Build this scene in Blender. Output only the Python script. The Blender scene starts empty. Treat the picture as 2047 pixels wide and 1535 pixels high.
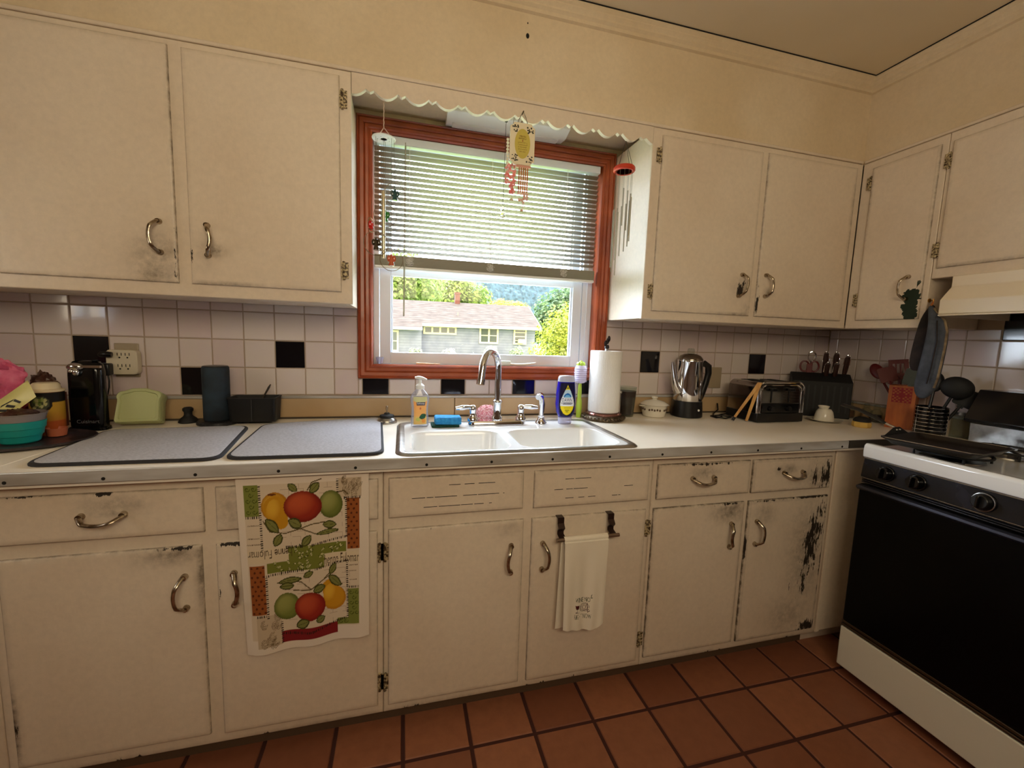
import bpy, math, random
import numpy as np
from mathutils import Vector, Matrix, noise as mnoise

SC = bpy.context.scene
COL = SC.collection
rnd = random.Random(7)

# ------------------------------------------------------------------ camera
cam_d = bpy.data.cameras.new('camera')
cam = bpy.data.objects.new('camera', cam_d)
COL.objects.link(cam)
SC.camera = cam
cam_d.sensor_fit = 'HORIZONTAL'
cam_d.sensor_width = 36.0
cam_d.lens = 836.7 / 2047 * 36.0
cam_d.clip_start = 0.02
cam_d.clip_end = 2000
_yaw, _pit, _rol = 0.2574, -0.1109, 0.0338
_f = Vector((math.sin(_yaw) * math.cos(_pit), math.cos(_yaw) * math.cos(_pit), math.sin(_pit)))
_r = Vector((math.cos(_yaw), -math.sin(_yaw), 0))
_u = _r.cross(_f)
_r2 = _r * math.cos(_rol) + _u * math.sin(_rol)
_u2 = -_r * math.sin(_rol) + _u * math.cos(_rol)
_m = Matrix((_r2, _u2, -_f)).transposed().to_4x4()
_m.translation = (1.2603, -1.8604, 1.2723)
cam.matrix_world = _m

# ------------------------------------------------------------------ world, sun, daylight through the sink window and two added ones, exposure
SC.view_settings.view_transform = 'Standard'
SC.view_settings.look = 'None'
SC.view_settings.exposure = 0.0
SC.view_settings.gamma = 1.0
SC.view_settings.use_curve_mapping = False
world = bpy.data.worlds.new('daylight_sky')
SC.world = world
world.use_nodes = True
_nt = world.node_tree
_bg = _nt.nodes['Background']
_tc = _nt.nodes.new('ShaderNodeTexCoord')
_sx = _nt.nodes.new('ShaderNodeSeparateXYZ')
_rp = _nt.nodes.new('ShaderNodeValToRGB')
_nt.links.new(_tc.outputs['Generated'], _sx.inputs[0])
_nt.links.new(_sx.outputs['Y'], _rp.inputs[0])      # sky tinted warm on the rear side (-y) for room fill, white-blue opposite
_mr = _nt.nodes.new('ShaderNodeMapRange')
_mr.inputs[1].default_value, _mr.inputs[2].default_value = -1.0, 1.0
_nt.links.new(_sx.outputs['Y'], _mr.inputs[0])
_nt.links.new(_mr.outputs[0], _rp.inputs[0])
_rp.color_ramp.elements[0].position = 0.30
_rp.color_ramp.elements[0].color = (0.345, 0.288, 0.200, 1)
_rp.color_ramp.elements[1].position = 0.72
_rp.color_ramp.elements[1].color = (0.82, 0.95, 1.10, 1)
_nt.links.new(_rp.outputs[0], _bg.inputs[0])
_bg.inputs[1].default_value = 24.0

def lamp(name, kind, loc, energy, color=(1, 1, 1), size=None, aim=None):
    d = bpy.data.lights.new(name, kind)
    d.energy = energy
    d.color = color
    if kind == 'AREA':
        d.shape = 'RECTANGLE'
        d.size, d.size_y = size
    if kind == 'SUN':
        d.angle = 0.01
    o = bpy.data.objects.new(name, d)
    COL.objects.link(o)
    o.location = loc
    if aim:
        o.rotation_euler = (Vector(aim) - Vector(loc)).to_track_quat('-Z', 'Y').to_euler()
    return o

lamp('sun', 'SUN', (10, -10, 20), 3.5, (1, 0.94, 0.82), aim=(10 - 8, -10 + 6.0, 20 - 11))
RWX0, RWX1, RWZ0, RWZ1 = 0.70, 2.15, 1.60, 2.32      # added rear window, out of view, sized for fill light
for _n, _l, _s, _a in (('added_rear_window_portal', ((RWX0 + RWX1) / 2, -2.66, (RWZ0 + RWZ1) / 2), (RWX1 - RWX0, RWZ1 - RWZ0), ((RWX0 + RWX1) / 2, 0, (RWZ0 + RWZ1) / 2)),
                       ('sink_window_portal', (1.6425, 0.155, 1.6), (1.0, 0.95), (1.6425, -1, 1.6)),
                       ('added_left_window_portal', (-0.45, -0.935, 1.45), (0.43, 0.40), (1, -0.935, 1.45))):
    lamp(_n, 'AREA', _l, 1, (1, 1, 1), _s, aim=_a).data.cycles.is_portal = True

# ------------------------------------------------------------------ helpers
def lin(c):
    c = c / 255.0
    return c / 12.92 if c <= 0.04045 else ((c + 0.055) / 1.055) ** 2.4

def rgb(r, g, b):
    return (lin(r), lin(g), lin(b), 1.0)

class MB:
    """collects geometry that becomes ONE mesh object"""
    def __init__(s):
        s.v, s.f, s.m, s.att = [], [], [], {}
    def add(s, vs, fs, mi=0, **att):
        b = len(s.v)
        s.v.extend([tuple(p) for p in vs])
        s.f.extend([tuple(i + b for i in q) for q in fs])
        s.m.extend([mi] * len(fs))
        for k, a in att.items():
            L = s.att.setdefault(k, {})
            for i, x in enumerate(a):
                L[b + i] = x
        return s
    def box(s, x0, x1, y0, y1, z0, z1, mi=0):
        vs = [(x, y, z) for x in (x0, x1) for y in (y0, y1) for z in (z0, z1)]
        fs = [(0, 1, 3, 2), (4, 6, 7, 5), (0, 4, 5, 1), (2, 3, 7, 6), (0, 2, 6, 4), (1, 5, 7, 3)]
        return s.add(vs, fs, mi)
    def frame(s, p0, p1):
        d = (Vector(p1) - Vector(p0)).normalized()
        a = Vector((0, 0, 1)) if abs(d.z) < 0.9 else Vector((1, 0, 0))
        u = d.cross(a).normalized()
        return u, d.cross(u)
    def cyl(s, p0, p1, r0, r1=None, seg=16, mi=0):
        r1 = r0 if r1 is None else r1
        u, w = s.frame(p0, p1)
        vs = []
        for p, r in ((Vector(p0), r0), (Vector(p1), r1)):
            for k in range(seg):
                t = 2 * math.pi * k / seg
                vs.append(p + (u * math.cos(t) + w * math.sin(t)) * r)
        fs = [(k, (k + 1) % seg, seg + (k + 1) % seg, seg + k) for k in range(seg)]
        fs += [tuple(range(seg))[::-1], tuple(range(seg, 2 * seg))]
        return s.add(vs, fs, mi)
    def tube(s, pts, r, seg=8, closed=False, mi=0, flat=1.0):
        P = [Vector(p) for p in pts]
        n = len(P)
        rs = r if isinstance(r, (list, tuple)) else [r] * n
        vs = []
        u = None
        for i in range(n):
            a = P[(i - 1) % n] if (closed or i) else P[i]
            b = P[(i + 1) % n] if (closed or i < n - 1) else P[i]
            d = (b - a).normalized()
            if u is None:
                u, w = s.frame((0, 0, 0), d)
            u = (u - d * u.dot(d)).normalized()
            w = d.cross(u)
            for k in range(seg):
                t = 2 * math.pi * k / seg
                vs.append(P[i] + (u * math.cos(t) + w * math.sin(t) * flat) * rs[i])
        fs = []
        for i in range(n if closed else n - 1):
            j = (i + 1) % n
            for k in range(seg):
                l = (k + 1) % seg
                fs.append((i * seg + k, i * seg + l, j * seg + l, j * seg + k))
        if not closed:
            fs += [tuple(range(seg))[::-1], tuple(range((n - 1) * seg, n * seg))]
        return s.add(vs, fs, mi)
    def lathe(s, prof, c=(0, 0, 0), seg=32, mi=0, sx=1.0, sy=1.0):
        vs, fs = [], []
        n = len(prof)
        for r, z in prof:
            r = max(r, 1e-5)
            for k in range(seg):
                t = 2 * math.pi * k / seg
                vs.append((c[0] + r * sx * math.cos(t), c[1] + r * sy * math.sin(t), c[2] + z))
        for i in range(n - 1):
            for k in range(seg):
                l = (k + 1) % seg
                fs.append((i * seg + k, i * seg + l, (i + 1) * seg + l, (i + 1) * seg + k))
        if prof[0][0] > 1e-4:
            fs.append(tuple(range(seg))[::-1])
        if prof[-1][0] > 1e-4:
            fs.append(tuple(range((n - 1) * seg, n * seg)))
        return s.add(vs, fs, mi)
    def ball(s, c, rx, ry=None, rz=None, seg=14, rings=9, mi=0, fn=None):
        ry = rx if ry is None else ry
        rz = rx if rz is None else rz
        vs, fs = [], []
        for i in range(rings + 1):
            a = math.pi * i / rings - math.pi / 2
            for k in range(seg):
                t = 2 * math.pi * k / seg
                d = Vector((math.cos(a) * math.cos(t), math.cos(a) * math.sin(t), math.sin(a)))
                q = fn(d) if fn else 1.0
                vs.append((c[0] + d.x * rx * q, c[1] + d.y * ry * q, c[2] + d.z * rz * q))
        for i in range(rings):
            for k in range(seg):
                l = (k + 1) % seg
                fs.append((i * seg + k, i * seg + l, (i + 1) * seg + l, (i + 1) * seg + k))
        return s.add(vs, fs, mi)
    def prism(s, poly, fn, t0, t1, mi=0):
        n = len(poly)
        vs = [fn(a, b, t0) for a, b in poly] + [fn(a, b, t1) for a, b in poly]
        fs = [(k, (k + 1) % n, n + (k + 1) % n, n + k) for k in range(n)]
        fs += [tuple(range(n))[::-1], tuple(range(n, 2 * n))]
        return s.add(vs, fs, mi)
    def grid(s, fn, nu, nv, mi=0, col=None):
        vs, cs = [], []
        for j in range(nv + 1):
            for i in range(nu + 1):
                vs.append(fn(i / nu, j / nv))
                if col:
                    cs.append(col(i / nu, j / nv))
        w = nu + 1
        fs = [(j * w + i, j * w + i + 1, (j + 1) * w + i + 1, (j + 1) * w + i) for j in range(nv) for i in range(nu)]
        if col:
            return s.add(vs, fs, mi, col=cs)
        return s.add(vs, fs, mi)
    def rect_sweep(s, x0, x1, z0, z1, prof, mi=0):
        """mitred frame in a vertical xz rectangle; prof = [(outward distance, y)]"""
        vs, fs = [], []
        n = len(prof)
        for cx, cz, dx, dz in ((x0, z0, -1, -1), (x1, z0, 1, -1), (x1, z1, 1, 1), (x0, z1, -1, 1)):
            for d, y in prof:
                vs.append((cx + dx * d, y, cz + dz * d))
        for i in range(4):
            j = (i + 1) % 4
            for k in range(n):
                l = (k + 1) % n
                fs.append((i * n + k, j * n + k, j * n + l, i * n + l))
        return s.add(vs, fs, mi)
    def build(s, name, mats, parent=None, bevel=0.0, smooth=True, angle=40, solid=0.0, subsurf=0, origin=None, seg=2):
        me = bpy.data.meshes.new(name)
        V = s.v
        o = bpy.data.objects.new(name, me)
        if parent is not None:
            W = world_of(parent).inverted()
            V = [tuple(W @ Vector(p)) for p in V]
        elif origin is not None:
            V = [(p[0] - origin[0], p[1] - origin[1], p[2] - origin[2]) for p in V]
            o.location = origin
        me.from_pydata(V, [], s.f)
        for m in (mats if isinstance(mats, (list, tuple)) else [mats]):
            me.materials.append(m)
        if any(s.m):
            me.polygons.foreach_set('material_index', s.m)
        for k, L in s.att.items():
            if k == 'col':
                a = me.color_attributes.new('col', 'FLOAT_COLOR', 'POINT')
                arr = np.ones((len(V), 4), dtype=np.float32)
                for i, c in L.items():
                    arr[i, :3] = c[:3]
                a.data.foreach_set('color', arr.ravel())
            else:
                a = me.attributes.new(k, 'FLOAT', 'POINT')
                arr = np.zeros(len(V), dtype=np.float32)
                for i, c in L.items():
                    arr[i] = c
                a.data.foreach_set('value', arr)
        me.validate()
        import bmesh
        bm = bmesh.new()
        bm.from_mesh(me)
        bmesh.ops.recalc_face_normals(bm, faces=bm.faces)
        bm.to_mesh(me)
        bm.free()
        if smooth:
            me.polygons.foreach_set('use_smooth', [True] * len(me.polygons))
            me.set_sharp_from_angle(angle=math.radians(angle))
        COL.objects.link(o)
        if parent is not None:
            o.parent = parent
        if solid:
            md = o.modifiers.new('thickness', 'SOLIDIFY')
            md.thickness = solid
            md.offset = 0
        if subsurf:
            md = o.modifiers.new('smoothing', 'SUBSURF')
            md.levels = md.render_levels = subsurf
        if bevel:
            md = o.modifiers.new('edges', 'BEVEL')
            md.width = bevel
            md.segments = seg
            md.limit_method = 'ANGLE'
            md.angle_limit = math.radians(35)
        return o

def world_of(o):
    m = o.matrix_basis.copy()
    p = o.parent
    while p:
        m = p.matrix_basis @ m
        p = p.parent
    return m

def thing(name, label, cat, loc=(0, 0, 0), rz=0.0, group=None):
    o = bpy.data.objects.new(name, None)
    o.empty_display_size = 0.05
    COL.objects.link(o)
    o.location = loc
    o.rotation_euler = (0, 0, rz)
    return tag(o, label, cat, group)

def tag(o, label, cat, group=None, kind=None):
    o['label'] = label
    o['category'] = cat
    if group:
        o['group'] = group
    if kind:
        o['kind'] = kind
    return o

def struct(o, label=None, cat=None):
    o['kind'] = 'structure'
    if label:
        o['label'] = label
        o['category'] = cat or 'wall'
    return o

# ------------------------------------------------------------------ materials
def nodes(name):
    m = bpy.data.materials.new(name)
    m.use_nodes = True
    nt = m.node_tree
    return m, nt, nt.nodes['Principled BSDF'], nt.nodes['Material Output']

def N(nt, t, **kw):
    n = nt.nodes.new(t)
    for k, v in kw.items():
        if k in n.inputs:
            n.inputs[k].default_value = v
        else:
            setattr(n, k, v)
    return n

def mixc(nt, fac, a, b):
    n = nt.nodes.new('ShaderNodeMix')
    n.data_type = 'RGBA'
    for sock, val in ((0, fac), (6, a), (7, b)):
        if hasattr(val, 'is_output'):
            nt.links.new(val, n.inputs[sock])
        else:
            n.inputs[sock].default_value = val
    return n.outputs[2]

def coords(nt, scale=(1, 1, 1)):
    tc = nt.nodes.new('ShaderNodeTexCoord')
    mp = nt.nodes.new('ShaderNodeMapping')
    mp.inputs['Scale'].default_value = scale
    nt.links.new(tc.outputs['Object'], mp.inputs[0])
    return mp.outputs[0]

def noise(nt, vec, scale, detail=3.0, rough=0.55):
    n = N(nt, 'ShaderNodeTexNoise', Scale=scale, Detail=detail, Roughness=rough)
    nt.links.new(vec, n.inputs['Vector'])
    return n.outputs[0]

def ramp(nt, val, a, b, to0=0.0, to1=1.0):
    n = nt.nodes.new('ShaderNodeMapRange')
    n.inputs[1].default_value, n.inputs[2].default_value = a, b
    n.inputs[3].default_value, n.inputs[4].default_value = to0, to1
    nt.links.new(val, n.inputs[0])
    return n.outputs[0]

def math_(nt, op, a, b):
    n = nt.nodes.new('ShaderNodeMath')
    n.operation = op
    for i, x in enumerate((a, b)):
        if hasattr(x, 'is_output'):
            nt.links.new(x, n.inputs[i])
        else:
            n.inputs[i].default_value = x
    return n.outputs[0]

def bump(nt, bs, height, strength, dist=0.002):
    n = nt.nodes.new('ShaderNodeBump')
    n.inputs['Strength'].default_value = strength
    n.inputs['Distance'].default_value = dist
    nt.links.new(height, n.inputs['Height'])
    nt.links.new(n.outputs[0], bs.inputs['Normal'])

def mat(name, c, rough=0.5, metal=0.0, c2=None, scale=8.0, stretch=(1, 1, 1), bmp=0.0, bscale=60.0, spec=None, coat=0.0, lo=0.35, hi=0.65, emit=None):
    m, nt, bs, out = nodes(name)
    bs.inputs['Roughness'].default_value = rough
    bs.inputs['Metallic'].default_value = metal
    if spec is not None:
        bs.inputs['Specular IOR Level'].default_value = spec
    bs.inputs['Coat Weight'].default_value = coat
    c = rgb(*c)
    if c2 is None:
        bs.inputs['Base Color'].default_value = c
    else:
        v = coords(nt, stretch)
        nt.links.new(mixc(nt, ramp(nt, noise(nt, v, scale), lo, hi), c, rgb(*c2)), bs.inputs['Base Color'])
    if bmp:
        v = coords(nt, stretch)
        bump(nt, bs, noise(nt, v, bscale), bmp)
    return m

def clear(name, tint=(255, 255, 255), body=0.15, bodycol=(230, 230, 230), rough=0.03, gloss=0.12):
    """thin clear plastic or glass: mostly see-through, a little body colour, glossy towards the edge"""
    m, nt, bs, out = nodes(name)
    bs.inputs['Base Color'].default_value = rgb(*bodycol)
    bs.inputs['Roughness'].default_value = 0.25
    tr = N(nt, 'ShaderNodeBsdfTransparent')
    tr.inputs[0].default_value = rgb(*tint)
    gl = N(nt, 'ShaderNodeBsdfGlossy', Roughness=rough)
    lw = N(nt, 'ShaderNodeLayerWeight', Blend=0.25)
    a = nt.nodes.new('ShaderNodeMixShader')
    a.inputs[0].default_value = body
    nt.links.new(tr.outputs[0], a.inputs[1])
    nt.links.new(bs.outputs[0], a.inputs[2])
    b = nt.nodes.new('ShaderNodeMixShader')
    nt.links.new(ramp(nt, lw.outputs[0], 0.0, 1.0, gloss * 0.3, min(1.0, gloss * 4)), b.inputs[0])
    nt.links.new(a.outputs[0], b.inputs[1])
    nt.links.new(gl.outputs[0], b.inputs[2])
    nt.links.new(b.outputs[0], out.inputs[0])
    return m

def paint_mat(name, c, c2, chipcol, rough=0.42):
    """old gloss enamel: mottled cream, grime and chips follow the 'grime' and 'chip' attributes of the mesh"""
    m, nt, bs, out = nodes(name)
    bs.inputs['Roughness'].default_value = rough
    v = coords(nt)
    vs = coords(nt, (1, 1, 0.22))
    base = mixc(nt, ramp(nt, noise(nt, v, 2.2, 4), 0.35, 0.65), rgb(*c), rgb(*c2))
    fine = ramp(nt, noise(nt, v, 55, 4, 0.7), 0.35, 0.7, 0.0, 0.16)
    base = mixc(nt, fine, base, rgb(*[x * 0.72 for x in c]))
    ga = N(nt, 'ShaderNodeAttribute', attribute_name='grime')
    gn = ramp(nt, noise(nt, v, 38, 5, 0.7), 0.32, 0.68, 0.25, 1.5)
    gf = math_(nt, 'MINIMUM', math_(nt, 'MULTIPLY', ga.outputs['Fac'], gn), 0.93)
    base = mixc(nt, gf, base, rgb(74, 60, 42))
    ca = N(nt, 'ShaderNodeAttribute', attribute_name='chip')
    cn = ramp(nt, noise(nt, vs, 105, 6, 0.7), 0.3, 0.7)
    cf = ramp(nt, math_(nt, 'ADD', cn, ca.outputs['Fac']), 1.0, 1.06)
    base = mixc(nt, cf, base, rgb(*chipcol))
    nt.links.new(base, bs.inputs['Base Color'])
    nt.links.new(ramp(nt, cf, 0, 1, rough, 0.75), bs.inputs['Roughness'])
    bump(nt, bs, math_(nt, 'ADD', noise(nt, vs, 90, 3), math_(nt, 'MULTIPLY', cf, -0.6)), 0.22, 0.0015)
    return m

def printed(name, rough=0.85, bmp=0.0, bscale=300.0):
    """colour comes from the printed pattern stored on the mesh"""
    m, nt, bs, out = nodes(name)
    a = N(nt, 'ShaderNodeAttribute', attribute_name='col')
    nt.links.new(a.outputs['Color'], bs.inputs['Base Color'])
    bs.inputs['Roughness'].default_value = rough
    bs.inputs['Specular IOR Level'].default_value = 0.2
    if bmp:
        bump(nt, bs, noise(nt, coords(nt), bscale, 2), bmp, 0.001)
    return m

CREAM = paint_mat('cream_enamel_paint', (232, 217, 197), (224, 206, 184), (38, 28, 18))
CREAM_GREEN = paint_mat('cream_enamel_over_green', (232, 217, 197), (224, 206, 184), (24, 42, 27))
PLASTER = paint_mat('cream_wall_paint', (228, 210, 180), (216, 195, 160), (60, 40, 20), 0.55)
DARKWALL = mat('dark_unseen_wall', (128, 100, 74), 0.6, c2=(108, 82, 58), scale=4, stretch=(3, 3, 0.3))  # unseen walls, coloured dark brown to cut bounced light
CEILP = mat('ceiling_paint', (230, 216, 188), 0.7, c2=(222, 207, 177), scale=1.5)
def chrome(name, c, r): return mat(name, c, r, 1.0)
CHROME = chrome('chrome', (225, 225, 228), 0.07)
STEEL = mat('brushed_steel', (188, 186, 182), 0.28, 1.0, c2=(150, 146, 140), scale=25, stretch=(0.15, 1, 1))
ALU = mat('worn_aluminium_edge', (216, 215, 214), 0.42, 0.35, c2=(176, 170, 162), scale=5, stretch=(0.8, 4, 4))
BRONZE = mat('worn_chrome_pull', (198, 186, 168), 0.25, 1.0, c2=(130, 112, 90), scale=60)
RUST = mat('rusty_painted_hinge', (200, 182, 142), 0.5, 0.2, c2=(66, 48, 30), scale=140, lo=0.42, hi=0.58)
BLACKP = mat('black_plastic', (16, 16, 17), 0.32)
BLACKM = mat('matte_black', (20, 20, 21), 0.65)
BLACKG = mat('black_gloss_enamel', (9, 9, 11), 0.12)
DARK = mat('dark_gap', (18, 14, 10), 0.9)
WHITEP = mat('white_plastic', (236, 236, 232), 0.3)
VINYL = mat('white_vinyl', (226, 232, 242), 0.35)
WHITEE = mat('white_enamel', (240, 240, 238), 0.14, coat=0.3)
CERAM = mat('white_ceramic', (236, 230, 214), 0.15, coat=0.3)
STAIN = mat('red_stained_wood', (164, 76, 38), 0.35, c2=(138, 58, 28), scale=9, stretch=(1, 1, 1), bmp=0.08, bscale=40, coat=0.15)
WOOD = mat('pale_bamboo', (214, 164, 92), 0.5, c2=(184, 130, 66), scale=20, stretch=(4, 4, 0.4))
LAMINATE = mat('beige_laminate', (248, 240, 228), 0.42, c2=(240, 228, 208), scale=2.6, bmp=0.03, bscale=30)
TILEW = None
BLACKT = mat('black_tile_glaze', (12, 12, 18), 0.12, coat=0.2)
GLASS = clear('window_glass', body=0.0, gloss=0.05)
CLEARP = clear('clear_plastic', (244, 246, 248), 0.16, (225, 230, 235), 0.06, 0.14)
CLEARG = clear('clear_glass', (240, 244, 240), 0.02, (230, 235, 230), 0.02, 0.035)
RED = mat('red_silicone', (98, 14, 15), 0.4)
PRINT = printed('printed_label', 0.4)
CLOTHP = printed('printed_cotton', 0.95, 0.35, 420)

def tile_mat(name):
    m, nt, bs, out = nodes(name)
    a = N(nt, 'ShaderNodeAttribute', attribute_name='tint')
    c = mixc(nt, a.outputs['Fac'], rgb(226, 214, 208), rgb(216, 196, 196))
    c = mixc(nt, ramp(nt, noise(nt, coords(nt), 14), 0.35, 0.65, 0, 0.3), c, rgb(222, 214, 196))
    nt.links.new(c, bs.inputs['Base Color'])
    bs.inputs['Roughness'].default_value = 0.13
    bs.inputs['Coat Weight'].default_value = 0.2
    bump(nt, bs, noise(nt, coords(nt), 16, 1), 0.04, 0.003)
    return m
TILEW = tile_mat('glazed_wall_tile')
GROUT = mat('tile_grout', (176, 156, 136), 0.9)

def floor_mat():
    m, nt, bs, out = nodes('terracotta_floor_tile')
    a = N(nt, 'ShaderNodeAttribute', attribute_name='tint')
    c = mixc(nt, a.outputs['Fac'], rgb(164, 106, 76), rgb(138, 84, 60))
    c = mixc(nt, ramp(nt, noise(nt, coords(nt), 30, 5), 0.3, 0.7, 0, 0.35), c, rgb(112, 68, 48))
    nt.links.new(c, bs.inputs['Base Color'])
    bs.inputs['Roughness'].default_value = 0.42
    bump(nt, bs, noise(nt, coords(nt), 120, 3), 0.12, 0.001)
    return m
TERRA = floor_mat()
FGROUT = mat('dark_floor_grout', (66, 30, 22), 0.9)

# ------------------------------------------------------------------ text and painted patterns
_tc_cache = {}
def text_tris(body):
    if body in _tc_cache:
        return _tc_cache[body]
    cu = bpy.data.curves.new('lettering', 'FONT')
    cu.body = body
    cu.size = 1.0
    cu.resolution_u = 3
    o = bpy.data.objects.new('lettering', cu)
    COL.objects.link(o)
    dg = bpy.context.evaluated_depsgraph_get()
    me = bpy.data.meshes.new_from_object(o.evaluated_get(dg))
    me.calc_loop_triangles()
    V = [(v.co.x, v.co.y) for v in me.vertices]
    T = [tuple(t.vertices) for t in me.loop_triangles]
    bpy.data.objects.remove(o)
    bpy.data.curves.remove(cu)
    bpy.data.meshes.remove(me)
    xs = [p[0] for p in V]
    ys = [p[1] for p in V]
    x0, x1, y0, y1 = min(xs), max(xs), min(ys), max(ys)
    V = [((x - x0) / (x1 - x0), (y - y0) / (y1 - y0)) for x, y in V]
    _tc_cache[body] = (V, T)
    return V, T

def lettering(name, body, fn, material, parent, box=(0, 0, 1, 1), label=None):
    """flat printed letters filling box (u0,v0,u1,v1) of a surface given by fn(u,v)"""
    V, T = text_tris(body)
    mb = MB()
    mb.add([fn(box[0] + (box[2] - box[0]) * x, box[1] + (box[3] - box[1]) * y) for x, y in V], T)
    o = mb.build(name, material, parent, smooth=False)
    if label:
        o['label'] = label
    return o

class Canvas:
    """a pattern to be printed on cloth or paper; y grows downwards"""
    def __init__(s, x0, y0, x1, y1, res, bg):
        s.x0, s.y0, s.res = x0, y0, res
        s.w, s.h = int((x1 - x0) * res), int((y1 - y0) * res)
        s.a = np.zeros((s.h, s.w, 3))
        s.a[:] = [lin(c) for c in bg]
        yy, xx = np.mgrid[0:s.h, 0:s.w]
        s.X, s.Y = xx / res + x0, yy / res + y0
    def put(s, mask, c, alpha=1.0):
        c = np.array([lin(q) for q in c])
        k = (np.asarray(mask, dtype=float) * alpha)[..., None]
        s.a = s.a * (1 - k) + c * k
    def rect(s, x0, y0, x1, y1, c):
        s.put((s.X >= x0) & (s.X < x1) & (s.Y >= y0) & (s.Y < y1), c)
    def ell(s, cx, cy, rx, ry, c, rot=0.0, soft=None, light=None):
        ca, sa = math.cos(rot), math.sin(rot)
        dx, dy = s.X - cx, s.Y - cy
        u, v = (dx * ca + dy * sa) / rx, (-dx * sa + dy * ca) / ry
        d = u * u + v * v
        s.put(d < 1, c)
        if light:
            q = np.clip(1 - ((u + 0.3) ** 2 + (v + 0.35) ** 2), 0, 1)
            s.put((d < 1) * q, light, 0.8)
        if soft:
            q = np.clip((d - 0.45) / 0.55, 0, 1)
            s.put((d < 1) * q, soft, 0.7)
    def line(s, pts, wd, c):
        m = np.zeros(s.X.shape, bool)
        for (ax, ay), (bx, by) in zip(pts[:-1], pts[1:]):
            dx, dy = bx - ax, by - ay
            t = np.clip(((s.X - ax) * dx + (s.Y - ay) * dy) / (dx * dx + dy * dy + 1e-9), 0, 1)
            m |= (s.X - ax - t * dx) ** 2 + (s.Y - ay - t * dy) ** 2 < wd * wd / 4
        s.put(m, c)
    def leaf(s, x, y, ln, wd, rot, c, vein):
        ca, sa = math.cos(rot), math.sin(rot)
        dx, dy = s.X - x, s.Y - y
        u, v = (dx * ca + dy * sa) / ln, (-dx * sa + dy * ca) / wd
        s.put((u > 0) & (u < 1) & (np.abs(v) < 0.5 * np.sin(np.pi * np.clip(u, 0, 1)) ** 0.8), c)
        s.put((u > 0) & (u < 1) & (np.abs(np.abs(v) - 0.5 * np.sin(np.pi * np.clip(u, 0, 1)) ** 0.8) < 0.09), vein)
        s.line([(x, y), (x + ca * ln, y + sa * ln)], 3, vein)
    def text(s, body, x0, y0, x1, y1, c, flip=False):
        V, T = text_tris(body)
        m = np.zeros(s.X.shape, bool)
        if flip:
            P = [(x1 - (x1 - x0) * a, y0 + (y1 - y0) * b) for a, b in V]
        else:
            P = [(x0 + (x1 - x0) * a, y1 - (y1 - y0) * b) for a, b in V]
        for i, j, k in T:
            (ax, ay), (bx, by), (cx, cy) = P[i], P[j], P[k]
            i0, i1 = int((min(ax, bx, cx) - s.x0) * s.res) - 1, int((max(ax, bx, cx) - s.x0) * s.res) + 2
            j0, j1 = int((min(ay, by, cy) - s.y0) * s.res) - 1, int((max(ay, by, cy) - s.y0) * s.res) + 2
            i0, j0 = max(i0, 0), max(j0, 0)
            if i1 <= i0 or j1 <= j0:
                continue
            X, Y = s.X[j0:j1, i0:i1], s.Y[j0:j1, i0:i1]
            d = (bx - ax) * (cy - ay) - (by - ay) * (cx - ax)
            if abs(d) < 1e-9:
                continue
            p = ((bx - X) * (cy - Y) - (by - Y) * (cx - X)) / d
            q = ((cx - X) * (ay - Y) - (cy - Y) * (ax - X)) / d
            m[j0:j1, i0:i1] |= (p >= -0.02) & (q >= -0.02) & (p + q <= 1.02)
        s.put(m, c)
    def at(s, u, v):
        j = min(s.h - 1, max(0, int((1 - v) * s.h)))
        i = min(s.w - 1, max(0, int(u * s.w)))
        return tuple(s.a[j, i])

def fbm(x, y, z=0.0):
    return mnoise.fractal(Vector((x, y, z)), 1.0, 2.0, 4)

# ------------------------------------------------------------------ dimensions read off the photograph
XL, XR = -0.36, 3.603          # side walls
YR = -2.6                      # rear wall
ZC = 2.463                     # ceiling
T = 0.1095                     # wall tile pitch
CT = 0.914                     # worktop height
UF, UD = -0.318, -0.327        # upper cabinets: face frame front, door front
BF, BD = -0.603, -0.612        # base cabinets: face frame front, door front
UB, UT = 1.368, 2.105          # upper cabinets: underside, top
RX, RDX = 3.285, 3.276         # right-hand cabinets: face frame front, door front
WX0, WX1, WZ0, WZ1 = 1.14, 2.145, 1.135, 2.062   # window opening

# ------------------------------------------------------------------ the room
mb = MB()
mb.box(XL - 0.1, WX0 - 0.02, 0.008, 0.16, -0.02, ZC + 0.02)
mb.box(WX1 + 0.02, XR + 0.1, 0.008, 0.16, -0.02, ZC + 0.02)
mb.box(WX0 - 0.02, WX1 + 0.02, 0.008, 0.16, -0.02, WZ0 - 0.02)
mb.box(WX0 - 0.02, WX1 + 0.02, 0.008, 0.16, WZ1 + 0.02, ZC + 0.02)
struct(mb.build('wall_back', PLASTER, smooth=False))
mb = MB()
mb.box(XR + 0.008, XR + 0.12, YR - 0.1, 0.008, -0.02, ZC + 0.02)
struct(mb.build('wall_right', PLASTER, smooth=False))
mb = MB()   # left wall with an added window opening, out of view
for a in ((YR - 0.1, 0.008, -0.02, 1.25), (YR - 0.1, 0.008, 1.65, ZC + 0.02), (YR - 0.1, -1.15, 1.25, 1.65), (-0.72, 0.008, 1.25, 1.65)):
    mb.box(XL - 0.1, XL, *a)
struct(mb.build('wall_left', DARKWALL, smooth=False))
mb = MB()
for a in ((XL, RWX0, -0.02, ZC + 0.02), (RWX1, XR, -0.02, ZC + 0.02), (RWX0, RWX1, -0.02, RWZ0), (RWX0, RWX1, RWZ1, ZC + 0.02)):
    mb.box(a[0], a[1], YR - 0.1, YR, a[2], a[3])
struct(mb.build('wall_rear', DARKWALL, smooth=False))
mb = MB()
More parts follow.
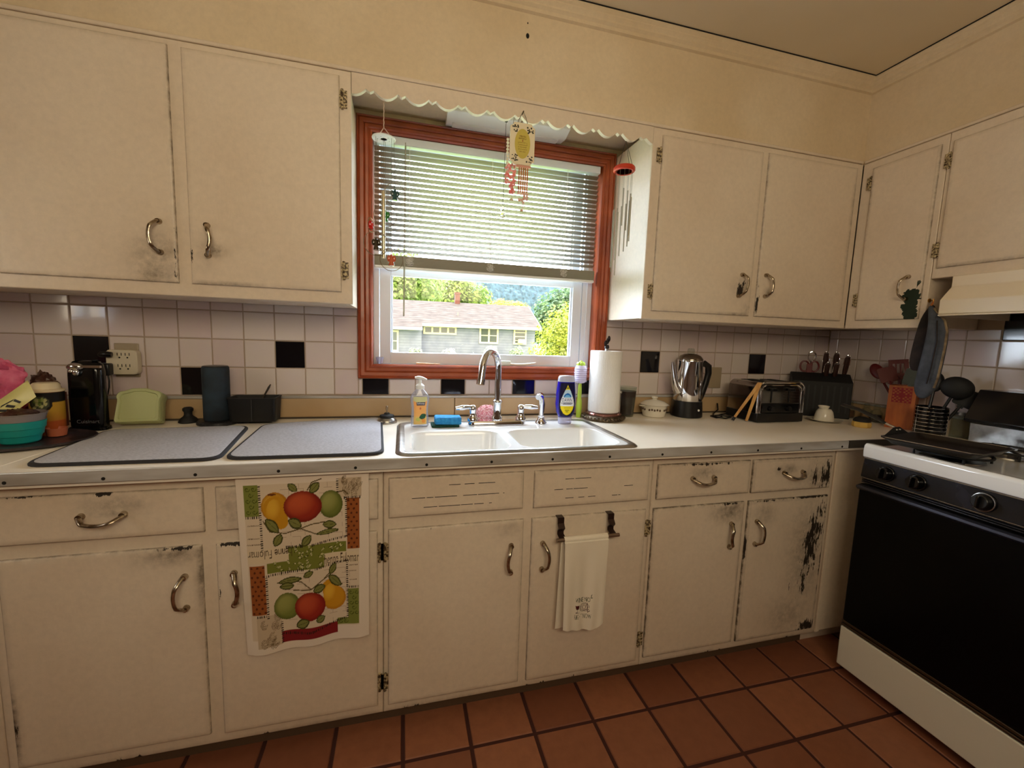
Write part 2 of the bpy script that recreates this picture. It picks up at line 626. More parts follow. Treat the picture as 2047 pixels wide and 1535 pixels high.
mb.box(XL - 0.1, XR + 0.12, YR - 0.1, 0.16, ZC, ZC + 0.12)
struct(mb.build('ceiling', CEILP, smooth=False))

# floor: individual bevelled terracotta tiles over grout
mb = MB()
P, g = 0.2075, 0.004
gx0 = 1.474 - 9 * P
gy0 = -0.705 + 4 * P
tint = []
for i in range(0, 20):
    for j in range(0, 22):
        x0, x1 = max(gx0 + i * P + g, XL), min(gx0 + (i + 1) * P - g, XR)
        y1, y0 = min(gy0 - j * P - g, 0.0), max(gy0 - (j + 1) * P + g, YR)
        if x1 - x0 < 0.01 or y1 - y0 < 0.01:
            continue
        t = rnd.random()
        b = 0.004
        vs = [(x0, y0, -0.006), (x1, y0, -0.006), (x1, y1, -0.006), (x0, y1, -0.006),
              (x0 + b, y0 + b, 0), (x1 - b, y0 + b, 0), (x1 - b, y1 - b, 0), (x0 + b, y1 - b, 0)]
        mb.add(vs, [(4, 5, 6, 7), (0, 1, 5, 4), (1, 2, 6, 5), (2, 3, 7, 6), (3, 0, 4, 7)], 0, tint=[t] * 8)
mb.box(XL - 0.1, XR + 0.12, YR - 0.1, 0.16, -0.06, -0.0035, mi=1)
struct(mb.build('floor', [TERRA, FGROUT], smooth=False))

# soffits above the cabinets
mb = MB()
mb.box(XL, XR, -0.312, 0.008, 2.15, ZC)
mb.box(XL, XR, -0.312, -0.300, UT, 2.15)
o = struct(mb.build('wall_soffit', PLASTER, smooth=False))
mb = MB()
mb.box(3.291, XR + 0.008, -2.4, -0.312, UT, ZC)
struct(mb.build('wall_soffit_right', PLASTER, smooth=False))
# crown moulding, a stepped profile (out from the face, down from the ceiling)
CP = [(0, 0), (0.034, 0), (0.034, -0.008), (0.026, -0.016), (0.026, -0.020), (0.018, -0.030), (0.018, -0.036), (0.010, -0.044), (0.010, -0.056), (0, -0.060)]
mb = MB()
mb.prism(CP, lambda a, b, t: (t + (-a if t > 2 else 0), -0.312 - a, ZC + b), XL, 3.291)
struct(mb.build('trim_1', PLASTER, angle=20))
mb = MB()
mb.prism(CP, lambda a, b, t: (3.291 - a, t + (-a if t > -1 else 0), ZC + b), -0.312, -2.4)
struct(mb.build('trim_2', PLASTER, angle=20))
# bead under the soffit
mb = MB()
mb.box(XL, 3.279, -0.322, -0.312, 2.106, 2.118)
mb.box(3.281, 3.291, -2.4, -0.322, 2.106, 2.118)
struct(mb.build('trim_3', CREAM, bevel=0.003))
mb = MB()      # dark strip painted in for the shadow in the crack between crown and ceiling
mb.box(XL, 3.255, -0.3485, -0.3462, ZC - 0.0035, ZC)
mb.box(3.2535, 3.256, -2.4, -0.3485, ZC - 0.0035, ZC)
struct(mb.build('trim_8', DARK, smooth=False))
mb = MB()
mb.ball((1.682, -0.3125, 2.331), 0.006, 0.002, 0.009)
mb.ball((1.681, -0.3125, 2.372), 0.002, 0.0012, 0.003)
struct(mb.build('trim_4', DARK))

# wall tiles, one mesh per wall: every tile a pillowed slab; black accent tiles have their own glaze
def tile_field(name, cells, place, mats):
    mb = MB()
    b, h = 0.0035, 0.008
    for (u0, u1, v0, v1, blk) in cells:
        g = 0.0012
        u0, u1, v0, v1 = u0 + g, u1 - g, v0 + g, v1 - g
        if u1 - u0 < 0.012 or v1 - v0 < 0.008:
            continue
        r = [(u0, v0), (u1, v0), (u1, v1), (u0, v1)]
        q = [(u0 + b, v0 + b), (u1 - b, v0 + b), (u1 - b, v1 - b), (u0 + b, v1 - b)]
        k = [(u0 + b * .3, v0 + b * .3), (u1 - b * .3, v0 + b * .3), (u1 - b * .3, v1 - b * .3), (u0 + b * .3, v1 - b * .3)]
        ti = rnd.uniform(-0.0006, 0.0006)
        vs = [place(a, c, h) for a, c in r] + [place(a, c, 0.0015) for a, c in k] + [place(a, c, 0.0 + (ti if n < 2 else -ti)) for n, (a, c) in enumerate(q)]
        fs = [(8, 9, 10, 11)]
        for n in range(4):
            l = (n + 1) % 4
            fs += [(n, l, 4 + l, 4 + n), (4 + n, 4 + l, 8 + l, 8 + n)]
        mb.add(vs, fs, 1 if blk else 0, tint=[rnd.random()] * 12)
    o = mb.build(name, mats, smooth=False)
    return struct(o)

ROWS = [(1.0085, 1.118), (1.118, 1.2275), (1.2275, 1.337), (1.337, 1.4465), (1.4465, 1.556)]
cells = []
BLK = {(7, 1), (22, 1), (28, 1), (1, 1), (4, 0), (10, 0), (13, 0), (16, 0), (19, 0)}
for k in range(-4, 33):
    for r in range(4):
        z0, z1 = ROWS[r]
        z1 = min(z1, 1.372 if not (1.08 < (k + .5) * T < 2.2) else 1.45)
        u0, u1 = max(k * T, XL), min((k + 1) * T, XR)
        z1 = min(z1, 1.368) if 1.08 < (k + .5) * T < 2.2 else z1
        if u1 > 1.0795 and u0 < 2.205:          # cut round the window casing
            blk = (k, r) in BLK
            if r == 0:
                cells.append((max(u0, 1.0795), min(u1, 2.205), z0, 1.079, blk))
            if u0 < 1.0795:
                u1 = 1.0795
            elif u1 > 2.205:
                u0 = 2.205
            else:
                continue
        cells.append((u0, u1, z0, z1, (k, r) in BLK))
tile_field('wall_tile_back', cells, lambda u, v, h: (u, h, v), [TILEW, BLACKT])
cells = []
for k in range(0, 16):
    for r in range(5):
        z0, z1 = ROWS[r]
        z0, z1 = z0 - 0.012, z1 - 0.012
        y1 = 0.058 - k * T
        y0 = y1 - T
        if y1 > 0: y1 = 0.0
        if y1 > -0.63:
            if z0 > 1.36: continue
            z1 = min(z1, 1.372)
        cells.append((-y1, -y0, z0, z1, (k, r) == (7, 3) or (k, r) == (11, 1)))
tile_field('wall_tile_right', cells, lambda u, v, h: (XR + h, -u, v), [TILEW, BLACKT])
mb = MB()
mb.box(XL, 1.09, 0.003, 0.0078, 0.99, 1.375)
mb.box(2.195, XR, 0.003, 0.0078, 0.99, 1.375)
mb.box(1.09, 2.195, 0.003, 0.0078, 0.99, 1.085)
mb.box(XR + 0.003, XR + 0.0078, -1.7, 0.0, 0.99, 1.56)
struct(mb.build('wall_grout', GROUT, smooth=False))

# ------------------------------------------------------------------ painted fronts with wear
def panel(o, u, n, w, h, t, wear=(), edge=0.45, nx=None, nz=None, mb=None):
    """a door or drawer front: back lower-left corner o, along u and +z, thickness t along n"""
    o, u, n = Vector(o), Vector(u), Vector(n)
    z = Vector((0, 0, 1))
    r = 0.004
    nx = nx or max(8, int(w / 0.011))
    nz = nz or max(6, int(h / 0.011))
    us = [0.0, r * .35, r] + [r + (w - 2 * r) * k / nx for k in range(1, nx)] + [w - r, w - r * .35, w]
    vs_ = [0.0, r * .35, r] + [r + (h - 2 * r) * k / nz for k in range(1, nz)] + [h - r, h - r * .35, h]
    V, G, Cc = [], [], []
    for v in vs_:
        for a in us:
            d = min(a, w - a, v, h - v)
            dep = t if d >= r - 1e-9 else (t - r * .3 if d > 0 else t - r)
            V.append(o + u * a + z * v + n * dep)
            gr = edge * 1.2 if d <= 0 else (edge * 0.75 if d < r * 0.9 else (edge * 0.28 if d < r * 2.5 else 0.0))
            ch = 0.0
            for s in wear:
                if s[0] == 'f':
                    q = s[1](a, v)
                    ch = max(ch, q)
                    continue
                k = math.exp(-((a - s[1]) / s[3]) ** 2 - ((v - s[2]) / s[4]) ** 2) * s[5]
                if s[0] == 'g':
                    gr = max(gr, k)
                else:
                    ch = max(ch, k)
            G.append(gr)
            Cc.append(ch)
    W = len(us)
    H = len(vs_)
    F = [(j * W + i, j * W + i + 1, (j + 1) * W + i + 1, (j + 1) * W + i) for j in range(H - 1) for i in range(W - 1)]
    ring = [i for i in range(W)] + [j * W + W - 1 for j in range(1, H)] + [(H - 1) * W + i for i in range(W - 2, -1, -1)] + [j * W for j in range(H - 2, 0, -1)]
    b = len(V)
    for k in ring:
        p = V[k]
        V.append(p - n * ((p - o).dot(n)))
        G.append(edge * 1.5)
        Cc.append(0.0)
    L = len(ring)
    for k in range(L):
        l = (k + 1) % L
        F.append((ring[k], ring[l], b + l, b + k))
    F.append(tuple(b + k for k in range(L)))
    mb = mb or MB()
    mb.add(V, F, 0, grime=G, chip=Cc)
    return mb

def pull(parent, c, axis, n, bow, ln=0.098, mat_=BRONZE, out=0.026):
    """bow handle: two feet and an arched grip that sweeps sideways (bow)"""
    c, a, n, bow = Vector(c), Vector(axis), Vector(n), Vector(bow)
    mb = MB()
    pts, rs = [], []
    for i in range(15):
        t = i / 14 * 2 - 1
        k = 1 - t * t
        pts.append(c + a * (t * ln / 2) + n * (0.004 + out * min(1, k * 1.5)) + bow * (0.016 * k - 0.006))
        rs.append(0.0056 + 0.0020 * abs(t) ** 3)
    mb.tube(pts, rs, 10, flat=0.7)
    for s in (-1, 1):
        q = c + a * (s * (ln / 2 - 0.004)) - bow * 0.006
        mb.cyl(q, q + n * 0.012, 0.0090, 0.0070, 12)
    return mb.build('handle', mat_, parent)

def hinge(parent, c, u, n, h=0.062):
    c, u, n = Vector(c), Vector(u), Vector(n)
    z = Vector((0, 0, 1))
    mb = MB()
    for k in range(5):
        a = c + n * 0.002 + z * (-h / 2 + h * k / 5)
        mb.cyl(a, a + z * (h / 5 - 0.0015), 0.0042, seg=8)
    for s in (-1, 1):
        p = c + u * (s * 0.009)
        cs = [p + u * (a * 0.006) + z * (b * h * 0.42) + n * d for d in (-0.001, 0.002) for a in (-1, 1) for b in (-1, 1)]
        mb.add(cs, [(0, 1, 3, 2), (4, 6, 7, 5), (0, 4, 5, 1), (2, 3, 7, 6), (0, 2, 6, 4), (1, 5, 7, 3)])
    return mb.build('hinge', RUST, parent)

XP, YN = (1, 0, 0), (0, -1, 0)

def upper_unit(name, label, x0, x1, open_left=False, open_right=False):
    t = thing(name, label, 'cabinet', ((x0 + x1) / 2, -0.16, UB))
    mb = MB()
    # carcass: two sides, floor, back, then the face frame
    mb.box(x0 + (0 if not open_left else 0.0), x0 + 0.016, UF + 0.018, -0.002, UB, UT)
    mb.box(x1 - 0.016, x1, UF + 0.018, -0.002, UB, UT)
    mb.box(x0 + 0.016, x1 - 0.016, UF + 0.018, -0.002, UB, UB + 0.014)
    mb.box(x0 + 0.016, x1 - 0.016, UF + 0.018, -0.002, UT - 0.014, UT)
    mb.build('carcass', CREAM, t, bevel=0.0015)
    return t

# left upper cabinet
t = upper_unit('wall_cabinet', 'cream painted two door wall cabinet left of the window', -0.355, 1.080)
mb = MB()
mb.box(-0.355, 1.095, UF, UF + 0.018, UB - 0.002, UT)
mb.build('face_frame', CREAM, t, bevel=0.003)
w = 0.591 - 0.158
d = panel((0.158, UF - 0.0002, 1.405), XP, YN, w, 0.682, 0.009, [
    ('c', w - 0.004, 0.09, 0.007, 0.075, 0.72), ('g', w - 0.05, 0.07, 0.07, 0.07, 0.42), ('g', w - 0.06, 0.02, 0.05, 0.03, 0.55), ('g', w - 0.045, 0.115, 0.03, 0.03, 0.4)]).build('door', CREAM, t, smooth=True, angle=70)
pull(d, (0.543, UD, 1.538), (0, 0, 1), YN, (-1, 0, 0))
w = 1.060 - 0.626
d = panel((0.626, UF - 0.0002, 1.405), XP, YN, w, 0.680, 0.009, [
    ('g', 0.07, 0.105, 0.022, 0.018, 0.7), ('g', 0.04, 0.10, 0.03, 0.05, 0.2), ('c', 0.003, 0.08, 0.003, 0.04, 0.55), ('g', 0.1, 0.003, 0.09, 0.006, 0.5)], edge=0.3).build('door', CREAM, t, angle=70)
pull(d, (0.681, UD, 1.538), (0, 0, 1), YN, (1, 0, 0))
for z in (2.016, 1.477):
    hinge(t, (1.068, UF - 0.004, z), XP, YN)
d = panel((-0.33, UF - 0.0002, 1.405), XP, YN, 0.45, 0.682, 0.009).build('door', CREAM, t, angle=70)
pull(d, (0.08, UD, 1.538), (0, 0, 1), YN, (1, 0, 0))

# right upper cabinet on the window wall
t = upper_unit('wall_cabinet', 'cream painted two door wall cabinet right of the window', 2.2055, 3.40)
mb = MB()
mb.box(2.203, 3.284, UF, UF + 0.018, UB - 0.002, UT)
mb.build('face_frame', CREAM, t, bevel=0.003)
w = 2.724 - 2.243
d = panel((2.243, UF - 0.0002, 1.400), XP, YN, w, 0.679, 0.009, [
    ('c', 0.424, 0.105, 0.016, 0.032, 1.05), ('c', 0.44, 0.135, 0.012, 0.012, 0.8), ('c', w, 0.04, 0.004, 0.04, 0.6), ('g', 0.42, 0.12, 0.04, 0.04, 0.3), ('g', 0.4, 0.003, 0.1, 0.006, 0.55), ('g', w - 0.01, 0.02, 0.03, 0.03, 0.3)], edge=0.35).build('door', CREAM, t, angle=70)
pull(d, (2.668, UD, 1.527), (0.12, 0, 1), YN, (1, 0, 0))
for z in (2.003, 1.478):
    hinge(t, (2.236, UF - 0.004, z), XP, YN)
w = 3.245 - 2.755
d = panel((2.755, UF - 0.0002, 1.400), XP, YN, w, 0.682, 0.009, [
    ('c', 0.006, 0.055, 0.007, 0.05, 0.95), ('c', 0.004, 0.12, 0.004, 0.02, 0.7), ('g', 0.06, 0.105, 0.02, 0.015, 0.6), ('c', w - 0.002, 0.06, 0.005, 0.05, 0.6), ('g', w - 0.002, 0.4, 0.012, 0.25, 0.55)], edge=0.4).build('door', CREAM, t, angle=70)
pull(d, (2.80, UD, 1.533), (-0.05, 0, 1), YN, (1, 0, 0))

# cabinets on the right-hand wall
XN, YM = (-1, 0, 0), (0, -1, 0)
t = thing('wall_cabinet', 'cream painted single door corner wall cabinet with a dark green paint chip', 'cabinet', (3.45, -0.48, UB))
mb = MB()
mb.box(RX + 0.018, XR - 0.002, -0.63, -0.614, UB, UT)
mb.box(RX + 0.018, XR - 0.002, -0.614, -0.322, UB, UB + 0.014)
mb.box(RX + 0.018, XR - 0.002, -0.614, -0.322, UT - 0.014, UT)
mb.build('carcass', CREAM, t, bevel=0.0015)
mb = MB()
mb.box(RX, RX + 0.018, -0.632, -0.3185, UB - 0.002, UT)
mb.build('face_frame', CREAM, t, bevel=0.003)
w = 0.612 - 0.366
def greenchip(a, v):
    # ragged bare patch: a neck by the handle and a tongue down the latch edge
    n = 0.010 * fbm(a * 40, v * 40)
    x = a + n
    y = v + 0.012 * fbm(a * 30 + 5, v * 30)
    if 0.185 < x < 0.248 and 0.085 < y < 0.105: return 1.2
    if 0.192 < x < 0.240 and 0.055 < y < 0.122: return 1.2
    if (0.182 + 0.012 * (1 - y / 0.06)) < x < 0.238 and y < 0.06: return 1.2
    if x > 0.226 and 0.09 < y < 0.15 and x < 0.24: return 0.75
    return 0.0
d = panel((RX + 0.0002, -0.366, 1.402), YM, XN, w, 0.670, 0.009, [('f', greenchip), ('g', 0.004, 0.55, 0.006, 0.2, 0.5)], edge=0.4, nx=60, nz=120).build('door', CREAM_GREEN, t, angle=70)
pull(d, (RDX, -0.556, 1.530), (0, 0, 1), XN, (0, 1, 0))
for z in (2.01, 1.495):
    hinge(t, (RX - 0.004, -0.360, z), YM, XN)
t = thing('wall_cabinet', 'cream painted short wall cabinet above the range hood', 'cabinet', (3.45, -1.05, 1.563))
mb = MB()
mb.box(RX + 0.018, XR - 0.002, -1.47, -1.454, 1.563, UT)
mb.box(RX + 0.018, XR - 0.002, -1.454, -0.634, 1.563, 1.577)
mb.box(RX + 0.018, XR - 0.002, -1.454, -0.634, UT - 0.014, UT)
mb.build('carcass', CREAM, t, bevel=0.0015)
mb = MB()
mb.box(RX, RX + 0.018, -1.47, -0.634, 1.558, UT)
mb.build('face_frame', CREAM, t, bevel=0.003)
for y0, hy in ((0.650, 1.03), (1.07, 1.11)):
    w = 0.40
    d = panel((RX + 0.0002, -y0, 1.596), YM, XN, w, 0.474, 0.009, [('g', 0.1, 0.002, 0.3, 0.006, 0.4)]).build('door', CREAM, t, angle=70)
    pull(d, (RDX, -hy, 1.66), (0, 0, 1), XN, (0, 1 if hy < 1.05 else -1, 0))
for z in (2.002, 1.667):
    hinge(t, (RX - 0.004, -0.642, z), YM, XN)

# scalloped valance between the cabinets
pts = [(1.0962, 2.105)]
def scal(x):
    k = (x - 1.1525 + 0.05035) / 0.1007
    a = (k - math.floor(k) - 0.5) * 0.1007     # distance from the centre of the double peak
    a = abs(a)
    if a < 0.0125:
        return 2.053 + 0.0085 * (a / 0.0125)
    q = (a - 0.0125) / (0.05035 - 0.0125)
    return 2.0405 + 0.021 * (1 - q) ** 2.0
n = 330
for i in range(n + 1):
    x = 1.0962 + (2.2018 - 1.0962) * i / n
    pts.append((x, scal(x)))
pts.append((2.2018, 2.105))
mb = MB()
for i in range(1, n + 1):
    a, b = pts[i], pts[i + 1]
    q = [(a[0], a[1]), (b[0], b[1]), (b[0], 2.105), (a[0], 2.105)]
    mb.add([(x, y, z) for y in (UF, UF + 0.016) for x, z in q], [(0, 1, 2, 3), (7, 6, 5, 4), (0, 4, 5, 1), (3, 2, 6, 7)])
o = mb.build('valance', CREAM, None, origin=(1.65, UF, 2.05), angle=25)
tag(o, 'scalloped cream painted wooden valance board across the top of the sink window', 'valance')

# fluorescent fixture inside the niche
t = thing('light_fixture', 'white metal strip light fixed behind the scalloped valance', 'light', (1.68, -0.08, 2.15))
mb = MB()
mb.prism([(-0.012, 2.1495), (-0.012, 2.128), (-0.075, 2.121), (-0.125, 2.138), (-0.130, 2.1495)], lambda a, b, q: (q, a, b), 1.425, 1.932)
mb.build('housing', WHITEE, t, bevel=0.002)
mb = MB()
mb.box(1.45, 1.905, -0.066, -0.022, 2.1195, 2.1268)
mb.build('diffuser', WHITEP, t, bevel=0.004)

# ------------------------------------------------------------------ base cabinets
def base_unit(label, x0, x1, group=None, closed=True):
    t = thing('base_cabinet', label, 'cabinet', ((x0 + x1) / 2, -0.3, 0.0))
    mb = MB()
    mb.box(x0, x0 + 0.016, BF + 0.018, -0.012, 0.0805, 0.873)
    mb.box(x1 - 0.016, x1, BF + 0.018, -0.012, 0.0805, 0.873)
    mb.box(x0 + 0.016, x1 - 0.016, BF + 0.018, -0.012, 0.0805, 0.098)
    mb.box(x0 + 0.016, x1 - 0.016, -0.02, -0.012, 0.098, 0.873)
    mb.build('carcass', CREAM, t)
    mb = panel((x0 + 0.0003, BF + 0.018, 0.078), XP, YN, x1 - x0 - 0.0006, 0.795, 0.018, [('g', (x1 - x0) * k, 0.0, 0.2, 0.012, 0.35) for k in (0.2, 0.8)] + [('c', (x1 - x0) * rnd.random(), 0.0, 0.01, 0.008, 0.9) for _ in range(5)], edge=0.2, nz=70)
    mb.build('face_frame', CREAM, t, angle=70)
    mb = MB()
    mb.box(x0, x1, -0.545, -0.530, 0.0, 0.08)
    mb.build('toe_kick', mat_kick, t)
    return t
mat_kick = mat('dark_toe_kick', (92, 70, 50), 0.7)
DZ0, DZ1 = 0.722, 0.845     # drawer fronts
OZ0, OZ1 = 0.111, 0.685     # doors

def front(t, nm, x0, x1, z0, z1, wear=(), edge=0.45, **k):
    return panel((x0, BF - 0.0002, z0), XP, YN, x1 - x0, z1 - z0, 0.009, wear, edge, **k).build(nm, CREAM, t, angle=70)

t = base_unit('cream base cabinet left of the sink, one drawer hung with a fruit towel', 0.275, 1.206)
d = front(t, 'drawer', 0.300, 0.744, DZ0, DZ1, [('c', 0.225, 0.121, 0.022, 0.005, 1.1), ('g', 0.25, 0.09, 0.07, 0.03, 0.4), ('g', 0.24, 0.07, 0.04, 0.01, 0.5), ('c', 0.215, 0.022, 0.006, 0.003, 0.75), ('c', 0.05, 0.122, 0.05, 0.003, 0.6)])
pull(d, (0.523, BD, 0.781), XP, YN, (0, 0, -1))
d = front(t, 'door', 0.300, 0.735, OZ0 + 0.005, OZ1, [('c', 0.38, 0.566, 0.05, 0.005, 0.75), ('g', 0.37, 0.55, 0.08, 0.03, 0.5), ('g', 0.433, 0.5, 0.012, 0.15, 0.6), ('g', 0.002, 0.1, 0.01, 0.12, 0.8), ('c', 0.0, 0.1, 0.006, 0.06, 0.6)])
pull(d, (0.688, BD, 0.556), (0, 0, 1), YN, (-1, 0, 0), out=0.028)
d = front(t, 'drawer', 0.773, 1.192, DZ0, DZ1, [('g', 0.04, 0.06, 0.05, 0.06, 0.35)])
d = front(t, 'door', 0.769, 1.190, OZ0, OZ1, [('c', 0.04, 0.572, 0.05, 0.005, 0.9), ('c', 0.003, 0.43, 0.004, 0.03, 0.6)], edge=0.3)
pull(d, (0.817, BD, 0.553), (0, 0, 1), YN, (1, 0, 0))
for z in (0.616, 0.190):
    hinge(t, (1.1955, BF - 0.004, z), XP, YN)
hinge(t, (0.296, BF - 0.004, 0.616), XP, YN)

t = base_unit('cream sink base cabinet with two slotted false drawer fronts', 1.206, 2.115)
def slots(parent, L):
    for x0, x1, z in L:
        mb = MB()
        x = x0
        while x < x1:
            e = min(x1, x + rnd.uniform(0.02, 0.07))
            mb.box(x, e, BD - 0.0005, BD + 0.001, z + (e - x0) * 0.0 - 0.001, z + 0.0009)
            x = e + (rnd.uniform(0.002, 0.006) if rnd.random() < 0.6 else rnd.uniform(0.01, 0.02))
        mb.build('vent_slot', DARK, parent, smooth=False)
d = front(t, 'false_drawer_front', 1.222, 1.640, DZ0, DZ1)
slots(d, [(1.289, 1.576, 0.7795), (1.324, 1.536, 0.7495), (1.40, 1.545, 0.816)])
d = front(t, 'false_drawer_front', 1.676, 2.098, DZ0 - 0.002, DZ1)
slots(d, [(1.782, 1.875, 0.8135), (1.745, 1.864, 0.779), (2.0, 2.034, 0.778), (1.785, 1.894, 0.748), (1.956, 1.988, 0.747)])
d = front(t, 'door', 1.221, 1.645, OZ0 - 0.004, OZ1, [('c', 0.12, 0.571, 0.01, 0.004, 0.8), ('g', 0.38, 0.55, 0.05, 0.03, 0.25)], edge=0.4)
pull(d, (1.598, BD, 0.555), (0, 0, 1), YN, (-1, 0, 0))
d = front(t, 'door', 1.673, 2.095, OZ0 - 0.006, OZ1, [('c', 0.1, 0.572, 0.1, 0.003, 0.6)], edge=0.4)
pull(d, (1.718, BD, 0.553), (0, 0, 1), YN, (1, 0, 0))
for z in (0.616, 0.188):
    hinge(t, (1.2115, BF - 0.004, z), XP, YN)
    hinge(t, (2.103, BF - 0.004, z), XP, YN)

t = base_unit('cream base cabinet beside the range with badly chipped right door', 2.115, 2.946)
d = front(t, 'drawer', 2.132, 2.528, DZ0 - 0.004, DZ1, [('c', 0.2, 0.123, 0.13, 0.003, 0.8), ('c', 0.2, 0.117, 0.016, 0.005, 1.0), ('g', 0.19, 0.09, 0.05, 0.025, 0.55), ('c', 0.155, 0.055, 0.008, 0.012, 0.9)], edge=0.7)
pull(d, (2.318, BD, 0.783), XP, YN, (0, 0, -1))
wd = 2.922 - 2.540
d = front(t, 'drawer', 2.540, 2.922, DZ0 - 0.006, DZ1, [('c', 0.30, 0.05, 0.018, 0.06, 0.68), ('c', 0.355, 0.06, 0.03, 0.07, 0.72), ('c', wd, 0.08, 0.006, 0.05, 0.9), ('g', 0.32, 0.05, 0.07, 0.06, 0.5), ('g', 0.16, 0.085, 0.05, 0.02, 0.55), ('c', 0.12, 0.09, 0.012, 0.008, 0.7)], edge=0.7, nx=70, nz=30)
pull(d, (2.728, BD, 0.783), XP, YN, (0, 0, -1))
d = front(t, 'door', 2.125, 2.515, OZ0, OZ1, [('g', 0.33, 0.54, 0.07, 0.04, 0.6), ('c', 0.32, 0.571, 0.05, 0.004, 0.8)], edge=0.7)
pull(d, (2.454, BD, 0.558), (0, 0, 1), YN, (-1, 0, 0))
wd = 2.922 - 2.535
d = front(t, 'door', 2.535, 2.922, OZ0 - 0.003, OZ1, [
    ('c', 0.325, 0.36, 0.05, 0.12, 0.78), ('c', 0.34, 0.44, 0.045, 0.10, 0.74), ('c', 0.30, 0.22, 0.025, 0.09, 0.62), ('c', 0.35, 0.02, 0.05, 0.035, 0.85), ('c', 0.36, 0.52, 0.025, 0.06, 0.62),
    ('c', wd - 0.002, 0.3, 0.006, 0.28, 0.75), ('c', 0.24, 0.20, 0.012, 0.05, 0.42), ('c', 0.3, 0.575, 0.1, 0.005, 0.95), ('c', 0.08, 0.572, 0.08, 0.004, 0.7), ('c', 0.0, 0.40, 0.006, 0.06, 0.9),
    ('g', 0.31, 0.34, 0.09, 0.22, 0.42), ('g', 0.25, 0.08, 0.1, 0.08, 0.35), ('g', 0.08, 0.52, 0.05, 0.04, 0.35)], edge=0.75, nx=70, nz=100)
pull(d, (2.583, BD, 0.558), (0, 0, 1), YN, (1, 0, 0))
# plain filler running into the corner
mb = MB()
mb.box(2.947, 3.59, BF + 0.004, BF + 0.016, 0.08, 0.873)
mb.box(2.947, 2.966, BF - 0.004, BF + 0.004, 0.08, 0.873)
mb.box(2.947, 3.59, -0.545, -0.53, 0, 0.08)
tag(mb.build('filler_panel', CREAM, None, bevel=0.002, origin=(3.2, BF, 0)), 'cream plain filler panel closing the corner beside the range', 'panel')
# left stub of the run
t = thing('base_cabinet', 'cream base cabinet at the far left edge, mostly out of view', 'cabinet', (-0.05, -0.3, 0))
mb = MB()
mb.box(-0.355, 0.2745, BF, BF + 0.018, 0.078, 0.873)
mb.box(-0.355, 0.2745, -0.545, -0.53, 0, 0.08)
mb.build('face_frame', CREAM, t, bevel=0.003)
front(t, 'door', -0.33, 0.25, OZ0, OZ1)

# ------------------------------------------------------------------ worktop, sink, backsplash
SX0, SX1, SY0, SY1 = 1.262, 2.030, -0.600, -0.180      # cut-out
t = thing('countertop', 'beige laminate worktop running under the window with a metal front edge', 'worktop', (1.6, -0.3, 0.874))
mb = MB()
for a in ((0.303, SX0, -0.636, 0.0), (SX1, XR, -0.636, 0.0), (SX0, SX1, -0.636, SY0), (SX0, SX1, SY1, 0.0), (3.36, XR, -0.702, -0.6361)):
    mb.box(a[0], a[1], a[2], a[3], 0.8745, CT)
mb.build('slab', LAMINATE, t, smooth=False)
mb = MB()
mb.box(0.303, 2.955, -0.642, -0.636, 0.882, CT + 0.001)
mb.build('metal_edging', ALU, t, bevel=0.0025)
mb = MB()
mb.box(2.956, 3.359, -0.642, -0.6362, 0.884, CT + 0.0005)
mb.build('edging', mat('dark_edging', (84, 76, 66), 0.4, 0.6), t)  # darker stretch of the same front edge
for x in (0.355, 0.547, 0.743, 0.937, 1.133, 1.33, 1.525, 1.723, 1.923, 2.121, 2.318, 2.52, 2.72, 2.921):
    mb = MB()
    mb.cyl((x, -0.6428, 0.892), (x, -0.6405, 0.892), 0.0042, seg=10)
    mb.build('screw', DARK, t)
o = MB().box(XL, 0.301, -0.642, 0.0, 0.8745, CT).build('countertop', LAMINATE, None, bevel=0.002, origin=(0, -0.3, 0.874))
tag(o, 'beige laminate worktop end piece under the sweets tray, left of the seam', 'worktop')
# laminate upstand and its metal strip
mb = MB()
mb.box(XL, 1.484, -0.018, 0.0, CT + 0.0003, 0.997)
mb.box(1.4865, XR, -0.018, 0.0, CT + 0.0003, 0.997)
mb.box(XR - 0.018, XR, -0.702, -0.018, CT + 0.0003, 0.985)
struct(mb.build('trim_5', mat('tan_laminate_upstand', (200, 172, 132), 0.4, c2=(184, 154, 114), scale=3), bevel=0.0015))
mb = MB()
mb.box(XL, XR - 0.02, -0.022, 0.0, 0.9972, 1.0075)
mb.box(XR - 0.022, XR, -0.702, -0.02, 0.986, 0.9955)
struct(mb.build('trim_6', ALU, bevel=0.002))
mb = MB()
mb.tube([(XL, -0.021, CT + 0.004), (XR - 0.02, -0.021, CT + 0.004)], 0.0038, 6)
struct(mb.build('trim_7', mat('dirty_caulk', (70, 58, 44), 0.7), None))

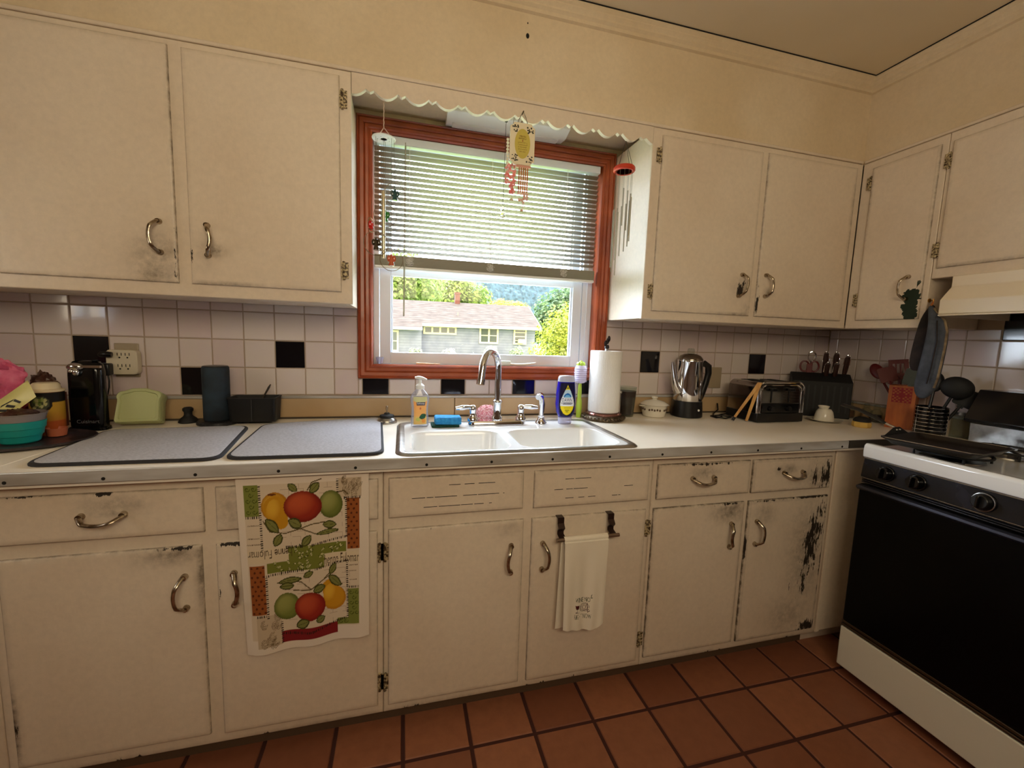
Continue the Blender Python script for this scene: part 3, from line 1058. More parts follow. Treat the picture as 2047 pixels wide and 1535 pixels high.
t = thing('sink', 'white enamel double bowl sink with a steel rim set into the worktop', 'sink', (1.645, -0.39, CT))
def rrect(x0, x1, y0, y1, r, n=6):
    out = []
    for cx, cy, a0 in ((x1 - r, y0 + r, -90), (x1 - r, y1 - r, 0), (x0 + r, y1 - r, 90), (x0 + r, y0 + r, 180)):
        for k in range(n + 1):
            a = math.radians(a0 + 90 * k / n)
            out.append((cx + r * math.cos(a), cy + r * math.sin(a)))
    return out
ZR = CT + 0.004
def bowl(mb, x0, x1, y0, y1, depth):
    L = [(0.0, ZR), (0.006, ZR - 0.003), (0.012, ZR - 0.016), (0.018, ZR - depth * 0.75), (0.03, ZR - depth + 0.018), (0.055, ZR - depth + 0.004), (0.075, ZR - depth)]
    vs, fs = [], []
    n = 28
    for ins, z in L:
        for x, y in rrect(x0 + ins, x1 - ins, y0 + ins, y1 - ins, max(0.055 - ins * 0.35, 0.02)):
            vs.append((x, y, z))
    for i in range(len(L) - 1):
        for k in range(n):
            l = (k + 1) % n
            fs.append((i * n + k, i * n + l, (i + 1) * n + l, (i + 1) * n + k))
    fs.append(tuple((len(L) - 1) * n + k for k in range(n)))
    mb.add(vs, fs)
    return vs[:n]
BX = [(1.284, 1.612), (1.640, 2.008)]
BY0, BY1 = -0.592, -0.312
mb = MB()
rims = [bowl(mb, a, b, BY0, BY1, 0.17) for a, b in BX]
# deck: outer rounded rectangle joined to the two bowl rims by bridging strips
outer = rrect(1.262, 2.030, -0.606, -0.176, 0.05)
cxs = [(1.262 + 1.626) / 2, (1.626 + 2.030) / 2]
for (x0, x1), rim, (ox0, ox1) in zip(BX, rims, ((1.262, 1.626), (1.626, 2.030))):
    ro = rrect(ox0, ox1, -0.606, -0.176, 0.0005)
    if ox0 < 1.3:
        ro = rrect(ox0, ox1, -0.606, -0.176, 0.05)[21:28] and [p for p in ro]
    n = 28
    vs = [(x, y, ZR) for x, y, z in rim] + [(x, y, ZR) for x, y in ro]
    fs = [(k, (k + 1) % n, n + (k + 1) % n, n + k) for k in range(n)]
    mb.add(vs, fs)
mb.build('basin', WHITEE, t, angle=35)
mb = MB()
n = 28
R0, R1 = rrect(1.2585, 2.0335, -0.6095, -0.1725, 0.03), rrect(1.240, 2.052, -0.628, -0.154, 0.045)
Rm = rrect(1.249, 2.043, -0.619, -0.163, 0.038)
Ri = rrect(1.268, 2.024, -0.600, -0.182, 0.03)
vs = [(x, y, ZR + 0.0006) for x, y in Ri] + [(x, y, ZR + 0.0035) for x, y in R0] + [(x, y, ZR + 0.0035) for x, y in Rm] + [(x, y, CT + 0.0004) for x, y in R1]
fs = [(i * n + k, i * n + (k + 1) % n, (i + 1) * n + (k + 1) % n, (i + 1) * n + k) for i in range(3) for k in range(n)]
mb.add(vs, fs)
mb.build('rim', STEEL, t, angle=50)
for (a, b) in BX:
    c = ((a + b) / 2, -0.45, ZR - 0.170)
    mb = MB()
    mb.lathe([(0.04, 0.0015), (0.038, 0.003), (0.03, 0.002), (0.026, 0.0008), (0, 0.0008)], c, 20)
    mb.build('drain', CHROME, t)

# faucet
FX, FY = 1.633, -0.222
ZD = ZR
t = thing('faucet', 'chrome gooseneck faucet with two lever handles on the sink deck', 'faucet', (FX, FY, ZD))
mb = MB()
P0 = rrect(FX - 0.118, FX + 0.118, FY - 0.028, FY + 0.028, 0.027)
P1 = rrect(FX - 0.112, FX + 0.112, FY - 0.022, FY + 0.022, 0.021)
vs = [(x, y, ZD) for x, y in P0] + [(x, y, ZD + 0.008) for x, y in P0] + [(x, y, ZD + 0.018) for x, y in P1]
fs = [(i * 28 + k, i * 28 + (k + 1) % 28, (i + 1) * 28 + (k + 1) % 28, (i + 1) * 28 + k) for i in range(2) for k in range(28)] + [tuple(range(56, 84))]
mb.add(vs, fs)
mb.build('base_plate', CHROME, t, angle=50)
mb = MB()
mb.lathe([(0.021, 0.018), (0.021, 0.03), (0.0165, 0.042), (0.0165, 0.085), (0.019, 0.09), (0.019, 0.096), (0.0135, 0.102)], (FX, FY, ZD), 20)
pts = []
ddx, ddy = -0.60, -0.80            # the spout is turned towards the left bowl
R = 0.072
for i in range(5):
    pts.append((FX, FY, ZD + 0.10 + 0.125 * i / 4))
for i in range(1, 15):
    a = math.pi * i / 14 * 0.93
    q = R * (1 - math.cos(a))
    pts.append((FX + ddx * q, FY + ddy * q, ZD + 0.225 + R * math.sin(a)))
lx, ly, lz = pts[-1]
pts.append((lx + ddx * 0.012, ly + ddy * 0.012, lz - 0.045))
mb.tube(pts, 0.0135, 14)
mb.cyl(pts[-1], (pts[-1][0] + ddx * .005, pts[-1][1] + ddy * .005, pts[-1][2] - 0.018), 0.0162, 0.0152, 14)
mb.build('spout', CHROME, t, angle=50)
for s in (-1, 1):
    x = FX + s * 0.100
    mb = MB()
    mb.lathe([(0.022, 0.016), (0.022, 0.026), (0.016, 0.034), (0.013, 0.05), (0.0155, 0.062), (0.013, 0.074), (0.008, 0.08), (0, 0.081)], (x, FY, ZD), 18)
    mb.tube([(x, FY, ZD + 0.070), (x + s * 0.02, FY - 0.003, ZD + 0.072), (x + s * 0.045, FY - 0.006, ZD + 0.071), (x + s * 0.07, FY - 0.009, ZD + 0.069)], [0.006, 0.0085, 0.0105, 0.006], 10)
    mb.build('lever_handle', CHROME, t, angle=50)
t = thing('side_sprayer', 'chrome pull-out side sprayer right of the faucet', 'sprayer', (1.822, -0.222, ZD))
mb = MB()
mb.lathe([(0.024, 0), (0.024, 0.006), (0.016, 0.016), (0.013, 0.028), (0.015, 0.034)], (1.822, -0.222, ZD), 18)
mb.build('base', CHROME, t)
mb = MB()
mb.tube([(1.822, -0.222, ZD + 0.032), (1.822, -0.222, ZD + 0.07), (1.820, -0.224, ZD + 0.10), (1.812, -0.232, ZD + 0.118), (1.800, -0.246, ZD + 0.116)], [0.010, 0.0095, 0.012, 0.015, 0.014], 12)
mb.cyl((1.8005, -0.2455, ZD + 0.1162), (1.7965, -0.2525, ZD + 0.1145), 0.0125, 0.0115, 14)
mb.build('spray_head', CHROME, t, angle=50)
mb = MB()
mb.tube([(1.830, -0.222, ZD + 0.045), (1.8335, -0.222, ZD + 0.08), (1.830, -0.223, ZD + 0.10)], 0.004, 8)
mb.build('trigger', BLACKP, t)

# ------------------------------------------------------------------ sink window
w1 = thing('window_1', 'vinyl sash window over the sink with red stained wooden casing', 'window', ((WX0 + WX1) / 2, 0.05, WZ0))
w1['kind'] = 'structure'
mb = MB()
CPF = [(0.0, 0.0075), (0.0, -0.012), (0.006, -0.018), (0.012, -0.016), (0.016, -0.020), (0.026, -0.021), (0.030, -0.017), (0.034, -0.022), (0.046, -0.024), (0.052, -0.020), (0.056, -0.024), (0.0595, -0.020), (0.0595, 0.0075)]
mb.rect_sweep(WX0, WX1 - 0.0005, 1.1405, WZ1, CPF)
mb.build('casing', STAIN, w1, angle=25)
for nm, ya, yb_, m_ in (('jamb', 0.0, 0.044, STAIN), ('vinyl_frame', 0.0445, 0.15, VINYL)):
    mb = MB()
    mb.box(WX0 - 0.019, WX0, ya, yb_, WZ0 - 0.019, WZ1 + 0.019)
    mb.box(WX1, WX1 + 0.019, ya, yb_, WZ0 - 0.019, WZ1 + 0.019)
    mb.box(WX0, WX1, ya, yb_, WZ0 - 0.019, WZ0 + 0.004)
    mb.box(WX0, WX1, ya, yb_, WZ1, WZ1 + 0.019)
    mb.build(nm, m_, w1, smooth=False)
def sash(nm, y0, y1, x0, x1, z0, z1, st, br, tr):
    mb = MB()
    mb.box(x0, x0 + st, y0, y1, z0, z1)
    mb.box(x1 - st, x1, y0, y1, z0, z1)
    mb.box(x0 + st, x1 - st, y0, y1, z0, z0 + br)
    mb.box(x0 + st, x1 - st, y0, y1, z1 - tr, z1)
    # glazing bead step
    s = 0.008
    mb.box(x0 + st, x0 + st + s, y0 + 0.01, y1 - 0.004, z0 + br, z1 - tr)
    mb.box(x1 - st - s, x1 - st, y0 + 0.01, y1 - 0.004, z0 + br, z1 - tr)
    o = mb.build(nm, VINYL, w1, bevel=0.002)
    ym = (y0 + y1) / 2
    g = MB()
    g.box(x0 + st + s, x1 - st - s, ym, ym + 0.004, z0 + br, z1 - tr)
    g.build('glass', GLASS, o, smooth=False)
    return o
mb = MB()
for a, b in ((WX0, WX0 + 0.022), (WX1 - 0.047, WX1)):
    mb.box(a, b, 0.045, 0.056, WZ0 + 0.004, WZ1)
    mb.box(a, b, 0.075, 0.085, WZ0 + 0.004, WZ1)
mb.box(WX1 - 0.026, WX1 - 0.020, 0.040, 0.045, WZ0 + 0.004, WZ1)
mb.build('track', VINYL, w1, bevel=0.001)
sash('lower_sash', 0.048, 0.074, WX0 + 0.024, WX1 - 0.049, WZ0 + 0.005, 1.560, 0.046, 0.050, 0.042)
sash('upper_sash', 0.087, 0.115, WX0 + 0.024, WX1 - 0.049, 1.525, WZ1 - 0.002, 0.04, 0.035, 0.04)
mb = MB()
mb.box(WX0 - 0.05, WX1 + 0.05, 0.16, 0.215, WZ0 - 0.06, WZ0 - 0.025)
mb.build('outer_sill', VINYL, w1)

# two added windows, unseen, letting fill light into the room
for nm, bx, bars in (('added_window_2', (XL - 0.07, XL - 0.03, -1.15, -0.72, 1.25, 1.65), 'y'), ('added_window_3', (RWX0, RWX1, YR - 0.07, YR - 0.03, RWZ0, RWZ1), 'x')):
    x0, x1, y0, y1, z0, z1 = bx
    mb = MB()
    if bars == 'y':
        ym = (y0 + y1) / 2
        for a, b in ((y0, y0 + 0.05), (y1 - 0.05, y1), (ym - 0.025, ym + 0.025)):
            mb.box(x0, x1, a, b, z0, z1)
        for a, b in ((z0, z0 + 0.05), (z1 - 0.05, z1)):
            mb.box(x0, x1, y0, y1, a, b)
    else:
        xm = (x0 + x1) / 2
        for a, b in ((x0, x0 + 0.05), (x1 - 0.05, x1), (xm - 0.025, xm + 0.025)):
            mb.box(a, b, y0, y1, z0, z1)
        for a, b in ((z0, z0 + 0.05), (z1 - 0.05, z1)):
            mb.box(x0, x1, y0, y1, a, b)
    struct(mb.build(nm, VINYL, smooth=False))

# mini blind
t = thing('window_blind', 'white slatted mini blind half lowered in the sink window', 'blind', (1.63, 0.0, 2.06))
SLAT = mat('white_blind_slat', (158, 151, 130), 0.45)
BX0, BX1, BYC = 1.1435, 2.133, 0.006
mb = MB()
mb.box(BX0, BX1, BYC - 0.016, BYC + 0.014, 2.029, 2.0605)
mb.build('headrail', VINYL, t, bevel=0.003)
mb = MB()
ns, zt, pitch, th = 20, 2.012, 0.0209, math.radians(-19)
for i in range(ns):
    z = zt - i * pitch
    vs, fs = [], []
    for k in range(6):
        a = (k / 5 - 0.5)
        y = BYC + 0.025 * a * math.cos(th)
        zz = z + 0.025 * a * math.sin(th) + 0.002 * (1 - 4 * a * a)
        for x in (BX0 + 0.003, BX1 - 0.003):
            vs.append((x, y, zz))
    for k in range(5):
        fs.append((2 * k, 2 * k + 1, 2 * k + 3, 2 * k + 2))
    mb.add(vs, fs)
mb.build('slats', SLAT, t, solid=0.0006)
zb = zt - ns * pitch
mb = MB()
for k in range(18):
    mb.box(BX0 + 0.003, BX1 - 0.003, BYC - 0.0125, BYC + 0.0125 - 0.0008 * (k % 2), 1.5535 + k * 0.0023, 1.5550 + k * 0.0023)
mb.build('stacked_slats', SLAT, t, smooth=False)
mb = MB()
mb.box(BX0 + 0.002, BX1 - 0.002, BYC - 0.013, BYC + 0.013, 1.5395, 1.5525)
mb.build('bottom_rail', WHITEP, t, bevel=0.004)
STRING = mat('white_cord', (236, 232, 222), 0.8)
for x in (1.285, 1.63, 1.975):
    mb = MB()
    for y in (BYC - 0.0135, BYC + 0.0135):
        mb.tube([(x, y, 1.556), (x, y, 2.03)], 0.0009, 5)
    mb.build('ladder_cord', STRING, t)
    mb = MB()   # the slack of each ladder bunched at the bottom
    for k in range(7):
        pts = []
        for i in range(9):
            a = i / 8 * math.pi * 2
            pts.append((x + rnd.uniform(-0.008, 0.008) + 0.012 * math.cos(a), BYC - 0.016 - rnd.uniform(0, 0.006), 1.563 + 0.004 * k + 0.006 * math.sin(a)))
        mb.tube(pts, 0.0008, 4)
    mb.build('cord_loop', STRING, t)
mb = MB()
mb.tube([(1.268, -0.014, 2.026), (1.267, -0.019, 1.9), (1.2655, -0.020, 1.6), (1.264, -0.019, 1.345)], 0.0038, 6)
mb.tube([(1.268, -0.004, 2.04), (1.268, -0.016, 2.038), (1.268, -0.014, 2.024)], 0.0016, 5)
mb.build('tilt_wand', clear('wand_plastic', (220, 220, 210), 0.5, (190, 186, 170)), t)

# ------------------------------------------------------------------ range and hood
RY0, RY1 = -0.716, -1.478
FXR = 2.93
t = thing('gas_range', 'white gas range with black oven door and control panel', 'range', (3.25, -1.1, 0))
mb = MB()
mb.box(FXR + 0.022, 3.575, RY1 + 0.004, RY0 - 0.004, 0.03, 0.872)
mb.build('body', WHITEE, t, bevel=0.004)
mb = MB()
mb.prism([(2.924, 0.895), (2.926, 0.918), (2.934, 0.926), (2.96, 0.924), (2.975, 0.912), (3.50, 0.912), (3.575, 0.914), (3.575, 0.874), (2.926, 0.874)], lambda a, b, q: (a, q, b), RY1, RY0)
mb.build('cooktop', WHITEE, t, bevel=0.004)
mb = MB()
mb.prism([(2.930, 0.872), (2.921, 0.80), (2.950, 0.80), (2.950, 0.872)], lambda a, b, q: (a, q, b), RY1 + 0.004, RY0 - 0.004)
mb.build('control_panel', mat('blue_black_panel', (16, 17, 22), 0.2, c2=(38, 41, 54), scale=9, lo=0.5, hi=0.8), t, bevel=0.003)
mb = MB()
mb.box(2.9195, 2.924, RY1 + 0.006, RY0 - 0.006, 0.7985, 0.801)
mb.box(2.927, 2.931, RY1 + 0.006, RY0 - 0.006, 0.8705, 0.8735)
mb.build('panel_trim', STEEL, t)
for y in (-0.800, -0.893, -1.062, -1.30, -1.39):
    zz = 0.835
    mb = MB()
    c = Vector((2.9255, y, zz))
    nn = Vector((-1, 0, 0.12)).normalized()
    mb.cyl(c, c + nn * 0.006, 0.0285, 0.0275, 24)
    mb.cyl(c + nn * 0.006, c + nn * 0.026, 0.0235, 0.020, 22)
    kn = mb.build('knob', BLACKG if y != -1.062 else BLACKP, t, bevel=0.002)
    g = MB()
    g.box(-0.0035, 0.0035, -0.018, 0.018, 0, 0.012)
    rot = nn.to_track_quat('Z', 'Y').to_matrix()
    g.v = [tuple(c + nn * 0.026 + rot @ Vector(p)) for p in g.v]
    g.build('knob_grip', BLACKG, kn, bevel=0.002)
    if y == -1.062:
        g = MB()
        ringp = [c + nn * 0.0066 + rot @ Vector((0.026 * math.cos(k / 24 * 6.283), 0.026 * math.sin(k / 24 * 6.283), 0)) for k in range(24)]
        g.tube(ringp, 0.0018, 5, closed=True)
        g.build('dial_ring', STEEL, kn)
mb = MB()
for k in range(3):
    mb.box(2.927, 2.95, RY1 + 0.006, RY0 - 0.006, 0.779 + k * 0.007, 0.783 + k * 0.007)
mb.build('vent_grille', mat('dark_vent', (26, 26, 28), 0.3), t, bevel=0.001)
mb = MB()
mb.box(2.922, 2.95, RY1 + 0.005, RY0 - 0.005, 0.228, 0.774)
d = mb.build('oven_door', mat('black_oven_glass', (4, 4, 5), 0.3, spec=0.15), t, bevel=0.004)
mb = MB()
mb.prism([(2.922, 0.772), (2.904, 0.770), (2.902, 0.762), (2.910, 0.754), (2.922, 0.750)], lambda a, b, q: (a, q, b), RY1 + 0.006, RY0 - 0.006)
mb.build('door_handle', mat('blue_grey_handle', (62, 64, 76), 0.3, 0.5), d, bevel=0.001)
mb = MB()
mb.box(2.919, 2.95, RY1 + 0.004, RY0 - 0.004, 0.204, 0.213)
mb.box(2.922, 2.95, RY1 + 0.004, RY0 - 0.004, 0.215, 0.226)
mb.build('lower_trim', mat('bronze_trim', (92, 78, 60), 0.3, 0.8), t, bevel=0.002)
mb = MB()
mb.box(2.919, 2.95, RY1 + 0.004, RY0 - 0.004, 0.042, 0.201)
mb.build('drawer', mat('cream_enamel_drawer', (226, 222, 206), 0.25), t, bevel=0.004)
mb = MB()
mb.prism([(3.47, 0.914), (3.465, 0.995), (3.575, 0.995), (3.575, 0.914)], lambda a, b, q: (a, q, b), RY1 + 0.01, RY0 - 0.008)
mb.build('backguard_base', STEEL, t, bevel=0.002)
mb = MB()
mb.prism([(3.435, 1.0), (3.43, 1.012), (3.50, 1.128), (3.575, 1.128), (3.575, 0.9955)], lambda a, b, q: (a, q, b), RY1 + 0.004, RY0 - 0.004)
mb.build('backguard', mat('black_backguard', (16, 16, 20), 0.2), t, bevel=0.003)
for cx, cy in ((3.06, -0.90), (3.06, -1.28), (3.33, -0.90), (3.33, -1.28)):
    mb = MB()
    mb.lathe([(0.082, 0.9125), (0.08, 0.917), (0.055, 0.914), (0.05, 0.916), (0.03, 0.922), (0.03, 0.928), (0, 0.930)], (cx, cy, 0), 24)
    b = mb.build('burner', STEEL, t)
    g = MB()
    for k in range(4):
        a = k * math.pi / 2 + math.pi / 4
        g.tube([(cx + 0.095 * math.cos(a), cy + 0.095 * math.sin(a), 0.914), (cx + 0.095 * math.cos(a), cy + 0.095 * math.sin(a), 0.938), (cx + 0.03 * math.cos(a), cy + 0.03 * math.sin(a), 0.938)], 0.004, 6)
    g.tube([(cx + 0.095 * math.cos(a / 24 * 6.283), cy + 0.095 * math.sin(a / 24 * 6.283), 0.936) for a in range(24)], 0.004, 6, closed=True)
    g.build('burner_grate', BLACKM, b)

def rot2(cx, cy, a):
    ca, sa = math.cos(a), math.sin(a)
    return lambda u, v, z: (cx + u * ca - v * sa, cy + u * sa + v * ca, z)
# griddle
_gq = rot2(3.052, -0.880, math.radians(9))
gp = lambda u, v, z: _gq(u * 0.94, v * 0.94, z)
t = thing('griddle_pan', 'black square griddle pan with a long handle on the front burner', 'pan', (3.045, -0.882, 0.942))
mb = MB()
vs, fs = [], []
prof = [(0.108, 0.9425), (0.113, 0.944), (0.132, 0.966), (0.137, 0.966), (0.136, 0.963), (0.112, 0.948), (0.10, 0.947)]
for h, z in prof:
    for x, y in rrect(-h, h, -h, h, 0.022):
        vs.append(gp(x, y, z))
fs = [(i * 28 + k, i * 28 + (k + 1) % 28, (i + 1) * 28 + (k + 1) % 28, (i + 1) * 28 + k) for i in range(6) for k in range(28)]
fs += [tuple(range(28))[::-1], tuple(range(168, 196))]
mb.add(vs, fs)
mb.build('pan_body', mat('black_nonstick', (24, 20, 18), 0.38), t, angle=40)
mb = MB()
mb.tube([gp(0.137 * a, 0.137 * b, 0.9665) for a, b in ((-.84, -1), (.84, -1), (1, -.84), (1, .84), (.84, 1), (-.84, 1), (-1, .84), (-1, -.84))], 0.0016, 6, closed=True)
mb.build('rim', STEEL, t)
mb = MB()
mb.add([gp(-0.105, 0.134, 0.966), gp(0.075, 0.134, 0.966), gp(0.018, 0.142, 0.992), gp(-0.020, 0.142, 0.992), gp(-0.105, 0.139, 0.958), gp(0.075, 0.139, 0.958), gp(0.018, 0.147, 0.988), gp(-0.020, 0.147, 0.988)],
       [(0, 1, 2, 3), (7, 6, 5, 4), (0, 4, 5, 1), (1, 5, 6, 2), (2, 6, 7, 3), (3, 7, 4, 0)])
h = mb.build('handle_bracket', BLACKM, t, bevel=0.002)
mb = MB()
for s in (-0.011, 0.011):
    mb.ball(gp(s, 0.1375, 0.981), 0.0048)
mb.build('rivet', STEEL, h)
mb = MB()
mb.tube([gp(0, 0.145, 0.986), gp(0, 0.185, 0.999)], 0.0045, 8, mi=1)
mb.tube([gp(0, 0.180, 0.997), gp(0, 0.22, 1.015), gp(0, 0.28, 1.035), gp(0, 0.335, 1.043), gp(0, 0.345, 1.043)], [0.007, 0.011, 0.0105, 0.010, 0.006], 12, flat=0.65)
mb.build('handle', [BLACKP, CHROME], t)

t = thing('baking_tray', 'small brown tray at the right edge of the range top', 'tray', (2.95, -1.27, 0.93))
mb = MB()
q = rot2(3.035, -1.245, 0.1)
vs = []
for h, z in ((0.075, 0.9392), (0.092, 0.953), (0.096, 0.953), (0.074, 0.943)):
    for x, y in rrect(-h, h, -h, h, 0.02):
        vs.append(q(x, y, z))
fs = [(i * 28 + k, i * 28 + (k + 1) % 28, (i + 1) * 28 + (k + 1) % 28, (i + 1) * 28 + k) for i in range(3) for k in range(28)] + [tuple(range(28))[::-1], tuple(range(84, 112))]
mb.add(vs, fs)
mb.build('tray_body', mat('brown_baked_metal', (120, 82, 52), 0.4, c2=(70, 44, 28), scale=40), t)

t = thing('range_hood', 'cream enamel range hood under the short cabinet above the range', 'hood', (3.35, -1.1, 1.41))
CREAMH = mat('cream_hood_enamel', (238, 225, 204), 0.3)
mb = MB()
mb.prism([(3.250, 1.556), (3.250, 1.515), (3.200, 1.464), (3.200, 1.412), (3.206, 1.410), (3.206, 1.458), (3.595, 1.458), (3.595, 1.556)], lambda a, b, q: (a, q, b), -1.47, -0.722)
mb.build('canopy', CREAMH, t, bevel=0.003)
mb = MB()
mb.box(3.208, 3.59, -1.464, -0.728, 1.4525, 1.4575)
mb.build('filter_panel', mat('dark_greasy_filter', (70, 56, 36), 0.5), t)
mb = MB()
mb.box(3.200, 3.206, -1.47, -0.722, 1.4055, 1.4105)
mb.box(3.206, 3.595, -0.727, -0.722, 1.4035, 1.4575)
mb.build('lip', CREAMH, t, bevel=0.001)

# ------------------------------------------------------------------ oven mitts on the cabinet's bottom corner
t = thing('wall_hook', 'small brass hook on the cabinet side beside the hood, holding the oven mitts', 'hook', (3.26, -0.655, 1.50))
HX, HY = 3.268, -0.664
mb = MB()
mb.cyl((3.294, -0.6325, 1.474), (3.294, -0.636, 1.474), 0.008, seg=12)
mb.tube([(3.294, -0.636, 1.474), (3.286, -0.648, 1.473), (HX + 0.004, HY + 0.004, 1.468), (HX - 0.003, HY, 1.463), (HX - 0.008, HY - 0.004, 1.467), (HX - 0.008, HY - 0.004, 1.476)], 0.002, 6)
mb.build('hook_body', mat('brass', (190, 140, 70), 0.3, 1.0), t)
def mitt(nm, label, outline, thick, origin, u, n, mats, strap, cuff):
    """padded mitt hung by its cuff loop: outline in (across, down)"""
    o, u, n = Vector(origin), Vector(u).normalized(), Vector(n).normalized()
    t = thing(nm, label, 'oven mitt', origin)
    z = Vector((0, 0, -1))
    mb = MB()
    rows = outline
    vs, fs = [], []
    seg = 20
    for (d, c, hw) in rows:
        for k in range(seg):
            a = 2 * math.pi * k / seg
            w = thick * min(1, hw / 0.03) * (1 + 0.12 * fbm(d * 18, k * 0.6))
            vs.append(o + z * d + u * (c + hw * math.cos(a)) + n * (w * math.sin(a) * (abs(math.cos(a)) * 0.3 + 0.7)))
    for i in range(len(rows) - 1):
        for k in range(seg):
            l = (k + 1) % seg
            fs.append((i * seg + k, i * seg + l, (i + 1) * seg + l, (i + 1) * seg + k))
    fs += [tuple(range(seg))[::-1], tuple(range((len(rows) - 1) * seg, len(rows) * seg))]
    mb.add(vs, fs)
    mb.build('mitt_body', mats, t, subsurf=1, angle=180)
    return t
GREYB = mat('blue_grey_quilted_cloth', (76, 81, 91), 0.9, c2=(58, 63, 73), scale=30, bmp=0.5, bscale=160)
DARKC = mat('dark_brown_cloth', (46, 36, 34), 0.9, c2=(30, 24, 24), scale=25, bmp=0.4, bscale=200)
CUFFC = mat('tan_cuff_binding', (150, 128, 96), 0.9, c2=(90, 74, 56), scale=30)
ua = Vector((0.28, -0.96, 0))
na = Vector((-0.96, -0.28, 0))
t = mitt('oven_mitt', 'blue grey quilted oven mitt hanging in front, beside the hood', [(0.0, 0.0, 0.006), (0.025, 0.010, 0.015), (0.06, 0.026, 0.026), (0.10, 0.032, 0.031), (0.16, 0.030, 0.033), (0.22, 0.026, 0.034), (0.28, 0.021, 0.035), (0.31, 0.018, 0.034), (0.335, 0.015, 0.028), (0.355, 0.013, 0.016), (0.36, 0.013, 0.006)],
         0.020, (HX - 0.048, HY - 0.02, 1.449), ua, na, GREYB, None, None)
p0 = Vector((HX - 0.048, HY - 0.02, 1.449))
mb = MB()
for s in (1,):
    pts = []
    for d, c, hw in [(0.012, 0.005, 0.010), (0.06, 0.026, 0.026), (0.10, 0.032, 0.031), (0.16, 0.030, 0.033), (0.22, 0.026, 0.034), (0.28, 0.021, 0.035), (0.315, 0.017, 0.032)]:
        pts.append(p0 + Vector((0, 0, -d)) + ua * (c + hw * 0.86) + na * 0.009)
    mb.tube(pts, 0.004, 6)
mb.build('seam_binding', CUFFC, t)
mb = MB()
pts = [p0 + Vector((0, 0, -d)) + ua * (c + 0.006) + na * 0.0205 for d, c in ((0.06, 0.024), (0.14, 0.032), (0.24, 0.026), (0.30, 0.020))]
mb.tube(pts, 0.002, 5)
mb.build('stitching', DARKC, t)
mb = MB()
mb.tube([p0 + Vector((0, 0, -0.01)), p0 + Vector((0.02, 0.004, 0.008)), Vector((HX - 0.002, HY, 1.466)), p0 + Vector((0.024, 0.012, 0.006)), p0 + Vector((0.002, 0.004, -0.012))], 0.002, 6)
mb.build('hanging_loop', mat('orange_loop', (196, 120, 60), 0.9), t)
t = mitt('oven_mitt', 'dark brown oven mitt hanging behind the blue grey one', [(0.0, 0.0, 0.006), (0.02, -0.002, 0.015), (0.05, -0.006, 0.024), (0.10, -0.010, 0.027), (0.15, -0.014, 0.028), (0.20, -0.018, 0.028), (0.235, -0.021, 0.025), (0.255, -0.024, 0.016), (0.26, -0.024, 0.006)],
         0.014, (HX - 0.010, HY - 0.004, 1.453), ua, na, DARKC, None, None)
p1 = Vector((HX - 0.010, HY - 0.004, 1.453))
mb = MB()
mb.tube([p1 + Vector((0, 0, -0.006)), Vector((HX - 0.006, HY, 1.463)), p1 + Vector((0.006, 0.006, -0.006))], 0.0025, 6)
mb.build('hanging_loop', DARKC, t)

# ------------------------------------------------------------------ towels
# fruit print: positions are in the print's own units
cv = Canvas(54, 25, 1152, 1421, 0.42, (226, 212, 196))
def brick(x0, y0, x1, y1):
    for j, y in enumerate(range(int(y0), int(y1), 42)):
        for i, x in enumerate(range(int(x0) + (j % 2) * 40, int(x1) - 30, 120)):
            if (i * 7 + j * 3) % 3:
                cv.line([(x, y), (x + 70, y), (x + 70, y + 36)], 4, (182, 158, 138))
def scroll(x0, y0, x1, y1):
    cv.rect(x0, y0, x1, y1, (122, 128, 58))
    y = y0 + 30
    k = 0
    while y < y1 - 8:
        for x in ((x0 + 28, x0 + 78) if k % 2 == 0 else (x0 + 52,)):
            if x < x1 - 12:
                cv.line([(x + r * math.cos(a), y + r * math.sin(a)) for a, r in ((q * 0.55, 22 - q * 1.7) for q in range(12))], 5, (66, 72, 24))
        y += 44
        k += 1
def stitch_v(x, y0, y1):
    for y in range(int(y0), int(y1), 17):
        cv.rect(x - 11, y, x + 11, y + 8, (44, 30, 24))
def stitch_h(x0, x1, y, dy=0):
    for x in range(int(x0), int(x1), 17):
        yy = y + dy * (x - x0) / max(1, (x1 - x0))
        cv.rect(x, yy - 11, x + 8, yy + 9, (44, 30, 24))
def dots(x0, y0, x1, y1):
    cv.rect(x0, y0, x1, y1, (150, 84, 40))
    for j, y in enumerate(range(int(y0) + 18, int(y1) - 6, 36)):
        for x in range(int(x0) + 14 + (j % 2) * 24, int(x1) - 4, 48):
            cv.ell(x, y, 9, 9, (84, 40, 22))
def paisley(x0, y0, x1, y1):
    cv.rect(x0, y0, x1, y1, (196, 176, 150))
    for k in range(9):
        cx, cy = rnd.uniform(x0 + 14, x1 - 14), rnd.uniform(y0 + 14, y1 - 14)
        for r in (26, 18, 9):
            cv.line([(cx + r * math.cos(a * .4), cy + r * 1.4 * math.sin(a * .4)) for a in range(14)], 4, (126, 106, 82))
cv.rect(110, 70, 1060, 1300, (214, 196, 172))
brick(240, 75, 900, 560)
brick(260, 800, 950, 1260)
scroll(110, 70, 222, 312)
paisley(885, 45, 1085, 205)
dots(955, 215, 1065, 640)
dots(120, 700, 240, 1095)
paisley(150, 1110, 360, 1370)
scroll(955, 985, 1055, 1240)
scroll(850, 1235, 1055, 1290)
cv.rect(355, 1262, 850, 1356, (128, 32, 34))
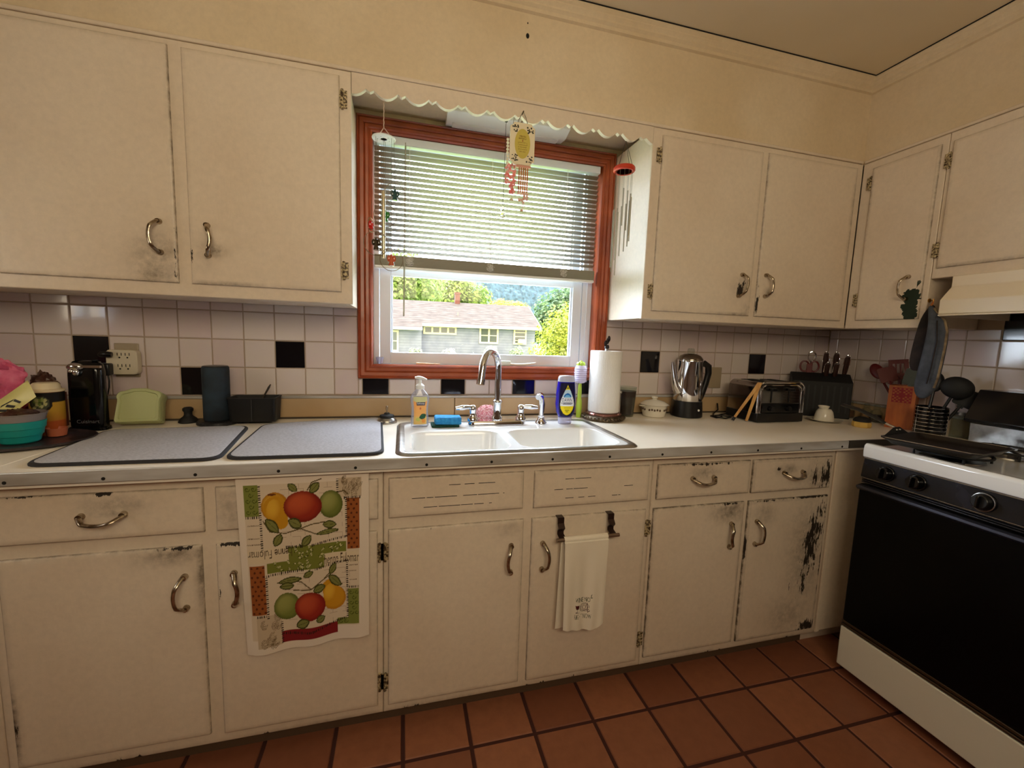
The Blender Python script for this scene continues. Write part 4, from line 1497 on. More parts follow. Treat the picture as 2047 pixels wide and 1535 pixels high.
# leafy green band across the middle
cv.rect(440, 575, 940, 660, (116, 120, 48))
cv.rect(260, 690, 740, 775, (116, 120, 48))
cv.rect(440, 640, 745, 715, (116, 120, 48))
for k in range(70):
    x, y = rnd.uniform(300, 920), rnd.uniform(585, 770)
    if (x > 760 and y > 650) or (x < 430 and y < 695):
        continue
    cv.leaf(x, y, rnd.uniform(26, 44), rnd.uniform(12, 18), rnd.uniform(0, 6.28), (214, 208, 150), (70, 74, 26))
cv.rect(110, 575, 440, 680, (216, 198, 168))
cv.rect(745, 660, 1060, 760, (216, 198, 168))
cv.text('henne Fulomar', 112, 585, 470, 650, (72, 50, 34), flip=True)
cv.text('henne Fulomar', 748, 672, 1056, 752, (72, 50, 34))
for y, a, b in ((385, 125, 215), (485, 120, 215), (535, 112, 220), (785, 965, 1045), (835, 965, 1035), (910, 970, 1030)):
    for x in range(a, b, 14):
        cv.line([(x, y), (x + 5, y - 8), (x + 9, y)], 4, (110, 88, 66))
stitch_v(230, 80, 590)
stitch_v(876, 50, 180)
stitch_v(948, 205, 540)
stitch_h(112, 215, 322)
stitch_h(930, 1070, 212)
stitch_h(420, 560, 578)
stitch_h(640, 950, 578, -45)
stitch_h(250, 560, 792, -20)
stitch_h(660, 950, 780, -40)
stitch_v(252, 800, 1130)
stitch_v(950, 740, 1240)
stitch_h(965, 1055, 972)
stitch_h(160, 240, 1108)
stitch_v(356, 1180, 1360)
stitch_h(366, 620, 1285, 25)
stitch_h(620, 940, 1305, -70)
# branches
for pts in ([(250, 350), (300, 440), (420, 465), (560, 430), (640, 405), (760, 395)], [(560, 435), (680, 485), (870, 480)], [(620, 130), (660, 70), (740, 45)], [(880, 160), (930, 150), (965, 180)],
            [(335, 860), (420, 845), (540, 870), (620, 935)], [(470, 935), (620, 940), (740, 870), (790, 850), (900, 940)], [(740, 865), (790, 830)]):
    cv.line(pts, 9, (92, 76, 44))
# fruit
def pear(cx, cy, rx, ry, up, c, l, d):
    cv.ell(cx, cy, rx, ry, c, soft=d, light=l)
    for k in range(1, 9):
        q = k / 8
        cv.ell(cx + up[0] * q, cy + up[1] * q, rx * (0.92 - 0.36 * q), ry * (0.92 - 0.36 * q), c)
    cv.ell(cx + up[0] * .35 - rx * .15, cy + up[1] * .35, rx * 0.62, ry * 0.9, c, light=l)
pear(350, 245, 112, 112, (40, 120), (196, 140, 32), (226, 178, 60), (160, 96, 24))
cv.ell(330, 150, 34, 9, (110, 60, 26))
cv.ell(815, 255, 103, 113, (112, 118, 52), soft=(66, 74, 28), light=(160, 160, 92))
cv.ell(578, 258, 160, 124, (150, 48, 30), soft=(96, 20, 20), light=(196, 92, 52))
cv.ell(410, 1060, 112, 110, (118, 124, 56), soft=(70, 78, 30), light=(158, 158, 88))
pear(828, 1050, 104, 100, (-50, -110), (200, 142, 32), (228, 180, 60), (166, 104, 26))
cv.ell(608, 1085, 135, 120, (150, 44, 30), soft=(104, 22, 22), light=(190, 84, 50))
for x, y, l, w_, r in ((465, 75, 90, 52, 0.7), (640, 150, 110, 62, -0.75), (270, 340, 150, 70, 0.85), (455, 360, 120, 74, 0.5), (330, 560, 110, 64, -1.0), (740, 415, 120, 56, 0.1), (680, 490, 200, 40, -0.1), (560, 575, 110, 60, -0.8),
                     (345, 860, 200, 48, -0.1), (355, 895, 120, 54, 0.0), (640, 960, 110, 66, -0.3), (780, 850, 150, 64, 0.75), (790, 840, 100, 52, -1.0), (480, 1240, 120, 74, -0.3), (660, 1220, 80, 60, -0.4), (560, 830, 90, 46, -0.4)):
    cv.leaf(x, y, l, w_, r, (124, 124, 66), (66, 66, 30))
t = thing('dish_towel', 'white dish towel printed with apples and pears hanging from a drawer', 'towel', (0.99, -0.62, 0.86))
TX0, TX1, TZ0, TZ1 = 0.826, 1.167, 0.362, 0.866
def towel_fn(u, v):
    k = 1 - v
    x = TX0 + (TX1 - TX0) * u + 0.022 * k * (1 - u) * 0.8
    y = -0.6185 - 0.004 - 0.006 * k * (1 + math.sin(u * 7.5 + 0.6)) - 0.004 * k * math.sin(u * 15)
    z = TZ0 + (TZ1 - TZ0) * v + k * (-0.012 * math.sin(u * 3.1) + 0.016 * u - 0.002 * math.sin(u * 15))
    return (x, y, z)
mb = MB()
mb.grid(towel_fn, 225, 290, col=cv.at)
mb.build('cloth', CLOTHP, t, angle=180)
mb = MB()
mb.grid(lambda u, v: (TX0 + (TX1 - TX0) * u, -0.6225 + 0.010 * v, 0.866 + 0.003 * math.sin(v * 3.14)), 30, 4)
mb.build('tucked_fold', mat('white_cotton', (226, 212, 196), 0.95), t)

# over-door towel bar with a white hand towel
t = thing('towel_bar', 'bronze over-door towel bar on the sink cabinet door', 'towel bar', (1.86, -0.64, 0.66))
DKB = mat('dark_bronze', (62, 46, 40), 0.35, 0.6)
for x in (1.768, 1.950):
    mb = MB()
    prof = [(-0.603, 0.6865), (-0.6265, 0.6865), (-0.6265, 0.668), (-0.638, 0.655), (-0.6265, 0.642), (-0.6265, 0.632), (-0.646, 0.626)]
    for (y0, z0), (y1, z1) in zip(prof[:-1], prof[1:]):
        dx = Vector((0, y1 - y0, z1 - z0)).normalized().cross(Vector((1, 0, 0))) * 0.0012
        vs = []
        for a in (-0.011, 0.011):
            for (y, z) in ((y0, z0), (y1, z1)):
                for s in (-1, 1):
                    vs.append((x + a, y + dx.y * s, z + dx.z * s))
        mb.add(vs, [(0, 1, 3, 2), (4, 6, 7, 5), (0, 4, 5, 1), (2, 3, 7, 6), (0, 2, 6, 4), (1, 5, 7, 3)])
    mb.build('door_hook', DKB, t)
mb = MB()
mb.cyl((1.748, -0.648, 0.621), (1.972, -0.648, 0.621), 0.0062, seg=12)
mb.build('rail', mat('bronze_rail', (140, 118, 100), 0.3, 0.7), t)
cv = Canvas(0, 0, 150, 322, 1.3, (236, 226, 208))
INK = (78, 82, 56)
cv.text('WINE NOT', 44, 205, 104, 221, INK)
cv.line([(98, 205), (101, 194)], 2, INK)
cv.ell(52, 238, 7, 9, (84, 26, 28))
cv.rect(44, 226, 60, 233, (236, 226, 208))
cv.line([(45, 232), (46, 240), (52, 246), (58, 240), (59, 232)], 1.5, (84, 60, 50))
cv.line([(52, 246), (52, 256), (46, 258), (58, 258)], 2, (84, 60, 50))
for r in (15, 11, 6):
    cv.line([(78 + r * 1.1 * math.cos(a * .33 + .4), 241 + r * math.sin(a * .33 + .4)) for a in range(19)], 1.8, (96, 70, 62))
cv.line([(88, 226), (90, 258), (96, 252)], 2, (96, 70, 62))
cv.text('RIGHT NOW', 42, 264, 102, 281, INK)
t2 = thing('hand_towel', 'narrow white hand towel with embroidered lettering on the bronze bar', 'towel', (1.85, -0.655, 0.62))
def ht(u, v):
    # v from 0 (bottom, front) to 1 (over the rail)
    z = 0.318 + 0.302 * v
    k = 1 - v
    wdt = 0.156 - 0.012 * k
    x = 1.772 + wdt * u + 0.004 * k
    y = -0.6605 - 0.006 * k - 0.0045 * math.sin(u * 9 + 0.5) * min(1, k * 2.5) - 0.003 * math.sin(u * 21) * k
    if v > 0.985:
        y += 0.004
        z += 0.0
    z += k * (-0.014 * math.sin(u * 2.6) + 0.012 * (u > 0.85) * (u - 0.85) / 0.15)
    return (x, y, z)
mb = MB()
mb.grid(ht, 130, 230, col=cv.at)
mb.build('front_fold', CLOTHP, t2, angle=180)
mb = MB()
def htb(u, v):
    if v > 0.5:
        a = (v - 0.5) / 0.5 * math.pi
        return (1.772 + 0.156 * u, -0.648 - 0.0092 * math.cos(math.pi - a) * -1 - 0.0, 0.621 + 0.0092 * math.sin(a))
    return (1.762 + 0.158 * u, -0.6375 - 0.0 + 0.003 * math.sin(u * 8), 0.300 + 0.321 * (v / 0.5))
mb.grid(lambda u, v: (1.772 + 0.156 * u, -0.648 - 0.0105 * math.cos(v * math.pi), 0.6205 + 0.0105 * math.sin(v * math.pi)), 30, 12)
mb.grid(lambda u, v: (1.760 + 0.16 * u + 0.008 * v * (1 - u), -0.6375 + 0.002 * math.sin(u * 8) * (1 - v), 0.302 + 0.3185 * v), 30, 20)
mb.build('back_fold', mat('white_terry', (236, 226, 208), 0.95, bmp=0.3, bscale=400), t2, angle=180)

# ------------------------------------------------------------------ things on the left worktop
MATG = mat('grey_microfibre', (216, 214, 220), 0.95, c2=(180, 178, 184), scale=120, stretch=(1, 4, 1), bmp=0.8, bscale=500)
MATE = mat('charcoal_binding', (44, 42, 46), 0.9)
def dry_mat(label, q, r=0.05):
    """q: four corners, front-left, front-right, back-right, back-left"""
    c = [sum(p[0] for p in q) / 4, sum(p[1] for p in q) / 4]
    t = thing('drying_mat', label, 'mat', (c[0], c[1], CT))
    out = []
    for i in range(4):
        p, a, b = Vector(q[i]), Vector(q[i - 1]), Vector(q[(i + 1) % 4])
        da, db = (a - p).normalized(), (b - p).normalized()
        for k in range(7):
            s = k / 6
            out.append((p + da * r * (1 - s) ** 2 + db * r * s ** 2))
    C = Vector(c)
    mb = MB()
    n = len(out)
    vs = []
    for ins, z in ((0.0, 0.0006), (0.0, 0.005), (0.004, 0.008), (0.010, 0.0085), (0.013, 0.0075)):
        for p in out:
            d = (C - p).normalized()
            vs.append((p.x + d.x * ins, p.y + d.y * ins, CT + z))
    fs = [(i * n + k, i * n + (k + 1) % n, (i + 1) * n + (k + 1) % n, (i + 1) * n + k) for i in range(4) for k in range(n)] + [tuple(range(n))[::-1]]
    mb.add(vs, fs)
    mb.build('edge_binding', MATE, t, angle=60)
    mb = MB()
    vs = []
    for ins, z in ((0.010, 0.003), (0.0115, 0.0085), (0.016, 0.0095)):
        for p in out:
            d = (C - p).normalized()
            vs.append((p.x + d.x * ins, p.y + d.y * ins, CT + z))
    fs = [(i * n + k, i * n + (k + 1) % n, (i + 1) * n + (k + 1) % n, (i + 1) * n + k) for i in range(2) for k in range(n)] + [tuple(range(2 * n, 3 * n))]
    mb.add(vs, fs)
    mb.build('pile_top', MATG, t, angle=60)
    return t
dry_mat('grey drying mat in front of the speaker and sandwich box', [(0.352, -0.598), (0.783, -0.600), (0.722, -0.165), (0.306, -0.195)])
dry_mat('grey drying mat beside the sink, right of the other mat', [(0.789, -0.600), (1.209, -0.606), (1.178, -0.040), (0.758, -0.150)])

# serving tray and what stands on it
t = thing('serving_tray', 'dark oval tray under the sweets at the left end of the worktop', 'tray', (0.15, -0.33, CT))
mb = MB()
mb.lathe([(0.86, 0.0005), (0.96, 0.004), (1.0, 0.012), (0.985, 0.013), (0.93, 0.006), (0.0, 0.005)], (0.152, -0.325, CT), 48, sx=0.19, sy=0.138)
mb.build('tray_body', mat('dark_tray', (46, 40, 46), 0.3, c2=(66, 56, 60), scale=30), t)
ZT = CT + 0.0065
TEAL = mat('teal_silicone', (24, 150, 142), 0.4)
t = thing('collapsible_bowl', 'teal collapsible bowl with a clear rim on the oval tray', 'bowl', (0.182, -0.345, ZT))
mb = MB()
mb.lathe([(0.036, 0), (0.041, 0.004), (0.045, 0.022), (0.048, 0.023), (0.051, 0.042), (0.0535, 0.043), (0.056, 0.064), (0.053, 0.064), (0.045, 0.03), (0.038, 0.008), (0, 0.008)], (0.182, -0.345, ZT), 32)
mb.build('bowl_body', TEAL, t, angle=25)
mb = MB()
mb.lathe([(0.0545, 0.0645), (0.059, 0.084), (0.061, 0.085), (0.059, 0.087), (0.057, 0.084), (0.053, 0.0645)], (0.182, -0.345, ZT), 32)
mb.build('clear_rim', clear('frosted_rim', (210, 205, 205), 0.45, (190, 180, 180)), t)
def crumple(name, label, cat, c, dims, seed, mats, amp=0.35):
    mb = MB()
    def fn(d):
        return 1 + amp * mnoise.noise(d * 2.2 + Vector((seed, 0, 0))) + amp * 0.5 * mnoise.noise(d * 6 + Vector((0, seed, 0)))
    mb.ball(c, *dims, seg=26, rings=18, fn=fn)
    o = mb.build(name, mats, None, angle=22, origin=(c[0], c[1], c[2] - dims[2]))
    return tag(o, label, cat)
SWEET = mat('brown_wrapper', (78, 46, 36), 0.35, c2=(46, 24, 20), scale=60)
crumple('sweet_wrapper', 'dark brown crumpled sweet wrapper inside the teal bowl', 'wrapper', (0.180, -0.345, ZT + 0.070), (0.046, 0.044, 0.026), 3, SWEET)
t = thing('sweet_bag', 'open pink sweet bag standing upright at the far left', 'bag', (0.075, -0.24, ZT))
mb = MB()
PINK = mat('pink_foil', (226, 112, 146), 0.35, c2=(206, 84, 122), scale=40)
def bagfn(u, v):
    a = u * 2 * math.pi
    w = 0.055 * (1 - 0.35 * v)
    dpt = 0.030 * (1 - 0.8 * v) + 0.003
    x = 0.072 + w * math.cos(a) + 0.014 * fbm(u * 5, v * 5, 2)+ 0.02 * v
    y = -0.235 + dpt * math.sin(a) + 0.010 * fbm(u * 6, v * 6, 7)
    z = ZT + 0.002 + 0.235 * v * (1 - 0.16 * abs(math.cos(a * 0.5 + 0.4)) * v) + 0.008 * v * fbm(u * 8, v * 8, 4)
    return (x, y, z)
mb.grid(bagfn, 40, 26)
mb.build('bag_body', PINK, t, angle=24, solid=0.0008)
mb = MB()
mb.ball((0.054, -0.272, ZT + 0.165), 0.017, 0.006, 0.026, fn=lambda d: 1 + 0.3 * mnoise.noise(d * 3))
mb.ball((0.040, -0.272, ZT + 0.125), 0.012, 0.006, 0.014, fn=lambda d: 1 + 0.3 * mnoise.noise(d * 4))
mb.build('printed_patch', mat('dark_print', (44, 34, 30), 0.4), t, smooth=False)
crumple('sweet_wrapper', 'brown crumpled wrapper behind the pink bag', 'wrapper', (0.118, -0.150, ZT + 0.150), (0.034, 0.022, 0.034), 9, mat('brown_foil', (92, 62, 48), 0.3, c2=(60, 30, 24), scale=40), 0.5)
mb = MB()
mb.box(0.078, 0.156, -0.185, -0.115, ZT + 0.0008, ZT + 0.118)
tag(mb.build('sweet_box', mat('dull_red_carton', (120, 62, 50), 0.6, c2=(96, 52, 40), scale=12), None, bevel=0.002, origin=(0.117, -0.15, ZT)), 'dull red carton behind the sweet bags, under the brown wrapper', 'box')
# pale yellow packet leaning on the bowl
t = thing('candy_packet', 'pale yellow candy packet with black lettering leaning over the teal bowl', 'packet', (0.14, -0.30, ZT + 0.03))
A, B_, Cc_ = Vector((0.072, -0.318, 0.998)), Vector((0.185, -0.306, 1.098)), Vector((0.150, -0.352, 1.012))
e1 = (B_ - A)
e2 = Vector((0.034, -0.026, -0.046))
nrm = e1.cross(e2).normalized()
def pk(u, v, s=1.0, off=0.0):
    b = 0.008 * math.sin(math.pi * min(1, max(0, u))) * math.sin(math.pi * min(1, max(0, v)))
    return A + e1 * u + e2 * v + nrm * (s * b + off)
sgn = 1 if nrm.y < 0 else -1
mb = MB()
mb.grid(lambda u, v: pk(u, v, sgn), 14, 8)
mb.grid(lambda u, v: pk(u, v, -sgn), 14, 8)
mb.build('packet_body', mat('pale_yellow_film', (224, 216, 140), 0.35), t)
mb = MB()
for u0, v0, u1, v1, wv in ((0.08, 0.45, 0.30, 0.62, 0.05), (0.12, 0.70, 0.36, 0.88, 0.06), (0.34, 0.58, 0.46, 0.80, 0.05), (0.42, 0.50, 0.66, 0.56, 0.04), (0.50, 0.62, 0.60, 0.86, 0.05), (0.66, 0.60, 0.72, 0.84, 0.04), (0.10, 0.20, 0.26, 0.24, 0.05)):
    mb.add([pk(u0, v0, sgn, 0.0012 * sgn), pk(u0 + wv, v0 - 0.05, sgn, 0.0012 * sgn), pk(u1 + wv, v1 - 0.03, sgn, 0.0012 * sgn), pk(u1, v1, sgn, 0.0012 * sgn)], [(0, 1, 2, 3)])
mb.build('black_marking', mat('black_print', (24, 20, 18), 0.5), t, smooth=False)
# yellow canister
t = thing('canister', 'yellow orange canister with dark label band and cream lid', 'canister', (0.178, -0.234, ZT))
mb = MB()
mb.lathe([(0.036, 0.0), (0.038, 0.003), (0.040, 0.135)], (0.178, -0.234, ZT), 32)
cv = Canvas(0, 0, 100, 60, 2, (186, 142, 44))
cv.rect(0, 42, 100, 60, (176, 84, 36))
cv.put(np.clip((cv.Y - 26) / 26, 0, 1), (176, 84, 36), 0.8)
cv.rect(0, 0, 100, 14, (26, 22, 20))
cv.rect(56, 0, 64, 40, (26, 22, 20))
cv.ell(78, 15, 11, 13, (26, 22, 20))
cv.ell(78, 15, 8.5, 10.5, (70, 74, 56))
for k in range(14):
    cv.ell(78 + rnd.uniform(-6, 6), 15 + rnd.uniform(-7, 7), 2, 2.4, rnd.choice([(150, 160, 90), (120, 140, 70), (190, 186, 130)]))
cv.line([(74, 27), (70, 36), (64, 44)], 2, (60, 34, 22))
mbk = MB()
mbk.grid(lambda u, v: (0.178 + (0.0383 + 0.002 * v) * math.cos(u * 6.2832 + 0.0), -0.234 + (0.0383 + 0.002 * v) * math.sin(u * 6.2832), ZT + 0.004 + 0.130 * v), 120, 40, col=cv.at)
mb.build('body', mat('orange_tin', (176, 108, 40), 0.4), t)
mbk.build('label', PRINT, t, angle=180)
mb = MB()
mb.lathe([(0.0425, 0.1355), (0.0425, 0.141), (0.034, 0.144), (0.031, 0.158), (0.027, 0.162), (0, 0.163)], (0.178, -0.234, ZT), 32)
mb.build('lid', mat('cream_plastic', (224, 206, 168), 0.4), t)
mb = MB()
mb.lathe([(0.017, 0), (0.021, 0.002), (0.025, 0.026), (0.0235, 0.026), (0.019, 0.004), (0, 0.004)], (0.222, -0.272, ZT), 28)
tag(mb.build('dish', mat('orange_translucent_plastic', (190, 104, 72), 0.3), None, origin=(0.222, -0.272, ZT)), 'small orange plastic dish at the foot of the canister', 'dish')

# electric can opener
t = thing('can_opener', 'black electric can opener with a chrome lever on top', 'can opener', (0.245, -0.13, CT))
mb = MB()
vs, fs = [], []
for z, e in ((0.0005, 0.0), (0.010, 0.001), (0.012, 0.005), (0.10, 0.005), (0.20, 0.006), (0.222, 0.010), (0.231, 0.020), (0.234, 0.034)):
    for x, y in rrect(0.184 + e, 0.292 - e, -0.182 + e, -0.128 - e * 0.5, 0.020):
        vs.append((x, y, CT + z))
fs = [(i * 28 + k, i * 28 + (k + 1) % 28, (i + 1) * 28 + (k + 1) % 28, (i + 1) * 28 + k) for i in range(7) for k in range(28)] + [tuple(range(196, 224)), tuple(range(28))[::-1]]
mb.add(vs, fs)
mb.build('body', BLACKG, t, angle=50)
mb = MB()
yf = -0.182 + 0.004
mb.ball((0.222, yf, CT + 0.214), 0.024, 0.012, 0.013)
mb.box(0.235, 0.292, yf - 0.006, yf + 0.004, CT + 0.212, CT + 0.220)
mb.ball((0.226, yf - 0.004, CT + 0.196), 0.010, 0.008, 0.012)
mb.ball((0.212, yf - 0.003, CT + 0.200), 0.008, 0.006, 0.006)
mb.build('lever', CHROME, t)
lettering('lettering', 'Cuisinart', lambda u, v: (0.215 + 0.062 * u, -0.1776, CT + 0.026 + 0.012 * v), mat('grey_print', (110, 110, 116), 0.4), t)

# sandwich box shaped like a slice of bread
t = thing('sandwich_box', 'pale green sandwich box shaped like a bread slice, leaning on the wall', 'lunch box', (0.352, -0.12, CT))
GRN = mat('pale_green_plastic', (186, 192, 138), 0.45)
def bread(s):
    pts = [(-0.060, 0.0), (0.060, 0.0), (0.064, 0.006), (0.062, 0.055), (0.061, 0.072)]
    for k in range(0, 9):
        a = math.radians(-35 + 130 * k / 8)
        pts.append((0.046 + 0.019 * math.cos(a), 0.093 + 0.019 * math.sin(a)))
    pts.append((0.02, 0.121))
    R_ = [(-x, z) for x, z in pts[::-1] if z > 0.004]
    full = pts + R_
    cx, cz = 0.0, 0.06
    return [(cx + (x - cx) * s, cz + (z - cz) * s) for x, z in full]
lean = math.radians(20)
fw = rot2(0, 0, math.radians(6))
def bp(x, z, d):
    yy = -0.150 + math.sin(lean) * z + math.cos(lean) * d
    zz = CT + 0.0015 + math.cos(lean) * z - math.sin(lean) * d + 0.021
    q = fw(x, yy + 0.12, zz)
    return (0.362 + q[0], -0.12 + q[1], q[2])
mb = MB()
L = [(0.90, 0.002), (0.96, 0.0), (1.0, 0.004), (1.0, 0.026)]
bb = [bread(s) for s, d in L]
n = len(bb[0])
vs = [bp(x, z, d) for (s, d), poly in zip(L, bb) for x, z in poly]
fs = [(i * n + k, i * n + (k + 1) % n, (i + 1) * n + (k + 1) % n, (i + 1) * n + k) for i in range(3) for k in range(n)] + [tuple(range(3 * n, 4 * n))]
inn = bread(0.80)
b0 = len(vs)
vs += [bp(x, z, 0.002) for x, z in bread(0.83)] + [bp(x, z, 0.006) for x, z in inn]
fs += [(k, (k + 1) % n, b0 + (k + 1) % n, b0 + k) for k in range(n)] + [(b0 + k, b0 + (k + 1) % n, b0 + n + (k + 1) % n, b0 + n + k) for k in range(n)] + [tuple(b0 + n + k for k in range(n))]
mb.add(vs, fs)
mb.build('front_shell', GRN, t, angle=35)
mb = MB()
L = [(1.0, 0.0285), (1.0, 0.052), (0.94, 0.058)]
bb = [bread(s) for s, d in L]
vs = [bp(x, z, d) for (s, d), poly in zip(L, bb) for x, z in poly]
fs = [(i * n + k, i * n + (k + 1) % n, (i + 1) * n + (k + 1) % n, (i + 1) * n + k) for i in range(2) for k in range(n)] + [tuple(range(2 * n, 3 * n)), tuple(range(n))[::-1]]
mb.add(vs, fs)
mb.build('back_shell', GRN, t, angle=35)

# outlet with a six-way adapter and two plugs
BEIGE = mat('beige_cover_plate', (168, 152, 126), 0.4)
def outlet(label, x0, x1, z0, z1):
    t = thing('outlet_plate', label, 'outlet', ((x0 + x1) / 2, 0, (z0 + z1) / 2))
    mb = MB()
    mb.box(x0, x1, -0.006, -0.0002, z0, z1)
    mb.build('cover_plate', BEIGE, t, bevel=0.003)
    return t
outlet('beige outlet cover plate behind the six way adapter', 0.236, 0.312, 1.078, 1.203)
t = thing('outlet_adapter', 'beige six way plug adapter on the wall left of the speaker', 'adapter', (0.272, -0.02, 1.14))
mb = MB()
mb.prism(rrect(0.226, 0.321, 1.090, 1.180, 0.014), lambda a, b, q: (a, q, b), -0.0065, -0.036)
mb.build('body', mat('beige_plastic', (214, 202, 176), 0.4), t, bevel=0.003)
mb = MB()
for x in (0.268, 0.292):
    for z in (1.164, 1.123):
        for s in (-1, 1):
            mb.box(x + s * 0.006 - 0.0011, x + s * 0.006 + 0.0011, -0.0366, -0.0345, z - 0.005, z + 0.005)
        mb.cyl((x, -0.0366, z - 0.012), (x, -0.0345, z - 0.012), 0.0028, seg=10)
mb.build('socket_slot', DARK, t, smooth=False)
t = thing('plug', 'black flat plug in the upper left socket of the adapter', 'plug', (0.238, -0.045, 1.165))
mb = MB()
mb.tube([(0.252, -0.0475, 1.163), (0.240, -0.049, 1.164), (0.222, -0.049, 1.163), (0.214, -0.047, 1.160)], [0.009, 0.0105, 0.010, 0.006], 10)
mb.build('body', BLACKP, t)
t = thing('plug', 'black square power plug in the lower left socket, cord hanging down', 'plug', (0.235, -0.055, 1.115))
mb = MB()
mb.box(0.206, 0.250, -0.066, -0.0368, 1.088, 1.132)
mb.build('body', BLACKP, t, bevel=0.005)
mb = MB()
mb.tube([(0.239, -0.052, 1.087), (0.242, -0.053, 1.07), (0.240, -0.052, 1.045), (0.232, -0.048, 1.02), (0.222, -0.045, 1.012), (0.214, -0.045, 1.03), (0.206, -0.05, 1.06)], 0.0022, 6)
mb.build('cord', BLACKP, t)

# little black stopper, speaker, coaster, basket
t = thing('bottle_stopper', 'small black rubber stopper on the worktop left of the speaker', 'stopper', (0.483, -0.062, CT))
mb = MB()
mb.lathe([(0.030, 0.0005), (0.032, 0.004), (0.026, 0.016), (0.016, 0.024), (0.013, 0.03), (0.013, 0.04), (0.017, 0.046), (0.017, 0.054), (0.012, 0.058), (0, 0.059)], (0.483, -0.060, CT), 24)
mb.build('body', BLACKM, t)
t = thing('coaster', 'round black trivet under the cylindrical speaker', 'trivet', (0.592, -0.092, CT))
mb = MB()
mb.lathe([(0.064, 0.0005), (0.067, 0.004), (0.066, 0.012), (0.060, 0.0155), (0.052, 0.016), (0, 0.016)], (0.592, -0.092, CT), 40)
mb.build('disc', mat('black_flecked', (22, 22, 24), 0.4, c2=(60, 60, 62), scale=160, lo=0.55, hi=0.66), t)
t = thing('smart_speaker', 'tall dark blue fabric covered cylindrical speaker on a black trivet', 'speaker', (0.590, -0.090, CT + 0.016))
mb = MB()
mb.lathe([(0.040, 0.0163), (0.043, 0.020), (0.0435, 0.20), (0.0425, 0.212), (0.041, 0.214)], (0.590, -0.090, CT), 48)
mb.build('fabric_sleeve', mat('blue_speaker_fabric', (38, 56, 70), 0.75, c2=(24, 32, 40), scale=14, bmp=0.5, bscale=700), t)
mb = MB()
mb.lathe([(0.0412, 0.2142), (0.040, 0.217), (0.036, 0.218), (0, 0.2175)], (0.590, -0.090, CT), 48)
mb.build('top_cap', BLACKP, t)
t = thing('utensil_basket', 'black mesh sink basket with a thin tool sticking out', 'basket', (0.715, -0.08, CT + 0.0095))
mb = MB()
zb = CT + 0.0098
L = [(0.006, 0.0), (0.004, 0.002), (0.0, 0.086), (-0.002, 0.088), (-0.002, 0.091), (0.004, 0.091), (0.007, 0.084), (0.010, 0.006)]
vs = []
for e, z in L:
    for x, y in rrect(0.634 + e, 0.796 - e, -0.128 + e, -0.034 - e, 0.014):
        vs.append((x, y, zb + z))
fs = [(i * 28 + k, i * 28 + (k + 1) % 28, (i + 1) * 28 + (k + 1) % 28, (i + 1) * 28 + k) for i in range(7) for k in range(28)] + [tuple(range(28))[::-1], tuple(range(196, 224))]
mb.add(vs, fs)
mb.build('basket_body', BLACKM, t, angle=50)
mb = MB()
mb.box(0.714, 0.717, -0.1282, -0.1265, zb + 0.004, zb + 0.09)
mb.build('divider_rib', mat('dark_rib', (44, 44, 46), 0.5), t)
mb = MB()
mb.tube([(0.700, -0.075, zb + 0.008), (0.742, -0.060, zb + 0.095), (0.756, -0.055, zb + 0.123), (0.762, -0.054, zb + 0.135)], [0.003, 0.003, 0.004, 0.002], 8)
tag(mb.build('peeler', mat('dark_steel', (70, 62, 54), 0.4, 0.6), None, origin=(0.73, -0.065, zb)), 'thin dark kitchen tool standing in the black basket', 'utensil')

# ------------------------------------------------------------------ things round the sink
t = thing('sink_strainer', 'chrome and black sink strainer with knob, left of the sink rim', 'strainer', (1.205, -0.125, CT))
mb = MB()
mb.lathe([(0.038, 0.0004), (0.0395, 0.006), (0.036, 0.014), (0.029, 0.021)], (1.200, -0.128, CT), 28)
mb.build('basket', STEEL, t)
mb = MB()
mb.lathe([(0.0285, 0.0212), (0.030, 0.025), (0.027, 0.031), (0.012, 0.035), (0.010, 0.040), (0.004, 0.041)], (1.200, -0.128, CT), 24)
mb.build('rubber_seal', BLACKM, t)
mb = MB()
mb.lathe([(0.003, 0.041), (0.003, 0.052), (0.0048, 0.053), (0.0048, 0.066), (0.003, 0.068), (0, 0.068)], (1.200, -0.128, CT), 14)
mb.build('knob', mat('worn_brass_pin', (150, 132, 108), 0.4, 0.6), t)

def superell(mb, rows, c, rz=0.0, seg=36, p=3.0, mi=0):
    """bottle body: rows of (z, half width, half depth)"""
    vs, fs = [], []
    ca, sa = math.cos(rz), math.sin(rz)
    for z, a, b in rows:
        for k in range(seg):
            t_ = 2 * math.pi * k / seg
            u = math.copysign(abs(math.cos(t_)) ** (2 / p), math.cos(t_)) * a
            v = math.copysign(abs(math.sin(t_)) ** (2 / p), math.sin(t_)) * b
            vs.append((c[0] + u * ca - v * sa, c[1] + u * sa + v * ca, c[2] + z))
    for i in range(len(rows) - 1):
        for k in range(seg):
            l = (k + 1) % seg
            fs.append((i * seg + k, i * seg + l, (i + 1) * seg + l, (i + 1) * seg + k))
    fs += [tuple(range(seg))[::-1], tuple(range((len(rows) - 1) * seg, len(rows) * seg))]
    return mb.add(vs, fs, mi)
def rowat(rows, z):
    for (z0, a0, b0), (z1, a1, b1) in zip(rows[:-1], rows[1:]):
        if z0 <= z <= z1:
            k = (z - z0) / max(1e-9, z1 - z0)
            return a0 + (a1 - a0) * k, b0 + (b1 - b0) * k
    return rows[-1][1:]
